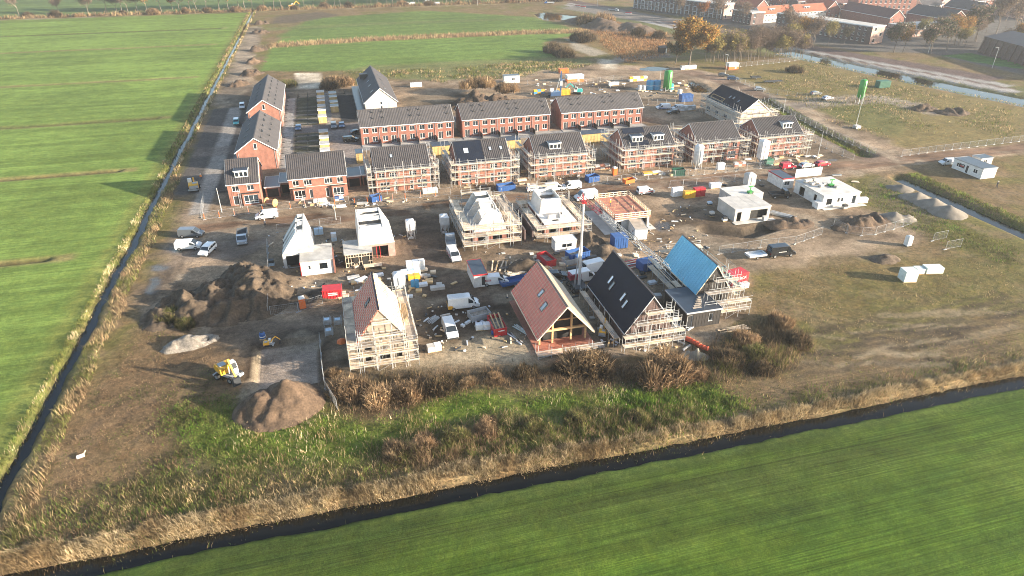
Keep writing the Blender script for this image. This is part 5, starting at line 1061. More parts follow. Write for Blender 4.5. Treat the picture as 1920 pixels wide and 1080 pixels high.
# wheeled excavator beside the pit, small excavator, far excavator, wheel loader
def excavator(label, px, hd, s=1.0, bodym='yellow', swing=0.0, wheels=True, boom=((.9, 0, 2.0), (3.2, 0, 4.4), (4.9, 0, 2.6), (4.7, 0, .5)), pos=None):
    t = thing('excavator', label, 'excavator', pos or G(*px), hd); t.scale = (s, s, s)
    MB().box(-1.9, -.7, .55, 1.9, .7, 1.0).box(-2.1, -1.2, .5, -1.6, 1.2, .85).box(1.6, -1.2, .5, 2.1, 1.2, .85).build('undercarriage', K['grey'], t)
    if wheels:
        for x in (-1.35, 1.35):
            for y in (-1.05, 1.05): wheel(t, x, y, .52, .5)
    else:
        for y in (-.95, .95): MB().extrude([(-1.8, y-.25, .25), (-1.5, y-.25, .02), (1.5, y-.25, .02), (1.8, y-.25, .25), (1.8, y-.25, .55), (1.5, y-.25, .75), (-1.5, y-.25, .75), (-1.8, y-.25, .55)], (0, .5, 0)).build('track', K['rubber'], t)
    c, sn = math.cos(swing), math.sin(swing); rz = swing
    MB().extrude([(-2.2, -1.2, 1.05), (-2.2, -1.2, 2.0), (-1.7, -1.2, 2.25), (.2, -1.2, 2.2), (.2, -1.2, 1.05)], (0, 2.4, 0)).build('engine_house', K[bodym], t, (0, 0, 0), rz)
    MB().box(-2.3, -1.1, 1.1, -2.203, 1.1, 1.9).box(-1.6, -.9, 2.26, -.4, .2, 2.34).build('counterweight', K['grey'], t, (0, 0, 0), rz)
    MB().extrude([(.05, .25, 2.204), (.05, .25, 3.1), (1.0, .25, 3.1), (1.45, .25, 2.2), (1.4, .25, 1.1), (.21, .25, 1.1)], (0, .95, 0)).build('cab', K['white'], t, (0, 0, 0), rz)
    m = MB(); m.add([(1.04, .33, 3.03), (1.04, 1.12, 3.03), (1.47, 1.12, 2.2), (1.47, .33, 2.2)], [(0, 1, 2, 3)]); m.add([(.3, 1.215, 2.1), (1.3, 1.215, 2.1), (.95, 1.215, 3.0), (.3, 1.215, 3.0)], [(0, 1, 2, 3)]); m.build('cab_glass', K['carglass'], t, (0, 0, 0), rz)
    P = [Vector((p[0], -.25, p[2])) for p in boom]
    m = MB(); m.beam(P[0], (P[0]+P[1])/2+Vector((0, 0, .3)), .36, .42); m.beam((P[0]+P[1])/2+Vector((0, 0, .3)), P[1], .34, .38); m.build('boom', K[bodym], t, (0, 0, 0), rz)
    MB().beam(P[1]+Vector((-.25, 0, .25)), P[2], .28, .32).build('stick', K[bodym], t, (0, 0, 0), rz); MB().tube(P[0]+Vector((.4, 0, -.4)), (P[0]+P[1])/2, .09, n=6).build('hydraulic_ram', K['silver'], t, (0, 0, 0), rz)
    q = P[2]; b_ = P[3]; MB().extrude([(q.x-.2, -.8, q.z), (q.x+.35, -.8, q.z-.1), (b_.x+.45, -.8, b_.z+.5), (b_.x-.2, -.8, b_.z), (b_.x-.55, -.8, b_.z+.6)], (0, 1.1, 0)).build('bucket', K['dark'], t, (0, 0, 0), rz)
    return t
excavator('yellow and white wheeled excavator digging beside the pit', (430, 708), head((405, 690), (455, 705)), .95, 'yellow', R(-22), boom=((.9, 0, 2.0), (2.2, 0, 4.4), (3.7, 0, 2.2), (3.6, 0, .3)))
excavator('small yellow excavator working at the far edge of the pit', (505, 648), -12, .38, 'yellow', R(10), False); excavator('yellow excavator on the bare patch behind the far field', (548, 16), 10, 1.1, 'yellow', 0, False)
excavator('yellow loader with raised arm at the start of the street', (365, 356), 88, .95, 'yellow', R(12), True, ((.9, 0, 1.6), (2.0, 0, 2.6), (3.0, 0, 1.6), (3.0, 0, .3))); excavator('teal tracked digger on the piling ground', (1082, 176), 150, .9, 'teal', .3, False); excavator('yellow mini excavator between the timber house and black roof', (1130, 627), 60, .5, 'yellow', 0, False)

# ------------------------------------------------------------------ site cabins, containers, skips, silos
def cabin(label, x0, y0, lx, ly, hz=2.6, rz=0, wall='white', roof='bitumen', trim='grey', wins=(('front', 1.0, 1.0, 1.2, 1.0, 'w2'),), nm='site_cabin', cat='cabin', legs=.15, sign=None):
    t = thing(nm, label, cat, (x0, y0), rz); hol = {}
    for sd_, u, z, w, h, st in wins: hol.setdefault(sd_, []).append((u, z, w, h, st))
    for s in ('front', 'back', 'left', 'right'): hol.setdefault(s, [])
    m = MB(); 
    for s, U in (('front', lx), ('back', lx), ('left', ly), ('right', ly)): facade(m, sideT(s, lx, ly), U, 0, hz, hol[s], .06)
    w_ = m.build('wall', K[wall], t, (0, 0, legs))
    for s in hol:
        T = sideT(s, lx, ly)
        for hq in hol[s]: o = put_window(t, T, s, *hq, dep=.03); o.location.z += legs
    MB().box(-.06, -.06, hz+legs+.003, lx+.06, ly+.06, hz+legs+.1).build('roof', K[roof], t)
    for a in ((-.1, -.1, lx+.1, -.063), (-.1, ly+.063, lx+.1, ly+.1), (-.1, -.06, -.063, ly+.06), (lx+.063, -.06, lx+.1, ly+.06)): MB().box(a[0], a[1], hz+legs-.15, a[2], a[3], hz+legs+.14).build('roof_trim', K[trim], t)
    for x in (.2, lx-.4):
        for y in (.2, ly-.4): MB().box(x, y, -.05, x+.2, y+.2, legs-.003).build('block', K['concrete'], t)
    for x in np.arange(1.2, lx-.3, 1.2): MB().box(x, -.012, legs+.05, x+.02, -.002, legs+hz-.2).build('panel_seam', K['grey'], t)
    return t
c_ = cabin('long white site office cabin beside the right ditch', 163.3, 131.2, 4.6, 9.4, 2.8, 0, wins=(('left', 1.2, .9, 1.3, 1.1, 'w2'), ('left', 4.2, .1, .9, 2.1, 'd'), ('left', 6.6, .9, 1.3, 1.1, 'w2')))
MB().box(-.06, 5.6, 1.2, -.02, 7.2, 2.2).build('sign', K['dark'], c_); MB().box(-.075, 5.8, 1.5, -.062, 7.0, 1.75).build('sign_band', K['red'], c_); MB().box(-.075, 5.9, 1.85, -.062, 6.6, 2.0).build('sign_band', K['white'], c_)
cabin('low grey cabin behind the long site office', 171.0, 139, 4, 3, 2.4, wall='concrete_pale')
cabin('white office container with dark roof and red edge beside the cluttered shell', 108.2, 138.4, 3.2, 6.4, 2.7, trim='red', wins=(('front', .5, .9, 1.6, 1.1, 'w2'),))
cabin('narrow white office cabin with red edged dark roof by the left scaffolded shell', *G(889, 541), 2.6, 6.2, 2.6, 0, trim='red', wins=(('front', 1.4, .2, .9, 2.0, 'd'),))
cabin('small white cabin with wide window behind the crane mast', *G(1041, 474), 4.6, 2.6, 2.3, 0, roof='white', wins=(('front', 1.4, .8, 2.2, .9, 'w2'),))
cabin('white cabin with mossy roof under the crane jib', *G(1189, 451), 2.8, 5.0, 2.5, -8, roof='plank_grey', wins=(('left', 3.0, .9, .9, .9, 'w1'),))
cabin('white cabin at the edge of the far meadow', *G(946, 157), 6.5, 3, 2.8, 0, wins=(('front', 3, 1.0, 1.4, 1, 'w2'),))
def twotone(label, px, lx, ly):
    t = thing('site_container', label, 'container', G(*px)); MB().box(0, 0, .05, lx, ly, 1.25).build('lower_body', K['orange'], t); MB().box(.003, .003, 1.253, lx-.003, ly-.003, 2.7).build('upper_body', K['white'], t); MB().box(-.05, -.05, 2.703, lx+.05, ly+.05, 2.8).build('roof', K['white'], t); MB().box(lx*.6, -.03, .2, lx*.6+.9, -.003, 2.3).build('door', K['grey'], t)
twotone('orange and white site container on the piling ground', (1064, 155), 7.2, 3); twotone('orange and white box by the far dirt road', (1366, 131), 5.0, 3)
def container(label, x, y, lx, ly, hz, rz, mt, nm='container', ribs=True, txt=None, lid=False, open_=False, txtc='white', tsize=.5):
    t = thing(nm, label, 'skip' if nm == 'skip' else 'container', (x, y), rz)
    if open_:
        m = MB(); m.box(0, 0, 0, lx, ly, .1)
        for a in ((0, 0, lx, .08), (0, ly-.08, lx, ly), (0, .083, .08, ly-.083), (lx-.08, .083, lx, ly-.083)): m.box(a[0], a[1], .103, a[2], a[3], hz)
        m.build('body', K[mt], t); MB().box(.1, .1, .12, lx-.1, ly-.1, hz*.55).build('rubbish', K['rubble'], t)
    else: MB().box(0, 0, .1, lx, ly, hz).build('body', K[mt], t); MB().box(.1, .1, -.02, lx-.1, ly-.1, .097).build('skids', K['dark'], t)
    if ribs:
        m = MB()
        for x_ in np.arange(.3, lx-.1, .55): m.box(x_, -.05, .15, x_+.14, -.002, hz-.12); m.box(x_, ly+.002, .15, x_+.14, ly+.05, hz-.12)
        m.box(-.05, -.06, hz-.11, lx+.05, -.002, hz+.02); m.box(-.05, ly+.002, hz-.11, lx+.05, ly+.06, hz+.02); m.build('ribs', K[mt], t)
    if lid: m = MB(); m.extrude([(0, 0, hz+.003), (0, ly*.5, hz+.35), (0, ly, hz+.003)], (lx, 0, 0)); m.build('lid', K[mt], t)
    if isinstance(txt, int): marks(t, lx*.3, lx*.8, -.055, hz*.62, .24, 'white', 7, txt)
    elif txt:
        for i, tx in enumerate(txt): lettering(t, tx, tsize, (lx/2, -.08, hz*.55-i*tsize*1.1), (R(90), 0, 0), txtc)
    return t
container('red lidded waste container behind the leftmost red roof', *G(606, 563), 3.4, 2.2, 1.9, -4, 'red', 'skip', lid=False, txt=2)
container('bright red box container at the right corner of the blue roof scaffold', *G(1371, 541), 4.0, 2.4, 2.6, 12, 'red', ribs=False, txt=('AP BOX',), tsize=.8)
s_ = container('bright red skip with planks sticking out between the van and timber house', *G(927, 632), 2.2, 4.6, 1.5, 2, 'red', 'skip', open_=True, txt=1)
for i in range(3): o = MB().beam((0, 0, 0), (.15*i-.1, 4.6, .35), .22, .08).build('plank', K['timber'], None, (G(927, 632)[0]+.5+i*.6, G(927, 632)[1]+.4, 1.25)); tag(o, 'timber plank lying across the bright red skip', 'plank', 'planks on the bright red skip')
container('open skip full of rubbish beside the parked white van', *G(885, 605), 3.6, 2.2, 1.2, 10, 'grey', 'skip', open_=True); container('red skip in the materials yard behind the timber house', *G(1025, 502), 2.2, 4.2, 1.4, 12, 'red', 'skip', open_=True)
container('tall blue container next to the mossy cabin', *G(1152, 468), 3.0, 2.6, 2.6, 0, 'blue'); container('blue open skip under the crane by the white cabin', *G(1070, 492), 4.6, 2.3, 1.6, 12, 'blue', 'skip', open_=True); container('blue tarpaulin covered box between black and blue roofs', *G(1205, 512), 3.6, 2.6, 1.9, 8, 'blue', ribs=False)
container('blue container by the two vans near the right terrace', *G(1278, 192), 4.6, 2.6, 2.6, 0, 'blue'); container('dark green container beside the green silo', *G(1648, 166), 5.2, 2.6, 2.7, 0, 'dgreen'); container('dark green sloping skip before the fourth pair', *G(1262, 330), 3.2, 2.0, 1.6, -12, 'dgreen', 'skip', open_=True); container('dark green tarpaulin heap beside the square silo', *G(1436, 312), 2.6, 2.0, 1.8, 10, 'dgreen', ribs=False)
container('blue skip before the first scaffolded pair', *G(698, 380), 2.6, 2.0, 1.3, 15, 'blue', 'skip', open_=True); container('blue skip full of waste before the third pair', *G(1104, 343), 3.2, 2.2, 1.5, 10, 'blue', 'skip', open_=True); container('dark blue skip before the second scaffolded pair', *G(935, 360), 4.5, 2.2, 1.4, 4, 'blue', 'skip', open_=True); container('grey metal bin in the materials yard', *G(1062, 499), 2.6, 1.8, 1.1, 15, 'grey', 'skip', open_=True)
container('orange container by the piling ground', *G(1050, 138), 4, 2.4, 1.8, 0, 'orange'); container('yellow container behind the right terrace', *G(1046, 180), 5, 2.6, 2.2, 0, 'yellow')
for i, (px, k) in enumerate((((1700, 525), 'big square pale insulation pack on the grass'), ((1721, 511), 'dark ended pale pack beside the big insulation pack'), ((1747, 510), 'long pale insulation pack on the grass'))):
    x, y = G(*px); t = thing('insulation_pack', k, 'pallet', (x, y), -12); a, b_, c = ((2.5, 2.2, 2.3), (1.6, 1.6, 1.1), (3.4, 1.8, 1.3))[i]
    MB().box(-a/2, -b_/2, .12, a/2, b_/2, c/2).build('pack', K['insul'], t); MB().box(-a/2, -b_/2, c/2+.01, a/2, b_/2, c).build('pack', K['insul'], t); MB().box(-a/2, -b_/2, 0, a/2, b_/2, .115).build('pallet', K['timber'], t)
def toilet(label, px, body='orange', rz=0):
    t = thing('portable_toilet', label, 'toilet', G(*px), rz); MB().box(-.55, -.55, .08, .55, .55, 2.0).build('body', K[body], t); MB().box(-.42, -.585, .15, .42, -.555, 1.9).build('door', K[body], t); m = MB(); m.lathe((0, 0, 2.0), [(.78, 0), (.72, .15), (.4, .32)], 4); o = m.build('roof', K['white'], t); o.rotation_euler = (0, 0, R(45)); MB().box(-.6, -.6, 0, .6, .6, .078).build('base', K['dark'], t)
toilet('orange portable toilet with white roof by the fence below the dirt heap', (568, 577), rz=8); toilet('orange portable toilet before the fourth scaffolded pair', (1152, 328)); toilet('white portable cabin on the sandy track at the right', (1701, 460), 'white')
def silo(label, px, r, h, mt, legs=2.2, square=False, cone=1.6, txt=None):
    t = thing('silo', label, 'silo', G(*px)); n_ = 4 if square else 20; rr = r*1.3 if square else r
    o = MB().lathe((0, 0, legs), [(.25, -cone*.95), (rr, 0), (rr, h), (rr*.75, h+.35), (.3, h+.5)], n_).build('vessel', K[mt], t, smooth=not square)
    if square: o.rotation_euler = (0, 0, R(45))
    for a in (45, 135, 225, 315): x, y = r*1.0*math.cos(R(a)), r*1.0*math.sin(R(a)); MB().beam((x, y, -.05), (x, y, legs+.6), .12).build('leg', K['galv'], t)
    m = MB(); 
    for i in range(4):
        a, b_ = R(45+90*i), R(135+90*i); m.tube((r*math.cos(a), r*math.sin(a), .1), (r*math.cos(b_), r*math.sin(b_), legs), .035, n=4)
    m.build('brace', K['galv'], t); MB().box(-.5, -.5, -.04, .5, .5, .12).build('base', K['concrete'], t); m = MB(); m.beam((r+.12, -.2, 1.0), (r+.12, -.2, legs+h), .04).beam((r+.12, .2, 1.0), (r+.12, .2, legs+h), .04)
    for i in range(int((legs+h-1)/.4)): m.beam((r+.12, -.2, 1.2+i*.4), (r+.12, .2, 1.2+i*.4), .03)
    m.build('ladder', K['galv'], t); MB().tube((0, -r-.06, .6), (0, -r-.06, legs+h*.9), .06, n=6).build('filling_pipe', K['silver'], t)
    if txt: lettering(t, txt, .5, (.15, -r-.03, legs+.6), (R(90), R(-90), 0), 'dark')
    return t
silo('round white mortar silo before the fifth scaffolded pair', (1306, 316), 1.25, 4.3, 'white', 2.0, txt=''); silo('square white mortar silo before the sixth scaffolded pair', (1426, 308), 1.2, 4.6, 'white', 2.0, True)
silo('tall green silo standing on the sandy track', (1610, 194), 1.25, 5.4, 'green', 2.8); silo('tall green silo beside the blue tanks', (1250, 170), 1.6, 6.2, 'green', 1.2, cone=1.0)
silo('small pale mortar silo on legs beside the left scaffolded shell', (834, 436), 1.05, 1.7, 'silver', 2.2, True); silo('small pale mortar silo on legs right of the white shell', (771, 446), 1.05, 1.7, 'silver', 2.2, True); silo('small pale mortar silo on legs at the back of the leftmost red roof', (750, 548), 1.1, 1.8, 'wrap', 2.0, True); silo('pale square silo behind the grey concrete shell', (1403, 352), 1.2, 2.6, 'concrete_pale', 1.0, True)
def tank(label, px, r, h, mt):
    t = thing('storage_tank', label, 'tank', G(*px)); MB().lathe((0, 0, .1), [(r, 0), (r, h), (r*.9, h+.15), (.3, h+.3)], 18).build('vessel', K[mt], t, smooth=False); MB().lathe((0, 0, h*.5), [(r+.04, 0), (r+.04, .15)], 18).build('band', K['white'], t); MB().box(-r, -r, -.05, r, r, .09).build('base', K['timber'], t); MB().lathe((0, 0, h+.35), [(.3, 0), (.3, .12)], 10).build('lid', K['dark'], t)
tank('light blue round tank, left of two by the green silo', (1218, 168), 1.5, 3.3, 'skyblue'); tank('light blue round tank, right of two by the green silo', (1231, 168), 1.5, 3.3, 'skyblue'); tank('white tank, left of two low ones by the blue tanks', (1199, 169), .8, 1.5, 'white'); tank('white tank, right of two low ones by the blue tanks', (1207, 169), .8, 1.5, 'white'); tank('teal tank beside the green silo', (1258, 168), 1.0, 2.0, 'teal'); tank('white tank by the rear fence near the blue container', (1274, 177), .9, 1.6, 'white'); tank('blue mixing tub beside the small excavator', (493, 634), .5, .8, 'blue')

# ------------------------------------------------------------------ tower crane
bx, by = G(1085, 545); t = thing('mobile_crane', 'tall silver crane mast with red head and long lattice jib over the yard', 'crane', (bx, by)); HM = 17.6
MB().box(-1.2, -1.6, .6, 1.2, 3.5, 1.3).build('carrier', K['dark'], t); MB().box(-1.1, 1.8, 1.303, 1.1, 3.4, 2.4).build('cab', K['dred'], t)
for x in (-1.2, 1.2):
    for y in (-.6, .8, 2.4): wheel(t, x, y, .5, .4)
for x in (-3, 3):
    for y in (-3.2, 3.2): MB().beam((x*.4, y, .9), (x, y, .7), .25).beam((x, y, .7), (x, y, -.05), .16).build('outrigger', K['dark'], t)
MB().tube((0, 0, 1.3), (0, 0, 9.5), .28, n=12).build('mast_lower', K['silver'], t, smooth=False); MB().tube((0, 0, 9.5), (0, 0, HM), .22, n=12).build('mast_upper', K['silver'], t)
m = MB(); m.box(-.4, -.5, HM, .4, .5, HM+.4); m.beam((0, .3, HM+.4), (0, .7, HM+1.6), .1); m.beam((0, -.4, HM+.4), (0, .7, HM+1.6), .1); m.build('slewing_head', K['red'], t)
m = MB(); JL = 27.0; jd = Vector((.09, -1, 0)).normalized(); js = Vector((-jd.y, jd.x, 0))
NJ = 22
for i in range(NJ):
    a = Vector((0, 0, HM+.4))+jd*(JL*i/NJ+.5); b_ = Vector((0, 0, HM+.4))+jd*(JL*(i+1)/NJ+.5); w = .38
    m.cur = 0 if i > 4 else 1
    for s in (-1, 1): m.beam(a+js*w*s, b_+js*w*s, .07); m.beam(a+js*w*s, (a+b_)/2+Vector((0, 0, .8)), .04); m.beam((a+b_)/2+Vector((0, 0, .8)), b_+js*w*s, .04)
    m.beam(a-js*w, a+js*w, .04); m.beam(a+Vector((0, 0, .8)), b_+Vector((0, 0, .8)), .07)
m.build('jib', [K['grey'], K['dred']], t); MB().beam((0, .7, HM+1.6), tuple(jd*JL*.7+Vector((0, 0, HM+1.4))), .05).build('tie_rope', K['dark'], t)
m = MB(); m.beam((-.35, .3, HM+.2), (-.35, 2.2, HM+.2), .1); m.beam((.35, .3, HM+.2), (.35, 2.2, HM+.2), .1); m.beam((-.35, 2.2, HM+.2), (.35, 2.2, HM+.2), .12); m.build('counter_jib', K['dred'], t)
m = MB(); m.beam((-1.2, -.5, 1.3), (-.3, -.1, 9.4), .09); m.beam((-1.0, -.5, 1.3), (-.25, -.1, 9.4), .09); m.build('erection_strut', K['grey'], t)

# piling rig behind the right terrace
t = thing('piling_rig', 'blue and yellow piling rig with tall leader behind the middle terrace', 'rig', G(1040, 182)); MB().box(-2, -1.4, .7, 2, 1.4, 2.2).build('body', K['carblue'], t); MB().box(-1.6, .4, 2.203, -.2, 1.4, 3.2).build('cab', K['white'], t); MB().beam((2.3, 0, .2), (2.3, 0, 9.5), .5).build('leader', K['carblue'], t); MB().beam((.4, 0, 2.0), (2.2, 0, 8.4), .22).build('back_stay', K['grey'], t); MB().box(1.9, -.4, 4.2, 2.9, .4, 6.0).build('hammer', K['grey'], t)
for y in (-1.1, 1.1): MB().box(-2.3, y-.3, 0, 2.1, y+.3, .7).build('track', K['rubber'], t)

# ------------------------------------------------------------------ stacks and loose material
def stack(label, px, a, b_, h, mt, n_=2, rz=0, nm='pallet_stack', cat='pallet', group=None, layers=2):
    t = thing(nm, label, cat, G(*px), rz, group)
    for i in range(n_):
        for k in range(layers):
            z = .14+k*h; MB().box(i*(a+.08)-n_*a/2, -b_/2+random.uniform(-.06, .06), z, i*(a+.08)-n_*a/2+a, b_/2+random.uniform(-.06, .06), z+h-.02).build('pack', K[mt if isinstance(mt, str) else mt[(i+k) % len(mt)]], t)
        m = MB(); x0 = i*(a+.08)-n_*a/2
        for y in (-.45, 0, .4): m.box(x0, y*b_, 0, x0+a, y*b_+.1, .1)
        m.box(x0, -b_/2, .103, x0+a, b_/2, .135); m.build('pallet', K['timber'], t)
    return t
for a in (('white wrapped block stacks before the leftmost red roof yard', (779, 508), 1.15, 1.1, 1.1, ['wrap', 'white'], 3, 2), ('front white block stacks with blue film in the yard', (770, 520), 1.15, 1.1, .8, ['bluewrap', 'wrap'], 3, 4), ('stack of white wrapped blocks right of the timber deck', (1268, 368), 1.3, 1.1, 1.1, ['wrap'], 2, 0), ('stack of yellow wrapped packs beside the white blocks', (1291, 371), 1.4, 1.2, .9, ['yellow'], 2, 0), ('stack of dark red packs right of the yellow ones', (1309, 368), 1.4, 1.3, 1.1, ['red'], 2, 0),
          ('white packs on the gravel beside the grey concrete shell', (1340, 352), 1.4, 1.2, .6, ['wrap'], 2, 0), ('two wrapped packs standing behind the white annex', (598, 440), .9, .9, .7, ['bluewrap'], 2, 0), ('blue and white wrapped pack behind the timber framed annex', (627, 452), 1.1, 1.1, .9, ['bluewrap', 'wrap'], 1, 0), ('small grey pack beside the white annex wall', (510, 498), 1.0, .9, .6, ['bluewrap', 'dark'], 1, 0), ('two pallets of pale paving by the leftmost scaffold corner', (814, 657), 1.1, 1.2, .5, ['wrap', 'concrete_pale'], 2, 3), ('white insulation boards on the ground before the rubbish skip', (905, 617), 1.2, 1.0, .5, ['white', 'wrap'], 2, -6),
          ('white packs and rolls before the finished brick pair', (600, 379), 1.0, .9, .4, ['wrap', 'white'], 3, 3), ('blue topped packs before the finished brick pair', (636, 376), 1.0, .9, .5, ['wrap', 'blue'], 2, 3), ('white packs before the first scaffolded pair', (806, 362), 1.2, 1.0, .6, ['wrap', 'white'], 3, 0), ('pinkish brick packs before the fourth scaffolded pair', (1128, 317), 1.4, 1.1, .6, ['brickpack', 'concrete_pale'], 3, 0), ('white and yellow boards before the fourth pair', (1222, 327), 2.6, 1.2, .35, ['white', 'yellow'], 2, 0), ('white big bags before the round silo', (1350, 318), 1.0, 1.0, .9, ['wrap'], 2, 0), ('packs of bricks before the fifth scaffolded pair', (1385, 312), 1.1, 1.0, .6, ['brickpack', 'concrete_pale'], 3, 0),
          ('clutter of white packs behind the piling rig', (1195, 152), 1.5, 1.4, .9, ['wrap', 'yellow', 'white'], 5, 0), ('pale crates on the piling ground edge', (1150, 160), 1.4, 1.2, .6, ['white', 'galv'], 3, 0), ('white crates near the far pond', (1290, 130), 1.8, 1.4, .8, ['white', 'concrete'], 4, 0), ('teal pallets behind the middle terrace', (1010, 176), 1.4, 1.2, .8, ['skyblue', 'yellow'], 3, 0), ('white packs on the path beyond the mound', (780, 163), 1.5, 1.2, .8, ['wrap', 'white'], 3, 0), ('wrapped packs beside the unfinished black roofed house', (1288, 207), 1.4, 1.2, .8, ['wrap', 'galv'], 4, 0), ('pallet of blocks right of the cluttered shell', (1614, 380), 1.3, 1.2, .6, ['white'], 2, -10), ('small pallet before the cluttered shell', (1583, 391), 1.0, 1.0, .5, ['concrete_pale', 'dark'], 1, -5),
          ('boxes on the cleared ground left of the grey shell', (1334, 405), 1.0, .9, .5, ['dark', 'concrete_pale'], 1, 0), ('box before the grey shell front', (1358, 414), 1.0, .9, .5, ['wrap', 'dark'], 1, 0), ('grey crate at the grey shell corner', (1433, 414), .9, .9, .5, ['concrete_pale'], 1, 0), ('small pallet of tubs by the dark ground', (1330, 385), 1.0, .9, .4, ['dark', 'bluewrap'], 1, 0), ('yellow machine crates under the white block stacks', (776, 524), 1.1, 1.0, .5, ['yellow'], 2, 2), ('blue drums beside the rear scaffold of the leftmost roof', (778, 540), .7, .7, .8, ['skyblue'], 2, 0), ('packs beside the blue roof scaffold corner', (1392, 540), 1.0, .9, .5, ['galv', 'bluewrap'], 2, 8), ('tan boxes by the blue roof yard', (1140, 540), 1.0, .8, .4, ['timber', 'plank'], 2, 8)):
    stack(a[0], a[1], a[2], a[3], a[4], a[5], a[6], a[7])
for i, (x, y) in enumerate(((111.6, 134.2), (112.9, 134.6), (112.2, 132.6), (113.6, 132.9), (114.6, 134.8), (114.9, 131.4), (116.6, 129.2), (113.2, 130.6))):
    t = stack('bundle of building blocks on the cluttered flat slab roof', (0, 0), 1.0, .9, random.uniform(.4, .8), ['concrete_pale', 'wrap'], 1, random.uniform(-10, 10), 'block_bundle', 'blocks', 'block bundles on the cluttered slab', 1); t.location = (x, y, 3.12); t['label'] = 'bundle of building blocks on the cluttered slab roof, '+('at the left rear corner', 'second along the rear edge', 'left of the middle', 'just left of the green hoist', 'at the right of the rear edge', 'beside the foot of the green hoist', 'nearest the front edge', 'before the green hoist')[i]
def winch(label, x, y, z):
    t = thing('roof_winch', label, 'winch', (x, y, z)); MB().box(-.6, -.5, 0, .6, .5, .5).build('base', K['green'], t); MB().beam((0, 0, .5), (0, 0, 1.7), .16).beam((-.6, 0, 1.6), (.6, 0, 1.7), .2).build('arm', K['green'], t)
    for s in (-.4, .4): wheel(t, s, -.5, .2, .12)
winch('green hoist on the slab of the grey concrete shell', 94.2, 131.5, 3.12); winch('green hoist on the cluttered white shell', 116.0, 130.5, 3.12)
def pile(label, px, n_, l_, w, rz, mt, spread=1.2, nm='plank_pile', cat='planks', h=.08):
    t = thing(nm, label, cat, G(*px), rz); rs = random.Random(len(label))
    for i in range(n_):
        k = i // 5; MB().obox((rs.uniform(-.3, .3), (i % 5-2)*spread/5+rs.uniform(-.05, .05), h/2+k*h+.02), (l_*rs.uniform(.8, 1), w, h), R(rs.uniform(-7, 7))).build('plank' if nm == 'plank_pile' else 'tube', K[mt if isinstance(mt, str) else mt[i % len(mt)]], t)
    return t
pile('bundle of timber planks standing by the office cabin yard', (940, 500), 14, 5.0, .22, 68, ['plank', 'timber', 'plank_grey'], 4.5); pile('neat stack of long boards behind the red battened roof', (972, 511), 15, 5.2, .28, 8, ['plank', 'batten'], 1.5); pile('jumble of scaffold boards behind the black roof', (1182, 497), 15, 4.5, .24, 12, ['wrap', 'plank', 'red'], 3.4); pile('stack of trusses on the flatbed beside the grey shell', (1467, 404), 12, 6.5, .14, -52, 'galv', 2.0, 'tube_pile', 'tubes', .16)
pile('pile of galvanised scaffold tubes beside the blue foil house yard', (1150, 483), 12, 3.0, .1, 80, 'galv', 1.6, 'tube_pile', 'tubes'); pile('grey tubes by the parked van near the leftmost roof', (812, 600), 10, 2.6, .1, 40, 'galv', 1.6, 'tube_pile', 'tubes'); pile('pale planks before the blue roof annex', (1375, 617), 5, 6.0, .3, 4, 'plank', 1.2); pile('long wrapped roll beside the timber house', (965, 632), 4, 4.2, .18, -70, ['wrap', 'plank_grey'], .6); pile('pale green boards leaning beside the timber house', (980, 620), 5, 4.5, .16, -66, ['insul', 'batten'], .9)
pile('planks and frames on the bare ground by the white cabin', (1010, 482), 8, 2.2, .2, -20, ['galv', 'plank'], 1.4); pile('short boards behind the small plank platform', (675, 525), 8, 4.0, .2, 8, ['galv', 'plank'], 1.6); pile('pallet pieces by the fence before the third pair', (1088, 333), 12, 1.4, .2, 85, 'plank', 1.6); pile('drain pipes beside the dirt road right of the site', (1568, 329), 3, 2.6, .4, -15, 'galv', 1.0, 'tube_pile', 'tubes', .35); pile('timber pallet right of the drain pipes', (1604, 341), 6, 1.8, .3, -35, 'plank', 1.4)
for i, (px, k) in enumerate((((608, 612), 'rack of scaffold frames left of the leftmost scaffold, rear one'), ((611, 632), 'rack of scaffold frames left of the leftmost scaffold, front one'), ((628, 612), 'rack of scaffold parts close to the leftmost scaffold'))):
    t = thing('scaffold_rack', k, 'rack', G(*px)); 
    for x in (0, 1.1):
        for y in (0, 1.6): MB().beam((x, y, 0), (x, y, 1.1), .06).build('post', K['galv'], t)
    for z in (.25, .6, .95):
        for y in np.arange(.1, 1.6, .3): MB().tube((-.1, y, z), (1.3, y, z), .04, n=5).build('tube', K['galv'], t)
    MB().box(.1, .2, 1.0, 1.0, 1.0, 1.06).build('tray', K['bluewrap'], t)
t = thing('cable_drum', 'wooden cable drum lying before the narrow brick house', 'drum', G(509, 386), -35); MB().tube((-1.1, 0, .95), (1.1, 0, .95), .62, n=16).build('core', K['brickpack'], t); MB().tube((1.1, 0, .95), (1.28, 0, .95), .98, n=18).build('flange', K['ply'], t); MB().tube((-1.28, 0, .95), (-1.1, 0, .95), .98, n=18).build('flange', K['ply'], t)
t = thing('debris_chute', 'orange plastic sheet roll lying by the bushes below the black roof', 'sheet', G(1306, 648), -62); m = MB()
for i in range(6): m.tube((i*.7-2.1, math.sin(i)*.12, .38), (i*.7-1.4, math.sin(i+1)*.12, .38+.05*(i % 2)), .42-.02*i, .44, 10)
m.build('roll', K['sheet'], t)
t = thing('marker_board', 'small white marker board lying in the scrub at the lower left', 'board', G(152, 858), 20); MB().obox((0, 0, .25), (.9, .5, .06), 0, R(20)).build('board', K['white'], t); MB().beam((.2, .2, 0), (.7, .5, .5), .07).build('stake', K['batten'], t)
t = thing('wall_panel', 'white hoarding panels beside the cluttered shell', 'panel', G(1490, 334)); 
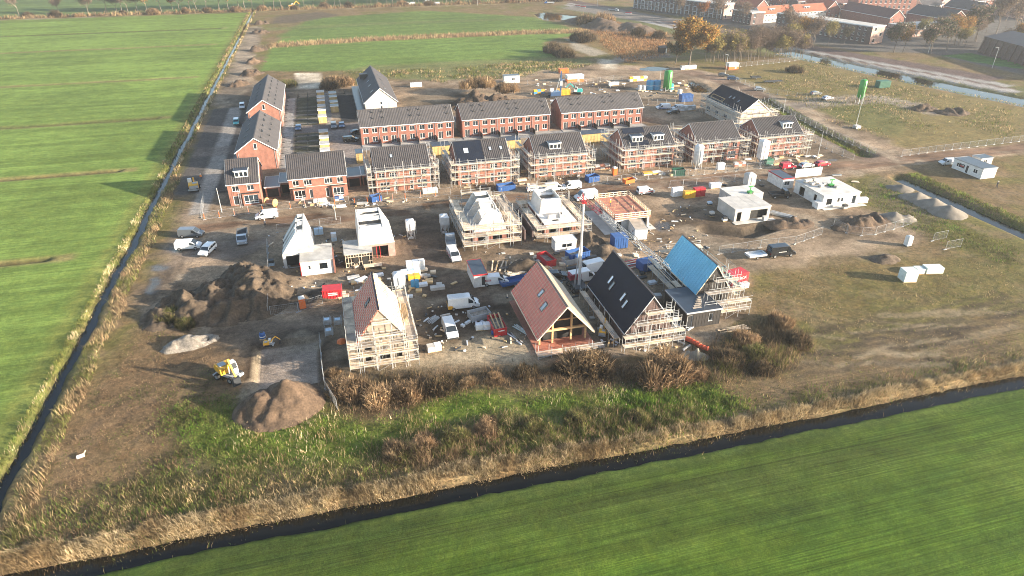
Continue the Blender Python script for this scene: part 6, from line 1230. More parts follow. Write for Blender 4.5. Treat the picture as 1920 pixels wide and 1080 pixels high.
for i in range(2): MB().box(i*4.1, 0, .1, i*4.1+4.0, .08, 2.4).build('panel', K['white'], t)
for i in range(5): o = MB().obox((0, 0, .2), (random.uniform(.5, 1.2), random.uniform(.4, .9), .4), random.random()).build('rubble_bag', K['wrap'], None, (*G(868+i*9, 612-(i % 3)*6), 0)); tag(o, 'crumpled white rubbish bag beside the rubbish skip, '+('leftmost', 'second from left', 'middle', 'second from right', 'rightmost')[i], 'bag', 'rubbish bags by the skip')
o = MB().lathe((0, 0, 0), [(.45, 0), (.5, .5), (.3, .62)], 12).build('blue_tub', K['blue'], None, (*G(926, 626), 0)); tag(o, 'round blue tub beside the bright red skip', 'tub')
t = thing('tarpaulin', 'orange tarpaulin crumpled beside the leftmost scaffold', 'tarpaulin', G(641, 641)); MB().lathe((0, 0, 0), [(.9, 0), (.7, .35), (.2, .55)], 7).build('sheet', K['orange'], t)
# loose small debris, too many to count
m = MB(); rs = random.Random(3)
for k in range(700):
    px, py = rs.choice(((rs.uniform(560, 850), rs.uniform(372, 392)), (rs.uniform(860, 1440), rs.uniform(318, 352)), (rs.uniform(900, 1250), rs.uniform(470, 560)), (rs.uniform(780, 960), rs.uniform(570, 660)), (rs.uniform(960, 1300), rs.uniform(600, 660)), (rs.uniform(500, 780), rs.uniform(440, 560)), (rs.uniform(1180, 1330), rs.uniform(380, 480)), (rs.uniform(1000, 1300), rs.uniform(150, 190))))
    x, y = G(px, py)
    if 145.8 < y < 154.4: continue
    m.cur = rs.randrange(5); a = rs.uniform(.12, .5); m.obox((x, y, .04+a*.1), (a*rs.choice((1, 1, 4)), a*.6, .08+a*.3), rs.random()*3, rs.uniform(-.2, .2))
for k in range(260):
    px, py = rs.choice(((rs.uniform(560, 850), rs.uniform(374, 390)), (rs.uniform(860, 1440), rs.uniform(318, 350)), (rs.uniform(940, 1240), rs.uniform(475, 550)), (rs.uniform(1110, 1300), rs.uniform(520, 640)), (rs.uniform(640, 860), rs.uniform(500, 560)), (rs.uniform(1000, 1300), rs.uniform(150, 190)), (rs.uniform(1400, 1540), rs.uniform(290, 310))))
    x, y = G(px, py)
    if 145.2 < y < 155: continue
    m.cur = rs.choice((0, 1, 2, 2, 3, 4, 0)); a = rs.uniform(.5, 1.1); m.obox((x, y, a*.22), (a*rs.choice((1, 1.4, 2.5)), a, a*rs.uniform(.25, .6)), rs.choice((0, .1, -.15, rs.random()*3)), 0)
tag(m.build('debris', [K['plank'], K['wrap'], K['concrete'], K['timber'], K['dark']]), 'small scattered building debris on the bare ground', kind='stuff')

# ------------------------------------------------------------------ site fences
def panel_mesh(h=1.9, w=3.4, col='galvwire'):
    def f():
        m = MB(); 
        for x in (.03, w-.03): m.tube((x, 0, .02), (x, 0, h), .03, n=5)
        for z in (.12, h-.02): m.tube((.03, 0, z), (w-.03, 0, z), .02, n=4)
        for i in range(1, 16): m.beam((w*i/16, 0, .12), (w*i/16, 0, h-.02), .007)
        for i in range(1, 5): m.beam((.03, 0, h*i/5), (w-.03, 0, h*i/5), .007)
        m.box(-.35, -.11, -.04, .35, .11, .1); return m.mesh('panel', K[col])
    return cached(('panel', h, w, col), f)
def fence(label, pts, col='galvwire', h=1.9, w=3.4, world_=False, posts=None):
    pts = pts if world_ else GP(pts); t = thing('mesh_fence', label, 'fence', pts[0]); o0 = Vector((*pts[0], 0))
    for a, b_ in zip(pts[:-1], pts[1:]):
        A, B = Vector((*a, 0)), Vector((*b_, 0)); d = B-A; n_ = max(1, round(d.length/w)); ang = math.atan2(d.y, d.x)
        for i in range(n_):
            p = A+d*i/n_; o = ob('panel', panel_mesh(h, w, col), t, p-o0, ang+random.uniform(-.04, .04)); o.scale.x = d.length/n_/w
            if posts: MB().box(-.05, -.06, 0, .05, .06, 1.5).build('post', K[posts], t, p-o0)
    return t
fence('mesh fence with orange posts along the road before the brick houses', [(384, 412), (440, 404), (545, 391), (655, 382)], posts='orange'); fence('mesh fence along the road before the first scaffolded pair', [(665, 382), (760, 373), (845, 365)], posts='orange')
fence('mesh fence along the road before the third and fourth pairs', [(1112, 347), (1190, 338), (1290, 330)]); fence('mesh fence along the road before the fifth and sixth pairs', [(1300, 329), (1400, 319), (1450, 314)])
fence('mesh fence curving past the black van', [(1347, 477), (1425, 465), (1490, 458), (1541, 440)]); fence('mesh fence round the soil heap beside the cluttered shell', [(1562, 424), (1587, 437), (1615, 442), (1641, 440), (1709, 420)]); fence('mesh fence beside the pit', [(601, 640), (604, 690), (610, 730), (633, 768)]); fence('mesh fence beside the big dirt heap', [(503, 462), (505, 530), (505, 590)]); fence('mesh fence behind the orange toilet', [(508, 592), (560, 585), (606, 570)])
fence('mesh fence along the far side of the diagonal dirt road', [(1442, 185), (1490, 220), (1560, 255), (1640, 290)]); fence('long pale fence along the road at the right edge', [(1690, 293), (1800, 279), (1925, 264)]); fence('mesh fence beyond the sandy track', [(1380, 152), (1440, 175), (1530, 187)]); fence('mesh fence round the piling ground, rear part', [(975, 158), (1060, 163), (1150, 150), (1260, 160)]); fence('mesh fence by the terrace and the vans', [(1215, 196), (1300, 195), (1330, 200)]); fence('single mesh fence panels standing in the grass, rear pair', [(1748, 452), (1775, 447)]); fence('single mesh fence panels standing in the grass, front pair', [(1772, 468), (1800, 462)]); fence('leaning mesh fence beside the blue roof yard', [(1360, 500), (1378, 515)]); fence('mesh fence along the ditch behind the row end', [(1500, 250), (1560, 285), (1600, 300)]); fence('mesh fence beyond the rough ground at the bare trees', [(1378, 126), (1440, 120), (1500, 113)])
fence('mesh fence along the dirt road opposite the stacks', [(1255, 352), (1330, 345), (1400, 338)])
fence('mesh fence before the white shells beside the road', [(520, 436), (600, 425), (640, 420)]); fence('mesh fence along the left edge of the garden plot by the street', [(378, 408), (384, 370)]); 
ORD = ('first', 'second', 'third', 'fourth', 'fifth', 'sixth', 'seventh', 'eighth')
GF = 'black garden fences behind the brick rows'
for k in range(6): fence('thin black garden fence behind the near brick row, '+ORD[k]+' from the camera', [(-15.5, 190.6+k*5.6), (-4.6, 190.6+k*5.6)], 'dark', 1.2, 3.4, True)['group'] = GF+' near'
for k in range(8): fence('thin black garden fence behind the far brick row, '+ORD[k]+' from the camera', [(-15.5, 231.6+k*5.6), (-4.6, 231.6+k*5.6)], 'dark', 1.2, 3.4, True)['group'] = GF+' far'
fence('thin black fence across the end of the gardens by the sand lot', [(-15, 272), (9, 273)], 'dark', 1.6, 3.4, True)
# garden sheds
def shed(label, x, y, rz=0, glassy=False):
    t = thing('garden_shed', label, 'shed', (x, y), rz, 'yellow garden sheds'); MB().box(0, 0, 0, 2.6, 3.0, 2.2).build('wall', K['ply'], t); MB().box(-.1, -.1, 2.203, 2.7, 3.1, 2.32).build('flat_roof', K['concrete'] if not glassy else K['bitumen'], t); MB().box(-.12, -.13, 2.12, 2.72, -.103, 2.36).build('roof_trim', K['upvc'], t); MB().box(-.13, -.1, 2.12, -.103, 3.1, 2.36).build('roof_trim', K['upvc'], t); MB().box(.5, -.03, .1, 1.4, -.003, 2.0).build('door', K['timber'], t); return t
OR = ['nearest', 'second', 'third', 'fourth', 'fifth', 'sixth', 'farthest']
for k, y in enumerate((232.0, 240.5, 246, 254, 259.5, 268)): shed('yellow garden shed of the left column beyond the cars, '+OR[k if k < 5 else 6]+' one', -4.6, y)
for k, y in enumerate((245, 251, 259, 265)): shed('yellow garden shed of the right column beside the black lot, '+OR[k if k < 3 else 6]+' one', -.2, y, 0, True)
for k, y in enumerate((187.5, 194, 200.5, 207, 213.5)): shed('yellow garden shed of the front column behind the finished pair, '+OR[k if k < 4 else 6]+' one', -4.6, y)

# ------------------------------------------------------------------ lamp posts, poles, people
def lamp(label, px, h, arm=1.0):
    t = thing('lamp_post', label, 'lamp post', G(*px)); MB().tube((0, 0, -.1), (0, 0, h), .11, .06, 8).build('pole', K['galv'], t)
    if arm: MB().beam((0, 0, h-.05), (-arm, 0, h+.1), .07).build('arm', K['galv'], t); MB().box(-arm-.5, -.12, h+.05, -arm, .12, h+.17).build('lamp_head', K['grey'], t)
lamp('bare white lamp post beside the narrow brick house', (416, 398), 6.0, 0); lamp('tall lamp post on a block beside the diagonal dirt road', (1604, 239), 11.4, 0); MB().box(-.9, -.9, 0, .9, .9, .9).build('base_block', K['concrete'], None, (*G(1606, 240), 0)); tag(bpy.data.objects['base_block'], 'concrete block at the foot of the tall lamp post', 'block')
lamp('thin pole at the end of the scaffolded row', (1532, 298), 8, 0); lamp('thin pole near the light blue tanks', (1236, 162), 6, 0); lamp('thin pole by the far dirt road', (1360, 138), 8, .8); lamp('thin site pole before the yellow plywood between white shells', (630, 412), 4, 0); lamp('thin pole right of the big bushes at the rear ditch', (1468, 212), 5, 0)
for i, px in enumerate(((895, 10), (1120, 12), (1288, 20), (1740, 100), (1860, 128))): lamp('street lamp on the town road, '+('leftmost', 'second from left', 'middle', 'fourth from left', 'rightmost')[i]+' one', px, 9, 1.5)
def person(label, px, rz=0, top='cloth', z=0.0, pos=None):
    t = thing('person', label, 'person', (*(pos or G(*px)), z), rz); me = bpy.data.meshes.new('body')
    vs = [(0, 0, .95), (0, 0, 1.2), (0, 0, 1.42), (0, 0, 1.52), (0, 0, 1.66), (.1, 0, .88), (.13, .06, .48), (.14, 0, .08), (.15, .14, .03), (-.1, 0, .88), (-.13, -.1, .48), (-.14, -.16, .08), (-.15, -.02, .03), (.19, 0, 1.4), (.26, -.02, 1.12), (.24, .12, .9), (-.19, 0, 1.4), (-.26, .02, 1.12), (-.23, .14, .92)]
    es = [(0, 1), (1, 2), (2, 3), (3, 4), (0, 5), (5, 6), (6, 7), (7, 8), (0, 9), (9, 10), (10, 11), (11, 12), (2, 13), (13, 14), (14, 15), (2, 16), (16, 17), (17, 18)]
    rad = [.15, .14, .15, .06, .1, .1, .07, .05, .05, .1, .07, .05, .05, .07, .05, .04, .07, .05, .04]
    me.from_pydata(vs, es, []); o = bpy.data.objects.new('body', me); COL.objects.link(o); o.modifiers.new('s', 'SKIN')
    for i, r_ in enumerate(rad): me.skin_vertices[0].data[i].radius = (r_, r_*.85); me.skin_vertices[0].data[i].use_root = i == 0
    o.modifiers.new('u', 'SUBSURF').levels = 1; bpy.context.view_layer.update(); dg = bpy.context.evaluated_depsgraph_get(); m2 = bpy.data.meshes.new_from_object(o.evaluated_get(dg)); bpy.data.objects.remove(o)
    for k in ('cloth', top, 'skin'): m2.materials.append(K[k])
    for p in m2.polygons: p.material_index = 2 if p.center.z > 1.5 or (p.center.z < .98 and abs(p.center.x) > .2) else 1 if p.center.z > .95 else 0
    ob('body', m2, t); MB().lathe((0, 0, 1.70), [(.135, 0), (.13, .07), (.07, .13)], 10).build('helmet', K['helmet'], t)
person('person in dark clothes walking on the dirt road below the white van', (498, 425), 20); person('person in dark clothes walking beside the long site office', (1868, 352), 80); person('worker in orange vest standing on the timber railed deck', None, 30, 'hivis', 3.13, (58.6, 132.2)); person('worker in orange vest by the excavator at the street start', (378, 338), 0, 'hivis')
# ------------------------------------------------------------------ heaps of soil and sand
def heap(label, peaks, x0, y0, x1, y1, mt, rough_=.35, res=.45, name='soil_heap', cat='heap', world_=True, seed=1):
    """heap from several rounded peaks (x, y, height, rx, ry), on its own patch of ground"""
    X, Y = np.meshgrid(np.arange(x0, x1+res, res), np.arange(y0, y1+res, res)); Zz = np.zeros(X.shape)
    for px, py, h, rx, ry in peaks:
        d = np.sqrt(((X-px)/rx)**2+((Y-py)/ry)**2); Zz = np.maximum(Zz, h*np.clip(1.08-d, 0, 1)**1.0*(1+.0*d))
    rg_ = 1-2*np.abs(fbm(X, Y, 3.0, seed+5, 4)-.5)*2; rb = 1-2*np.abs(fbm(X, Y, 1.1, seed+25, 3)-.5)*2; Zz = np.where(Zz > 0, Zz+rough_*np.minimum(1, Zz)*((rg_-.6)*2.4+(rb-.6)*.9+(fbm(X, Y, 4.5, seed+45, 3)-.5)*2.2), Zz)
    for _ in range(0): Zz[1:-1, 1:-1] = .5*Zz[1:-1, 1:-1]+.125*(Zz[:-2, 1:-1]+Zz[2:, 1:-1]+Zz[1:-1, :-2]+Zz[1:-1, 2:])
    Zz = np.where(Zz > .03, Zz, -.3); Zz -= .05
    ny_, nx_ = X.shape; ii = np.arange(ny_*nx_).reshape(X.shape); q = np.stack([ii[:-1, :-1], ii[:-1, 1:], ii[1:, 1:], ii[1:, :-1]], -1).reshape(-1, 4)
    zz = Zz.reshape(-1); q = q[(zz[q] > -.2).any(1)]; cx, cy = (x0+x1)/2, (y0+y1)/2
    V = np.stack([X.reshape(-1)-cx, Y.reshape(-1)-cy, zz], -1); u, inv = np.unique(q, return_inverse=True)
    o = ob(name, npmesh(name, V[u], inv.reshape(-1, 4), K[mt], None, 4, True), None, (cx, cy, 0)); return tag(o, label, cat)
heap('large brown soil heap below the pit with a dark shaded left flank', [(-11.4, 82.2, 4.2, 5.0, 4.6), (-14.6, 81.6, 3.3, 4.2, 4.0), (-12.8, 80.4, 2.7, 5.0, 3.6)], -21, 75.5, -4, 88, 'soil', .28, .3, seed=3)
heap('long dark dirt heap beside the parked vans, many rough humps', [(-17.5, 116.5, 4.6, 6.5, 9.0), (-18.6, 121.0, 3.9, 5.5, 6), (-24.5, 117.5, 2.8, 6, 6), (-30.0, 116.5, 2.6, 5, 5), (-27.5, 111.5, 2.4, 5, 4), (-22.0, 110.5, 2.6, 5, 4), (-33, 112.0, 1.8, 4, 4), (-20.5, 125.0, 3.0, 4.5, 4)], -40, 103, -10, 131, 'darksoil', .6, .35, seed=11)
heap('low dark soil heap beside the red waste container', [(-6.2, 113.2, 1.3, 4.0, 2.6), (-9.5, 112.5, .9, 3, 2)], -14, 109, -1, 117, 'darksoil', .35)
heap('pale rubble heap below the long dirt heap', [(-27.5, 102.5, 1.0, 3.6, 2.2), (-29.6, 101.8, .8, 2.5, 1.8), (-25.2, 103, .7, 2.4, 1.6)], -34, 98.5, -21, 106, 'rubble', .7, seed=5)
heap('dark soil heap in the materials yard behind the timber house', [(33.6, 114.4, 2.1, 3.4, 3.0), (31.8, 113.8, 1.2, 2.6, 2.4)], 27, 109, 39, 119, 'darksoil', .3, seed=6)
heap('dark soil heap with weeds beside the crane jib', [(49.5, 121.5, 1.8, 3.6, 5), (51.5, 116.8, 1.2, 3, 3)], 44, 112, 56, 128, 'darksoil', .5, seed=7)
c1 = G(1630, 425); heap('brown soil heap behind the curved fence at the cluttered shell', [(c1[0]-1.5, c1[1]+1.6, 2.6, 5.4, 3.6), (c1[0]+3.0, c1[1]+2.4, 2.2, 4.4, 3.4), (c1[0]-5.5, c1[1]+1.0, 1.3, 3.4, 2.6)], c1[0]-11, c1[1]-4, c1[0]+9, c1[1]+8, 'soil', .5, seed=8)
c1 = G(1681, 412); heap('pale sand heap beside the brown soil heap', [(c1[0], c1[1]+1, 1.5, 3.2, 2.8), (c1[0]+2.4, c1[1]-.4, 1.0, 2.4, 2)], c1[0]-5, c1[1]-3.5, c1[0]+6, c1[1]+5.5, 'gravel', .2, seed=9)
for i, (px, r_, h_) in enumerate((((1694, 356), 3.0, 1.1), ((1724, 375), 3.6, 1.7), ((1754, 388), 3.7, 1.8), ((1783, 402), 4.0, 2.0))):
    c1 = G(*px); heap('grey sand heap in the line beside the right ditch, '+('farthest', 'second farthest', 'second nearest', 'nearest')[i]+' one', [(c1[0], c1[1]+.8, h_, r_, r_*.95), (c1[0]-1.2, c1[1]+2, h_*.7, r_*.7, r_*.7)], c1[0]-6, c1[1]-5, c1[0]+6, c1[1]+7, 'gravel', .12, seed=20+i)['group'] = 'sand heaps by the right ditch'
heap('brown heap overgrown with dry bushes behind the middle terrace', [(51.5, 243, 4.6, 8.5, 8), (59, 241, 4.2, 8, 7), (46.5, 242, 2.8, 6, 6)], 37, 230, 70, 254, 'soil', .8, .8, seed=30)
c1 = G(1508, 423); heap('brown spoil heap beside the trench at the grey shell', [(c1[0]-1, c1[1]+1.5, 1.6, 4.2, 2.8), (c1[0]-5, c1[1]+2, 1.0, 3, 2.5)], c1[0]-10, c1[1]-3, c1[0]+6, c1[1]+7, 'soil', .5, seed=31)
c1 = G(1659, 486); heap('small dark soil heap in the grass below the sandy track', [(c1[0], c1[1], .9, 3.4, 2.2)], c1[0]-5, c1[1]-4, c1[0]+5, c1[1]+4, 'darksoil', .5, seed=32)
for i, (px, r_, h_) in enumerate((((1733, 205), 5, 2.0), ((1786, 211), 6, 1.8))): c1 = G(*px); heap('brown heap on the rough lot beyond the diagonal road, '+('left', 'right')[i]+' one', [(c1[0], c1[1], h_, r_, r_*.7)], c1[0]-8, c1[1]-6, c1[0]+8, c1[1]+6, 'soil', .5, seed=34+i)
c1 = G(1318, 668); heap('pale sand heap beside the orange sheet roll', [(c1[0]-1.0, c1[1]+.4, 1.1, 1.6, 1.2), (c1[0]-2.2, c1[1]+.9, .7, 1.3, 1.0), (c1[0]-.2, c1[1]-.2, .6, 1.2, .9)], c1[0]-5, c1[1]-3, c1[0]+3, c1[1]+3, 'sand', .7, .2, seed=36)
for i, (px, r_) in enumerate((((488, 45), 4), ((486, 62), 4.5), ((480, 95), 4), ((476, 118), 4), ((468, 140), 4.5), ((444, 160), 4))): c1 = G(*px); heap('spoil heap along the path beside the ditch, '+('farthest', 'second farthest', 'third farthest', 'third nearest', 'second nearest', 'nearest')[i]+' one', [(c1[0], c1[1], 1.9, r_, r_*.9), (c1[0]+3, c1[1]+2, 1.2, r_*.7, r_*.7)], c1[0]-6, c1[1]-6, c1[0]+8, c1[1]+7, 'soil', .7, .6, seed=40+i)['group'] = 'spoil heaps along the ditch path'
c1 = G(1130, 50); heap('overgrown embankment behind the pond at the town road', [(c1[0], c1[1], 4.5, 12, 22), (c1[0]+14, c1[1]-14, 3.5, 12, 18), (c1[0]-6, c1[1]+22, 3, 9, 14)], c1[0]-22, c1[1]-40, c1[0]+34, c1[1]+42, 'soil', .8, 2.0, 'embankment', 'embankment', seed=50)
c1 = G(620, 790)

# ------------------------------------------------------------------ grass, reeds and bushes from single blades
def blades(n_, P, h, hv, w, lean, cols, cv=.22, bend=.35, wind=(.0, .0), tone=(.5, 1.55)):
    """n_ curved blades: two triangles each, returns vertices, faces, colours"""
    a = RNG.uniform(0, 2*np.pi, n_); H = h*(1+hv*RNG.uniform(-1, 1, n_))*np.clip(fbm(P[:, 0], P[:, 1], 1.6, 181, 4)*1.7+.15, .55, 1.35); dx = np.cos(a); dy = np.sin(a); la = RNG.uniform(0, 2*np.pi, n_); ll = lean*RNG.uniform(.2, 1, n_)*H
    lx = np.cos(la)*ll+wind[0]*H; ly = np.sin(la)*ll+wind[1]*H; W = w*RNG.uniform(.6, 1.3, n_)
    b0 = P+np.stack([dx*W, dy*W, 0*H], -1); b1 = P-np.stack([dx*W, dy*W, 0*H], -1)
    mid = P+np.stack([lx*bend, ly*bend, H*.6], -1); tip = P+np.stack([lx, ly, H*.97], -1); m1 = mid+np.stack([dx*W*.8, dy*W*.8, 0*H], -1)
    V = np.stack([b0, b1, m1, mid-np.stack([dx*W*.5, dy*W*.5, 0*H], -1), tip], 1).reshape(-1, 3)
    k = np.arange(n_)*5; F = np.concatenate([np.stack([k, k+1, k+2], -1), np.stack([k+1, k+3, k+2], -1), np.stack([k+3, k+4, k+2], -1)])
    tn = np.clip(fbm(P[:, 0], P[:, 1], 1.0, 183, 4)*2.0, *tone); ci = np.clip((fbm(P[:, 0], P[:, 1], 3.5, 191, 3)*1.9-.45+RNG.uniform(-.28, .28, n_))*len(cols), 0, len(cols)-1).astype(int); c = np.array(cols)[ci]*(1+cv*RNG.uniform(-1, 1, n_))[:, None]*tn[:, None]; Cc = np.repeat(c, 5, 0); return V, F, Cc
def scatter(poly, n_, world_=False, clump=0, thr=.5):
    P = np.array(poly if world_ else GP(poly)); lo, hi = P.min(0), P.max(0); out = np.zeros((0, 2))
    while len(out) < n_:
        q = RNG.uniform(lo, hi, (n_*2, 2)); q = q[inpoly(P, q[:, 0], q[:, 1])]
        if clump: q = q[fbm(q[:, 0], q[:, 1], clump, 91, 3) > thr-.12*RNG.random(len(q))]
        out = np.concatenate([out, q])
        if len(q) == 0: break
    out = out[:n_]+(0 if world_ else RNG.normal(0, 1.1, (n_, 2))); return np.concatenate([out, ground_z(out[:, 0], out[:, 1])[:, None]-.03], 1)
def join(parts):
    V, F, Cc = [], [], []; o = 0
    for v, f, c in parts: V.append(v); F.append(f+o); Cc.append(c); o += len(v)
    return np.concatenate(V), np.concatenate(F), np.concatenate(Cc)
STRAW = [(.46, .35, .20), (.52, .41, .25), (.38, .28, .15), (.30, .21, .11)]; BROWN = [(.21, .135, .075), (.27, .18, .10), (.15, .10, .056), (.31, .21, .12)]; GRN = [(.10, .165, .02), (.13, .19, .028), (.17, .19, .045), (.075, .125, .018)]; WEED = [(.13, .125, .035), (.10, .12, .026), (.19, .155, .07), (.075, .10, .02)]; DARKB = [(.10, .072, .042), (.13, .09, .052), (.075, .062, .032), (.18, .12, .07)]
def stuff(name, label, parts, mt='reed'): tag(ob(name, npmesh(name, *join(parts)[:2], K[mt], join(parts)[2])), label, kind='stuff')
def edge_band(y0, y1, x0, x1): return [(x0, y0), (x1, y0), (x1, y1), (x0, y1)]
P = np.concatenate([scatter(edge_band(61.2, 63.4, -43, 30), 19000, True), scatter(edge_band(61.2, 62.7, 25, 150), 17000, True)]); P[:, 1] += (fbm(P[:, 0], P[:, 0]*0, 7, 71)-.5)*2.2
stuff('reeds', 'pale dry reeds along the front canal', [blades(len(P), P, .85, .45, .035, .5, STRAW, wind=(-.12, -.2), tone=(.95, 1.5)), blades(9000, scatter(edge_band(60.9, 62.2, -43, 150), 9000, True), .8, .4, .035, .8, STRAW, wind=(0, -.3))])
P = scatter(edge_band(62, 190, -44.0, -41.0), 15000, True); P[:, 0] += (fbm(P[:, 1]*0, P[:, 1], 6, 73)-.35)*3.0; P = P[RNG.random(len(P)) < .5]
stuff('reeds', 'dry reeds and grass along the right bank of the long ditch', [blades(len(P), P, .7, .5, .035, .6, WEED[:3]+STRAW[2:]+BROWN[:2], wind=(-.1, 0)), blades(5000, scatter(edge_band(62, 200, -47.2, -45.6), 5000, True), .5, .5, .04, .6, WEED+STRAW[:2])])
LOWL = [(0, 1040), (40, 970), (200, 930), (330, 860), (420, 830), (560, 880), (700, 860), (900, 800), (1100, 780), (1380, 760), (1920, 660), (1920, 700), (1300, 815), (600, 945), (0, 1075)]
stuff('rough_grass', 'rough mixed weeds and dry grass between reeds and site', [blades(26000, scatter(LOWL, 26000, clump=5, thr=.47), .42, .6, .035, .8, WEED+GRN[:1]+BROWN[:1]), blades(5000, scatter(LOWL, 5000, clump=4, thr=.58), .6, .5, .035, .7, STRAW[2:]+BROWN[:2]), blades(5000, scatter([(0, 1040), (60, 960), (420, 880), (640, 880), (1000, 830), (1380, 775), (1380, 800), (600, 945), (0, 1075)], 5000, clump=3, thr=.52), .7, .4, .035, .6, STRAW[2:]+WEED[:3])])
SCR = [[(620, 715), (700, 700), (860, 700), (1000, 695), (1100, 690), (1330, 680), (1340, 715), (1150, 720), (1000, 725), (860, 735), (700, 780), (640, 770)], [(1310, 660), (1400, 620), (1450, 595), (1520, 640), (1480, 690), (1340, 715)], [(690, 840), (800, 810), (1000, 775), (1300, 770), (1350, 790), (1000, 850), (760, 880), (690, 870)]]
BRZ = [(60, 930), (200, 680), (270, 600), (420, 640), (440, 740), (350, 800), (330, 880), (200, 950)]
stuff('stubble', 'short brown stubble on the bare lower left ground', [blades(11000, scatter(BRZ, 11000, clump=3, thr=.46), .22, .5, .04, .9, BROWN+WEED[:2], tone=(.6, 1.4)), blades(3500, scatter([(300, 760), (430, 750), (440, 830), (330, 860)], 3500), .25, .5, .045, .8, GRN+WEED)])
stuff('hedgerow', 'brown hedgerow and reeds along the far field edges and the far ditch', [blades(7000, scatter([(-260, 540), (200, 540), (200, 548), (-260, 548)], 7000, True), 1.8, .6, .16, .5, BROWN+STRAW[2:]), blades(5000, scatter([(-44.4, 190), (-42.6, 190), (-42.6, 535), (-44.4, 535)], 5000, True), .8, .5, .09, .6, STRAW[1:]+WEED[:2]), blades(4000, scatter([(-48, 200), (-46.2, 200), (-46.2, 535), (-48, 535)], 4000, True), .7, .5, .09, .6, WEED+STRAW[2:])])
stuff('scrub', 'dense brown scrub under the front houses', [blades(11000, scatter(SCR[0], 11000), .65, .6, .03, .75, BROWN+DARKB[:3]), blades(6000, scatter(SCR[1], 6000), 1.0, .6, .03, .75, DARKB+BROWN[:2]+WEED[:1]), blades(9000, scatter(SCR[2], 9000, clump=4, thr=.5), .9, .5, .03, .7, BROWN+WEED+STRAW[2:3])])
stuff('lush_grass', 'lush green grass and nettles in the damp strip', [blades(20000, scatter(GREENS[0], 20000, clump=3, thr=.42), .24, .6, .04, .8, GRN+WEED[:1], tone=(.75, 1.35)), blades(1200, scatter(GREENS[0], 1200, clump=2, thr=.64), .7, .4, .035, .6, STRAW[1:]), blades(9000, scatter(GREENS[1], 9000), .45, .5, .05, .7, GRN), blades(5000, scatter(GREENS[2], 5000), .22, .5, .04, .8, GRN+WEED[:1]), blades(12000, scatter(GREENS[3], 12000, clump=4, thr=.45), .5, .5, .045, .7, GRN+WEED)])
stuff('stubble_grass', 'thin tufted grass on the trodden field at the right', [blades(9000, scatter([(1400, 560), (1500, 510), (1700, 470), (1920, 480), (1920, 680), (1480, 765), (1330, 770)], 9000, clump=7, thr=.47), .22, .6, .045, .8, WEED+STRAW[2:]), blades(8000, scatter([(1600, 350), (1700, 430), (1900, 500), (1920, 470), (1740, 400), (1660, 340)], 8000), .35, .6, .05, .8, WEED+GRN[:1]), blades(9000, scatter([(1400, 135), (1520, 120), (1900, 210), (1900, 255), (1700, 270), (1560, 230)], 9000, clump=12, thr=.48), .5, .5, .10, .7, WEED+STRAW[2:])])
stuff('ditch_grass', 'green and brown growth on the banks of the right ditch and canal', [blades(7000, scatter([(XRD+1.5, 64), (XRD+6.5, 64), (XRD+6.5, 140), (XRD+1.5, 140)], 7000, True), .6, .5, .06, .7, GRN[2:]+WEED), blades(6000, scatter(strip(RDITCH, 7.5), 6000, True), .6, .5, .07, .7, GRN[2:]+WEED), blades(6000, scatter(strip(CN, 19), 6000, True), .5, .5, .10, .7, WEED+STRAW[2:]), blades(7000, scatter([(500, 84), (700, 71), (1000, 58), (1100, 57), (1100, 62), (1000, 64), (700, 77), (505, 90)], 7000), 1.4, .4, .10, .5, STRAW[2:]+BROWN[:2]), blades(8000, scatter([(640, 135), (850, 128), (1050, 110), (1110, 122), (980, 145), (840, 155)], 8000, clump=8, thr=.48), .7, .5, .10, .7, WEED+STRAW[2:]), blades(7000, scatter([(1110, 35), (1250, 62), (1245, 104), (1175, 118), (1130, 85)], 7000), .9, .5, .13, .7, [(.26, .135, .06), (.20, .11, .05), (.3, .18, .09)])])
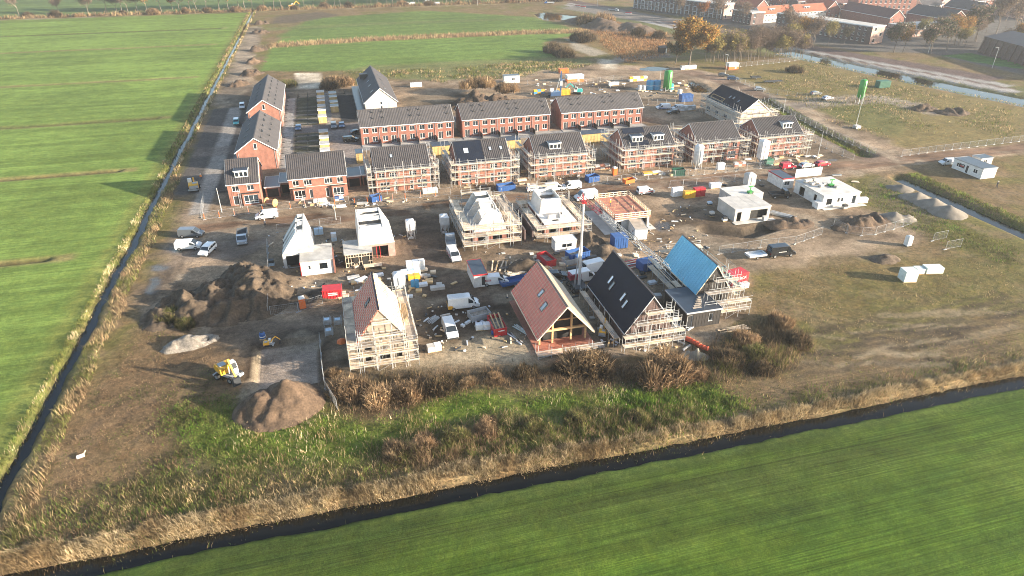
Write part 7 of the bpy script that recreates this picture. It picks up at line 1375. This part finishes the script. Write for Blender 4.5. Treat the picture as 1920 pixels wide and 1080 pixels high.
def bush_mesh(seed, cols, n_=1500, h=1.6):
    def f():
        global RNG; sv = RNG; RNG = np.random.default_rng(seed); r_ = np.sqrt(RNG.random(n_)); a = RNG.uniform(0, 2*np.pi, n_); lb = RNG.uniform(-.55, .55, (5, 2)); li = RNG.integers(0, 5, n_); P = np.stack([r_*np.cos(a)*.62+lb[li, 0], r_*np.sin(a)*.62+lb[li, 1], np.zeros(n_)], -1)
        H = h*(1-.55*r_**2)*(.6+.6*fbm(P[:, 0]*4+seed, P[:, 1]*4, 1, seed, 3)); P[:, 2] = RNG.uniform(0, .45, n_)*H
        a2 = a+RNG.normal(0, .6, n_); W = RNG.uniform(.012, .035, n_); lx = np.cos(a2)*r_*.45*H/h; ly = np.sin(a2)*r_*.45*H/h; hh = H*RNG.uniform(.45, 1, n_)-P[:, 2]*.4
        dx, dy = -np.sin(a2)*W, np.cos(a2)*W; z0 = 0*W
        V = np.stack([P+np.stack([dx, dy, z0], -1), P-np.stack([dx, dy, z0], -1), P+np.stack([lx*.5+dx*.8, ly*.5+dy*.8, hh*.65], -1), P+np.stack([lx*.5-dx*.6, ly*.5-dy*.6, hh*.65], -1), P+np.stack([lx*1.25, ly*1.25, hh*.95], -1)], 1).reshape(-1, 3)
        k = np.arange(n_)*5; F = np.concatenate([np.stack([k, k+1, k+2], -1), np.stack([k+1, k+3, k+2], -1), np.stack([k+3, k+4, k+2], -1)])
        # leaf flecks
        m_ = n_; q = P[RNG.integers(0, n_, m_)]*np.array([1.05, 1.05, 0]); hz = h*(1-.6*(q[:, 0]**2+q[:, 1]**2)); q[:, 2] = RNG.uniform(.15, 1, m_)*hz; s = .045; e1 = RNG.normal(0, s, (m_, 3)); e2 = RNG.normal(0, s, (m_, 3)); V2 = np.stack([q, q+e1, q+e2], 1).reshape(-1, 3); F2 = np.arange(m_*3).reshape(-1, 3)
        c1_ = np.array(cols)[RNG.integers(0, len(cols), n_)]*(1+.25*RNG.uniform(-1, 1, n_))[:, None]; c2_ = np.array(cols)[RNG.integers(0, len(cols), m_)]*(1+.3*RNG.uniform(-1, 1, m_))[:, None]
        tq = lambda q: np.clip(fbm(q[:, 0]+seed, q[:, 1]+q[:, 2]*.7, .38, seed+3, 3)*3.4-.75, .3, 1.9)[:, None]; c1_ = c1_*tq(P); c2_ = c2_*tq(q)
        RNG = sv; V, F, Cc = join([(V, F, np.repeat(c1_, 5, 0)), (V2, F2, np.repeat(c2_, 3, 0))]); return npmesh('foliage', V, F, K['reed'], Cc)
    return cached(('bush', seed), f)
TAN = [(.30, .205, .115), (.36, .25, .14), (.24, .16, .09), (.18, .125, .07)]; OLV = [(.10, .10, .03), (.13, .11, .045), (.075, .085, .022), (.17, .13, .06)]
for s in range(12): bush_mesh(200+s, (BROWN, DARKB, TAN, OLV)[s % 4])
def bush(label, px, r_, kind=0, hs=1.0, group=None, pos=None):
    x, y = pos or G(*px); o = ob('bush', bush_mesh(200+kind+4*random.randrange(3), None), None, (x, y, float(ground_z(x, y))-.05), random.random()*6); o.scale = (r_, r_, r_*.62*hs); return tag(o, label, 'bush', group)
BG_ = ('on the left', 'in the middle', 'on the right')
for lab, px, r_, kd in (('large tan feathery bush below the open timber house', (1105, 700), 4.0, 2), ('large dark brown bush below the black roof scaffold', (1240, 703), 4.2, 0), ('brown bush at the foot of the black roof scaffold, left of the large one', (1175, 700), 1.5, 0), ('brown bush right of the large dark one', (1305, 705), 1.6, 0), ('brown shrub mass below the leftmost scaffold, left end', (655, 742), 2.8, 0), ('brown shrub below the leftmost scaffold, second from the left', (710, 752), 2.7, 2), ('brown shrub below the leftmost scaffold, third from the left', (765, 740), 2.6, 0), ('brown shrub below the leftmost scaffold, right end', (818, 728), 2.4, 1), ('dark shrub left of the tan feathery bush', (985, 705), 1.8, 1), ('small dark shrub below the timber house corner', (930, 712), 1.4, 0), ('shrub beside the lush strip under the yard', (880, 722), 1.3, 2), ('dark bush next to the tan feathery one, nearer the timber house', (1045, 700), 1.6, 1),
                       ('brown bush at the right end of the blue roof scaffold', (1460, 610), 2.2, 0), ('dark bush right of the orange sheet roll', (1360, 680), 2.4, 1), ('olive bush in the dark scrub right of the blue roof house', (1420, 668), 2.3, 3), ('brown bush in the dark scrub, farthest right', (1490, 645), 2.3, 1), ('brown bush in the dark scrub below the pale planks', (1400, 640), 2.1, 0), ('dark bush at the lower edge of the right scrub', (1430, 700), 2.0, 1), ('reddish dark shrub in the weeds above the canal, left end', (735, 850), 1.9, 1), ('shrub in the weeds above the canal, second from left', (790, 838), 1.9, 0), ('shrub in the weeds above the canal, third from left', (850, 822), 1.8, 3), ('shrub in the weeds above the canal, fourth from left', (920, 805), 1.8, 0), ('shrub in the weeds above the canal, fifth from left', (1000, 800), 1.6, 3), ('green brown shrub in the weeds above the canal, second from right', (1080, 790), 1.6, 3), ('green brown shrub in the weeds above the canal, right end', (1200, 785), 1.7, 3),
                       ('brown hedge bush on the dark heap behind the terrace, left', (885, 178), 4.2, 2), ('brown hedge bush on the dark heap behind the terrace, middle', (912, 176), 4.5, 2), ('brown hedge bush on the dark heap behind the terrace, right', (950, 184), 4.0, 0), ('grey brown bush beside the pale sand lot, left', (615, 164), 4.5, 1), ('grey brown bush beside the pale sand lot, middle', (633, 163), 4.8, 0), ('grey brown bush beside the pale sand lot, right', (650, 160), 4.2, 0), ('green bush left of the pale sand lot', (545, 162), 3.2, 3), ('dark hedge bush at the right end of the far field, lower', (1040, 98), 5.5, 1), ('dark hedge bush at the right end of the far field, middle', (1060, 105), 5.0, 1), ('dark hedge bush at the right end of the far field, upper', (1100, 78), 6.0, 1), ('dark hedge bush behind the sandy patch', (1078, 75), 5.0, 1), ('dark bush on the heath, left', (1200, 66), 5, 1), ('dark bush on the heath, right', (1238, 72), 5, 1), ('dark scrub bush on the embankment', (1105, 45), 7, 1), ('red brown bush on the embankment', (1135, 42), 7, 0), ('dark bush by the far lot edge', (1490, 135), 3.5, 1), ('weedy bush at the back of the right ditch', (1600, 278), 2.0, 3), ('weed bush on the dirt heap left end', (318, 600), 2.2, 3), ('green weed bush on the dirt heap', (348, 610), 1.8, 3), ('weed bush at the right corner of the pit fence', (622, 700), 1.2, 2)):
    o = bush(lab, px, r_, kd)
    if 'heap behind' in lab: o.location.z = 2.5
# ------------------------------------------------------------------ trees
def tree_mesh(seed, h, spread, cols, leaves, leaf=.28, trunk=.2, bare=.0):
    rs = random.Random(seed); tb = MB(); tips = []
    def grow(p, d, ln, r_, lv):
        n_ = 3 if lv == 0 else 2; q = p
        for i in range(n_):
            d2 = (d+Vector((rs.uniform(-.16, .16), rs.uniform(-.16, .16), rs.uniform(-.02, .12)))).normalized(); q2 = q+d2*ln/n_; tb.tube(q, q2, r_*(1-.28*i), r_*(1-.28*(i+1)), 6 if lv == 0 else 3, False)
            if lv < 3 and (lv > 0 or i > 0):
                for _ in range(3 if lv < 2 else 2):
                    a = rs.uniform(0, 6.28); up = rs.uniform(.35, .9); nd = Vector((math.cos(a)*spread, math.sin(a)*spread, up)).normalized(); grow(q2, (d2*.35+nd).normalized(), ln*rs.uniform(.5, .72), r_*.5*(1-.2*i), lv+1)
            q = q2; d = d2
        tips.append(q)
        if lv >= 2: tips.append((p+q)/2)
    grow(Vector((0, 0, -.2)), Vector((0, 0, 1)), h*.52, trunk, 0)
    tr = tb.mesh('trunk', K['bark']); rg = np.random.default_rng(seed); T = np.array([t[:] for t in tips]); n_ = leaves; k = rg.integers(0, len(T), n_); C0 = T[k]+rg.normal(0, .085*h*.5, (n_, 3)); e1 = rg.normal(0, leaf, (n_, 3)); e2 = rg.normal(0, leaf, (n_, 3))
    V = np.stack([C0, C0+e1, C0+e1*.5+e2], 1).reshape(-1, 3); tone = (.75+.5*rg.random(len(T)))[k]; c = np.array(cols)[rg.integers(0, len(cols), n_)]*tone[:, None]*(1+.2*rg.uniform(-1, 1, n_))[:, None]
    return tr, npmesh('crown', V, np.arange(n_*3).reshape(-1, 3), K['foliage'], np.repeat(c, 3, 0))
AUT = [(.30, .15, .04), (.36, .19, .05), (.22, .12, .04), (.16, .12, .04)]; YEL = [(.28, .21, .06), (.22, .18, .06), (.16, .14, .05)]; BARE = [(.16, .115, .085), (.20, .14, .10), (.12, .092, .07)]; DGR = [(.045, .06, .025), (.06, .07, .03), (.08, .075, .035)]; RST = [(.28, .105, .035), (.33, .14, .05), (.22, .09, .035)]
TT = {'bare': [cached(('tree', 'bare', s), lambda s=s: tree_mesh(300+s, 10, .9, BARE, 4200, .17, .17)) for s in range(3)], 'autumn': [cached(('tree', 'aut', s), lambda s=s: tree_mesh(320+s, 10, .85, AUT, 3600, .25, .18)) for s in range(3)], 'yellow': [cached(('tree', 'yel', s), lambda s=s: tree_mesh(340+s, 10, .85, YEL, 3000, .23, .17)) for s in range(2)], 'dark': [cached(('tree', 'dk', s), lambda s=s: tree_mesh(360+s, 10, .95, DGR+BARE, 4600, .26, .18)) for s in range(2)], 'rust': [cached(('tree', 'rust', 0), lambda: tree_mesh(380, 9, .7, RST, 2000, .24, .16))]}
def tree(label, px, kind, s=1.0, group=None, pos=None):
    tr, cr = random.choice(TT[kind]); x, y = pos or G(*px); t = thing('tree', label, 'tree', (x, y), random.uniform(0, 360), group); t.scale = (s, s, s*random.uniform(.92, 1.1)); ob('trunk', tr, t); ob('crown', cr, t); return t
tr, cr = tree_mesh(401, 15, 1.05, AUT+[(.33, .17, .04), (.20, .15, .04)], 17000, .36, .42)
t = thing('tree', 'large orange brown autumn oak beyond the piling ground', 'tree', G(1292, 123)); ob('trunk', tr, t); ob('crown', cr, t); t.scale = (1.4, 1.4, 1.25)
tr, cr = tree_mesh(402, 12, 1.0, DGR+AUT[2:], 5000, .32, .35); t = thing('tree', 'dark green tree at the left foot of the large oak', 'tree', G(1266, 120)); ob('trunk', tr, t); ob('crown', cr, t); t.scale = (.95, .95, .85)
GT = 'bare trees in the belt right of the oak'
for i in range(42): tree('thin '+('bare' if i % 4 else 'yellowed')+' tree in the belt between the large oak and town canal', (1322+i*4.4+random.uniform(-3, 3), 118-i*.23+random.uniform(-8, 2)), 'bare' if i % 4 else 'yellow', random.uniform(.95, 1.35), GT)
GL = 'trees along the far edge of the pasture'
xx = -246.0; i = 0
while xx < 190:
    kind = random.choice(('bare', 'bare', 'yellow', 'autumn', 'autumn', 'dark')) if xx > -80 else random.choice(('bare', 'yellow', 'bare', 'autumn'))
    if not (-215 < xx < -150 and i % 3): NT = globals().get('NT', 0)+1; tree({'bare': 'leafless grey', 'yellow': 'yellowed', 'autumn': 'orange brown', 'dark': 'dark leaved'}[kind]+' tree in the row along the far field edge', None, kind, random.uniform(1.2, 1.9), GL, (xx, 550+random.choice((0, 0, 9))+random.uniform(-3, 5)))
    xx += random.uniform(3.5, 8.5); i += 1
for i in range(22): x = -230+i*19.5+random.uniform(-4, 4); o = bush('brown hedge bush under the far tree row', None, random.uniform(2.5, 5), random.choice((0, 1, 2)), 1, 'hedge bushes under the far tree row', (x, 545+random.uniform(-3, 3)))
for lab, px, kd, s in (('rust red street tree before the dark flats', (1318, 38), 'rust', .95), ('thin street tree before the dark flats, left', (1270, 32), 'bare', 1.0), ('yellowed street tree before the dark flats, farther left', (1212, 15), 'yellow', .9), ('thin street tree before the dark flats, right', (1345, 42), 'bare', 1.1), ('street tree before the orange roofed row', (1392, 48), 'bare', 1.1), ('dark tree at the end of the long brick flats', (1676, 98), 'dark', 1.15), ('autumn tree at the end of the long brick flats, right one', (1692, 98), 'autumn', .95), ('dark tree before the white fronted row, left', (1745, 100), 'dark', 1.1), ('dark tree before the white fronted row, middle', (1775, 96), 'dark', 1.2), ('autumn tree before the white fronted row', (1790, 85), 'autumn', 1.1), ('dark tree right of the white fronted row', (1830, 78), 'dark', 1.5), ('tall grey bare tree near the hall', (1865, 70), 'bare', 1.7), ('tall grey bare tree right of the other near the hall', (1900, 66), 'bare', 1.7), ('bare tree before the long brick flats, left end', (1475, 80), 'bare', 1.2), ('autumn tree before the long brick flats', (1500, 86), 'autumn', 1.0), ('bare tree before the long brick flats, centre', (1525, 90), 'bare', 1.1), ('small street tree before the long brick flats', (1552, 84), 'yellow', .8), ('bare tree beyond the white fronted row', (1885, 40), 'bare', 1.5), ('bare tree above the hall roof', (1915, 45), 'dark', 1.4)): tree(lab, px, kd, s*1.3)

for i in range(24):
    px = (random.uniform(1700, 1915), random.uniform(62, 104)) if i < 20 else (random.uniform(1400, 1690), random.uniform(60, 98))
    if 1750 < px[0] and px[1] > 96: px = (px[0], 92)
    kd = random.choice(('bare', 'bare', 'dark', 'autumn', 'yellow')); tree({'bare': 'leafless', 'dark': 'dark leaved', 'autumn': 'orange', 'yellow': 'yellowed'}[kd]+' tree in the green belt '+('left of the hall' if i < 20 else 'before the long brick flats'), px, kd, random.uniform(.8, 1.35) if i < 20 else random.uniform(.5, .8), 'trees in the town green belt')
# ------------------------------------------------------------------ town behind
def town_gable(label, x, y, L, W, eave, ridge, rz, roof, wall, dorm=0, rows=2, grp='houses of the town behind'):
    h = thing('town_house', label, 'house', (x, y), rz, grp); st = eave/rows
    def ws(U): return [(a, k*st+.9, 1.3, st-1.5, 'w2') for k in range(rows) for a in np.arange(1.1, U-1.6, 2.9)]
    shell(h, L, W, eave, ridge, K[wall], {'front': ws(L), 'back': [], 'left': ws(W)[:2*rows], 'right': []}); add_roof(h, L, W, eave, ridge, K[roof], courses=False, amp=.06, ov=.5)
    for i in range(dorm): dormer(h, L*(i+.35)/max(dorm, 1)-1, 1.6, eave+(ridge-eave)*.28, 4.2, 1.5, 2.6)
    MB().box(L*.4, W/2-.4, ridge-.3, L*.4+.8, W/2+.4, ridge+1.1).build('chimney', K['brick_d'], h)
    return h
def town_flat(label, p, q, depth, z, wall, storeys, frame=None, endwall=None):
    P, Qp = Vector((*p, 0)), Vector((*q, 0)); d = Qp-P; L = d.length; h = thing('apartment_block', label, 'building', p, math.degrees(math.atan2(d.y, d.x))); st = z/storeys
    wins = [(a, k*st+.8, 1.5, st-1.3, 'w2') for k in range(storeys) for a in np.arange(1.4, L-2, 3.4)]
    shell(h, L, depth, z, 0, K[wall], {'front': wins, 'right': [(2, k*st+.8, 1.4, st-1.3, 'w2') for k in range(storeys)], 'left': [], 'back': []}); MB().box(-.2, -.2, z+.003, L+.2, depth+.2, z+.3).build('flat_roof', K['concrete'], h)
    MB().box(-.3, -.3, z-.1, L+.3, -.203, z+.42).build('parapet', K['upvc'], h); MB().box(L+.203, -.2, z-.1, L+.3, depth+.2, z+.42).build('parapet', K['upvc'], h)
    if endwall: MB().box(L+.004, .02, .02, L+.08, depth-.02, z-.12).build('end_wall', K[endwall], h); [put_window(h, sideT('right', L+.1, depth), 'right', 2+5*(k % 2), k*st+.7, 1.8, st-1.0, 'w1', -.02) for k in range(storeys)]
    if frame:
        for a in np.arange(1, L-4, 6.5):
            for k in range(storeys-1): MB().box(a, -.9, k*st+.4, a+.15, -.02, k*st+st).box(a+3.3, -.9, k*st+.4, a+3.45, -.02, k*st+st).box(a+.152, -.9, k*st+st-.15, a+3.298, -.02, k*st+st).build('balcony_frame', K['upvc'], h)
    return h
town_flat('dark flats with white balcony frames at the far left of the town', (222, 487), (254, 417), 11, 9.2, 'brick_d', 3, True, 'brick_p')  # dark brick also carries the shadow-side darkness of the facade
town_flat('small dark flat roofed block between the flats and the orange row', (255.5, 409), (258, 391), 10, 7, 'brick_d', 2)
town_flat('long dark brick flats with three storeys of white windows', (265.5, 376), (281, 314), 10.5, 8.6, 'brick_d', 3, None, 'brick_p')
h = town_flat('brick row with bright white upper storey facing the sun', (312, 328), (356, 330), 9, 6.2, 'brick_p', 2); MB().box(-.1, -.45, 3.6, 44.2, -.15, 6.1).build('white_storey', K['white'], h); [MB().box(a, -.5, 4.0, a+1.6, -.46, 5.7).build('window', K['glass'], h) for a in np.arange(1.5, 42, 3.3)]
town_gable('brick house with dark brown roof and white edged gable towards the camera', 342.4, 359, 44, 10, 6, 10, 90, 'brownroof', 'brick'); town_gable('dark roofed house behind the white fronted row', 374, 344, 33, 13, 6, 10.4, 90, 'roof', 'brick')
town_gable('orange roofed row with white dormers, left part', 268, 396, 27, 9, 5.4, 9.2, 12, 'orangeroof', 'brick_w', 1); town_gable('orange roofed row with white dormers, right part', 296, 400, 26, 9, 5.4, 9.2, 8, 'orangeroof', 'brick_w', 1)
town_gable('brick house with gable behind the orange row', 292, 424, 24, 10, 6, 10.5, 95, 'orangeroof', 'brick'); town_gable('brick house with white edged gable beside the orange row', 332, 404, 26, 9.5, 6, 10.4, 90, 'orangeroof', 'brick')
town_flat('red brick block with bands of white windows at the back of the town', (352, 412), (392, 404), 14, 10, 'brick', 3); town_gable('cream house at the back of the town', 398, 404, 20, 10, 6, 10, 10, 'roof', 'brick_w'); town_gable('dark roofed house with brick gable at the right back', 424, 372, 30, 12, 5.6, 10, 85, 'roof', 'brick'); town_gable('dark roofed house farther right at the back', 456, 360, 32, 12, 5.6, 10, 85, 'roof', 'brick_p'); town_gable('long dark roofed row at the right edge of the town', 466, 352, 46, 11, 5.6, 9.6, -24, 'brownroof', 'brick'); town_gable('dark roofed house at the top edge', 330, 446, 34, 11, 6, 10, 10, 'brownroof', 'brick_d'); town_gable('red roofed house at the top edge, far right', 470, 420, 30, 11, 6, 10, 5, 'orangeroof', 'brick'); town_gable('red roofed house at the top edge, right', 420, 436, 34, 11, 6, 10, 5, 'brownroof', 'brick_w'); town_gable('long low roofs at the top edge behind the dark flats', 280, 470, 36, 11, 6, 10, 15, 'roof', 'brick_d')
ORDN = ('first', 'second', 'third', 'fourth', 'fifth', 'sixth', 'seventh', 'eighth', 'ninth', 'tenth')
for r_, (yy, xa, st_) in enumerate(((432, 352, 27), (470, 300, 29), (505, 290, 31))):
    for k in range(7 + r_):
        rf = random.choice(('orangeroof', 'brownroof', 'roof', 'brownroof')); rz_ = random.choice((8, 8, 95)); xx = xa+k*st_+(8 if rz_ > 90 else 0)
        town_gable({'orangeroof': 'orange red', 'brownroof': 'brown', 'roof': 'dark'}[rf]+' roofed house, '+ORDN[k]+' from the left in the '+('near', 'middle', 'far')[r_]+' back row of the town', xx, yy-k*3.2, 19 if rz_ < 90 else 15, 9.5, 5.6, 9.6, rz_, rf, random.choice(('brick', 'brick_p', 'brick_d', 'brick_w')), 1 if rz_ < 90 and k % 3 == 0 else 0)
h = thing('hall', 'dark hall with tall slanting ribs at the right edge', 'building', (318.5, 280), math.degrees(math.atan2(-30, -7.5))); MB().box(0, 0, 0, 70, 26, 7.6).build('wall', K['brick_d'], h); MB().extrude([(0, -.4, 7.604), (0, 13, 10.2), (0, 26.4, 7.604)], (70, 0, 0)).build('roof', K['roof'], h)
for a in np.arange(1.2, 69, 4.6): MB().beam((a, -1.6, 0), (a, -.15, 7.4), .7, .5).build('rib', K['brick_d'], h)
t = thing('tower_silo', 'round pale tank house behind the large oak', 'building', G(1334, 95)); MB().lathe((0, 0, 0), [(2.6, 0), (2.6, 6.2), (2.2, 7.2), (.6, 7.8)], 16).build('wall', K['brick_w'], t); MB().lathe((0, 0, 6.3), [(2.7, 0), (2.7, .4)], 16).build('band', K['dark'], t); MB().box(-.5, -2.7, 0, .5, -2.4, 2.1).build('door', K['dark'], t)
t = thing('field_shed', 'small dark shed left of the large oak', 'shed', G(1236, 100), -10); MB().box(0, 0, 0, 4, 3, 2.6).build('wall', K['blackwood'], t); MB().extrude([(-.2, -.2, 2.6), (-.2, 1.5, 3.5), (-.2, 3.2, 2.6)], (4.4, 0, 0)).build('roof', K['dark'], t); MB().box(3.2, -.04, 0, 3.8, -.003, 2.3).build('door', K['white'], t)
for i, px in enumerate(((760, 9), (772, 9), (800, 6), (818, 9))): vehicle('white van parked under the far trees, '+('leftmost', 'second from left', 'third from left', 'rightmost')[i]+' one', 'van', px, 175, 'van', 'carwhite', None, 'vans under the far trees')
for i, px in enumerate(((1083, 12), (1093, 14), (1178, 26))): t = thing('road_barrier', 'red and white barrier on the town road works, '+('leftmost', 'middle', 'rightmost')[i]+' one', 'barrier', G(*px), -40); MB().box(-2, -.3, 0, 2, .3, .5).build('lower_body', K['white'], t); MB().box(-2, -.2, .503, 2, .2, 1.0).build('upper_body', K['red'], t)

# ------------------------------------------------------------------ hazy autumn air
mz, n, l, b = nmat('haze_air'); n.remove(b); pv = n.new('ShaderNodeVolumePrincipled'); pv.inputs['Color'].default_value = (.92, .96, 1.0, 1); pv.inputs['Density'].default_value = .00016; pv.inputs['Anisotropy'].default_value = .25
l.new(pv.outputs[0], n['Material Output'].inputs['Volume'])
tag(MB().box(-2600, -700, -8, 2600, 2600, 66).build('haze', mz), 'thin autumn haze over the whole landscape', kind='stuff')
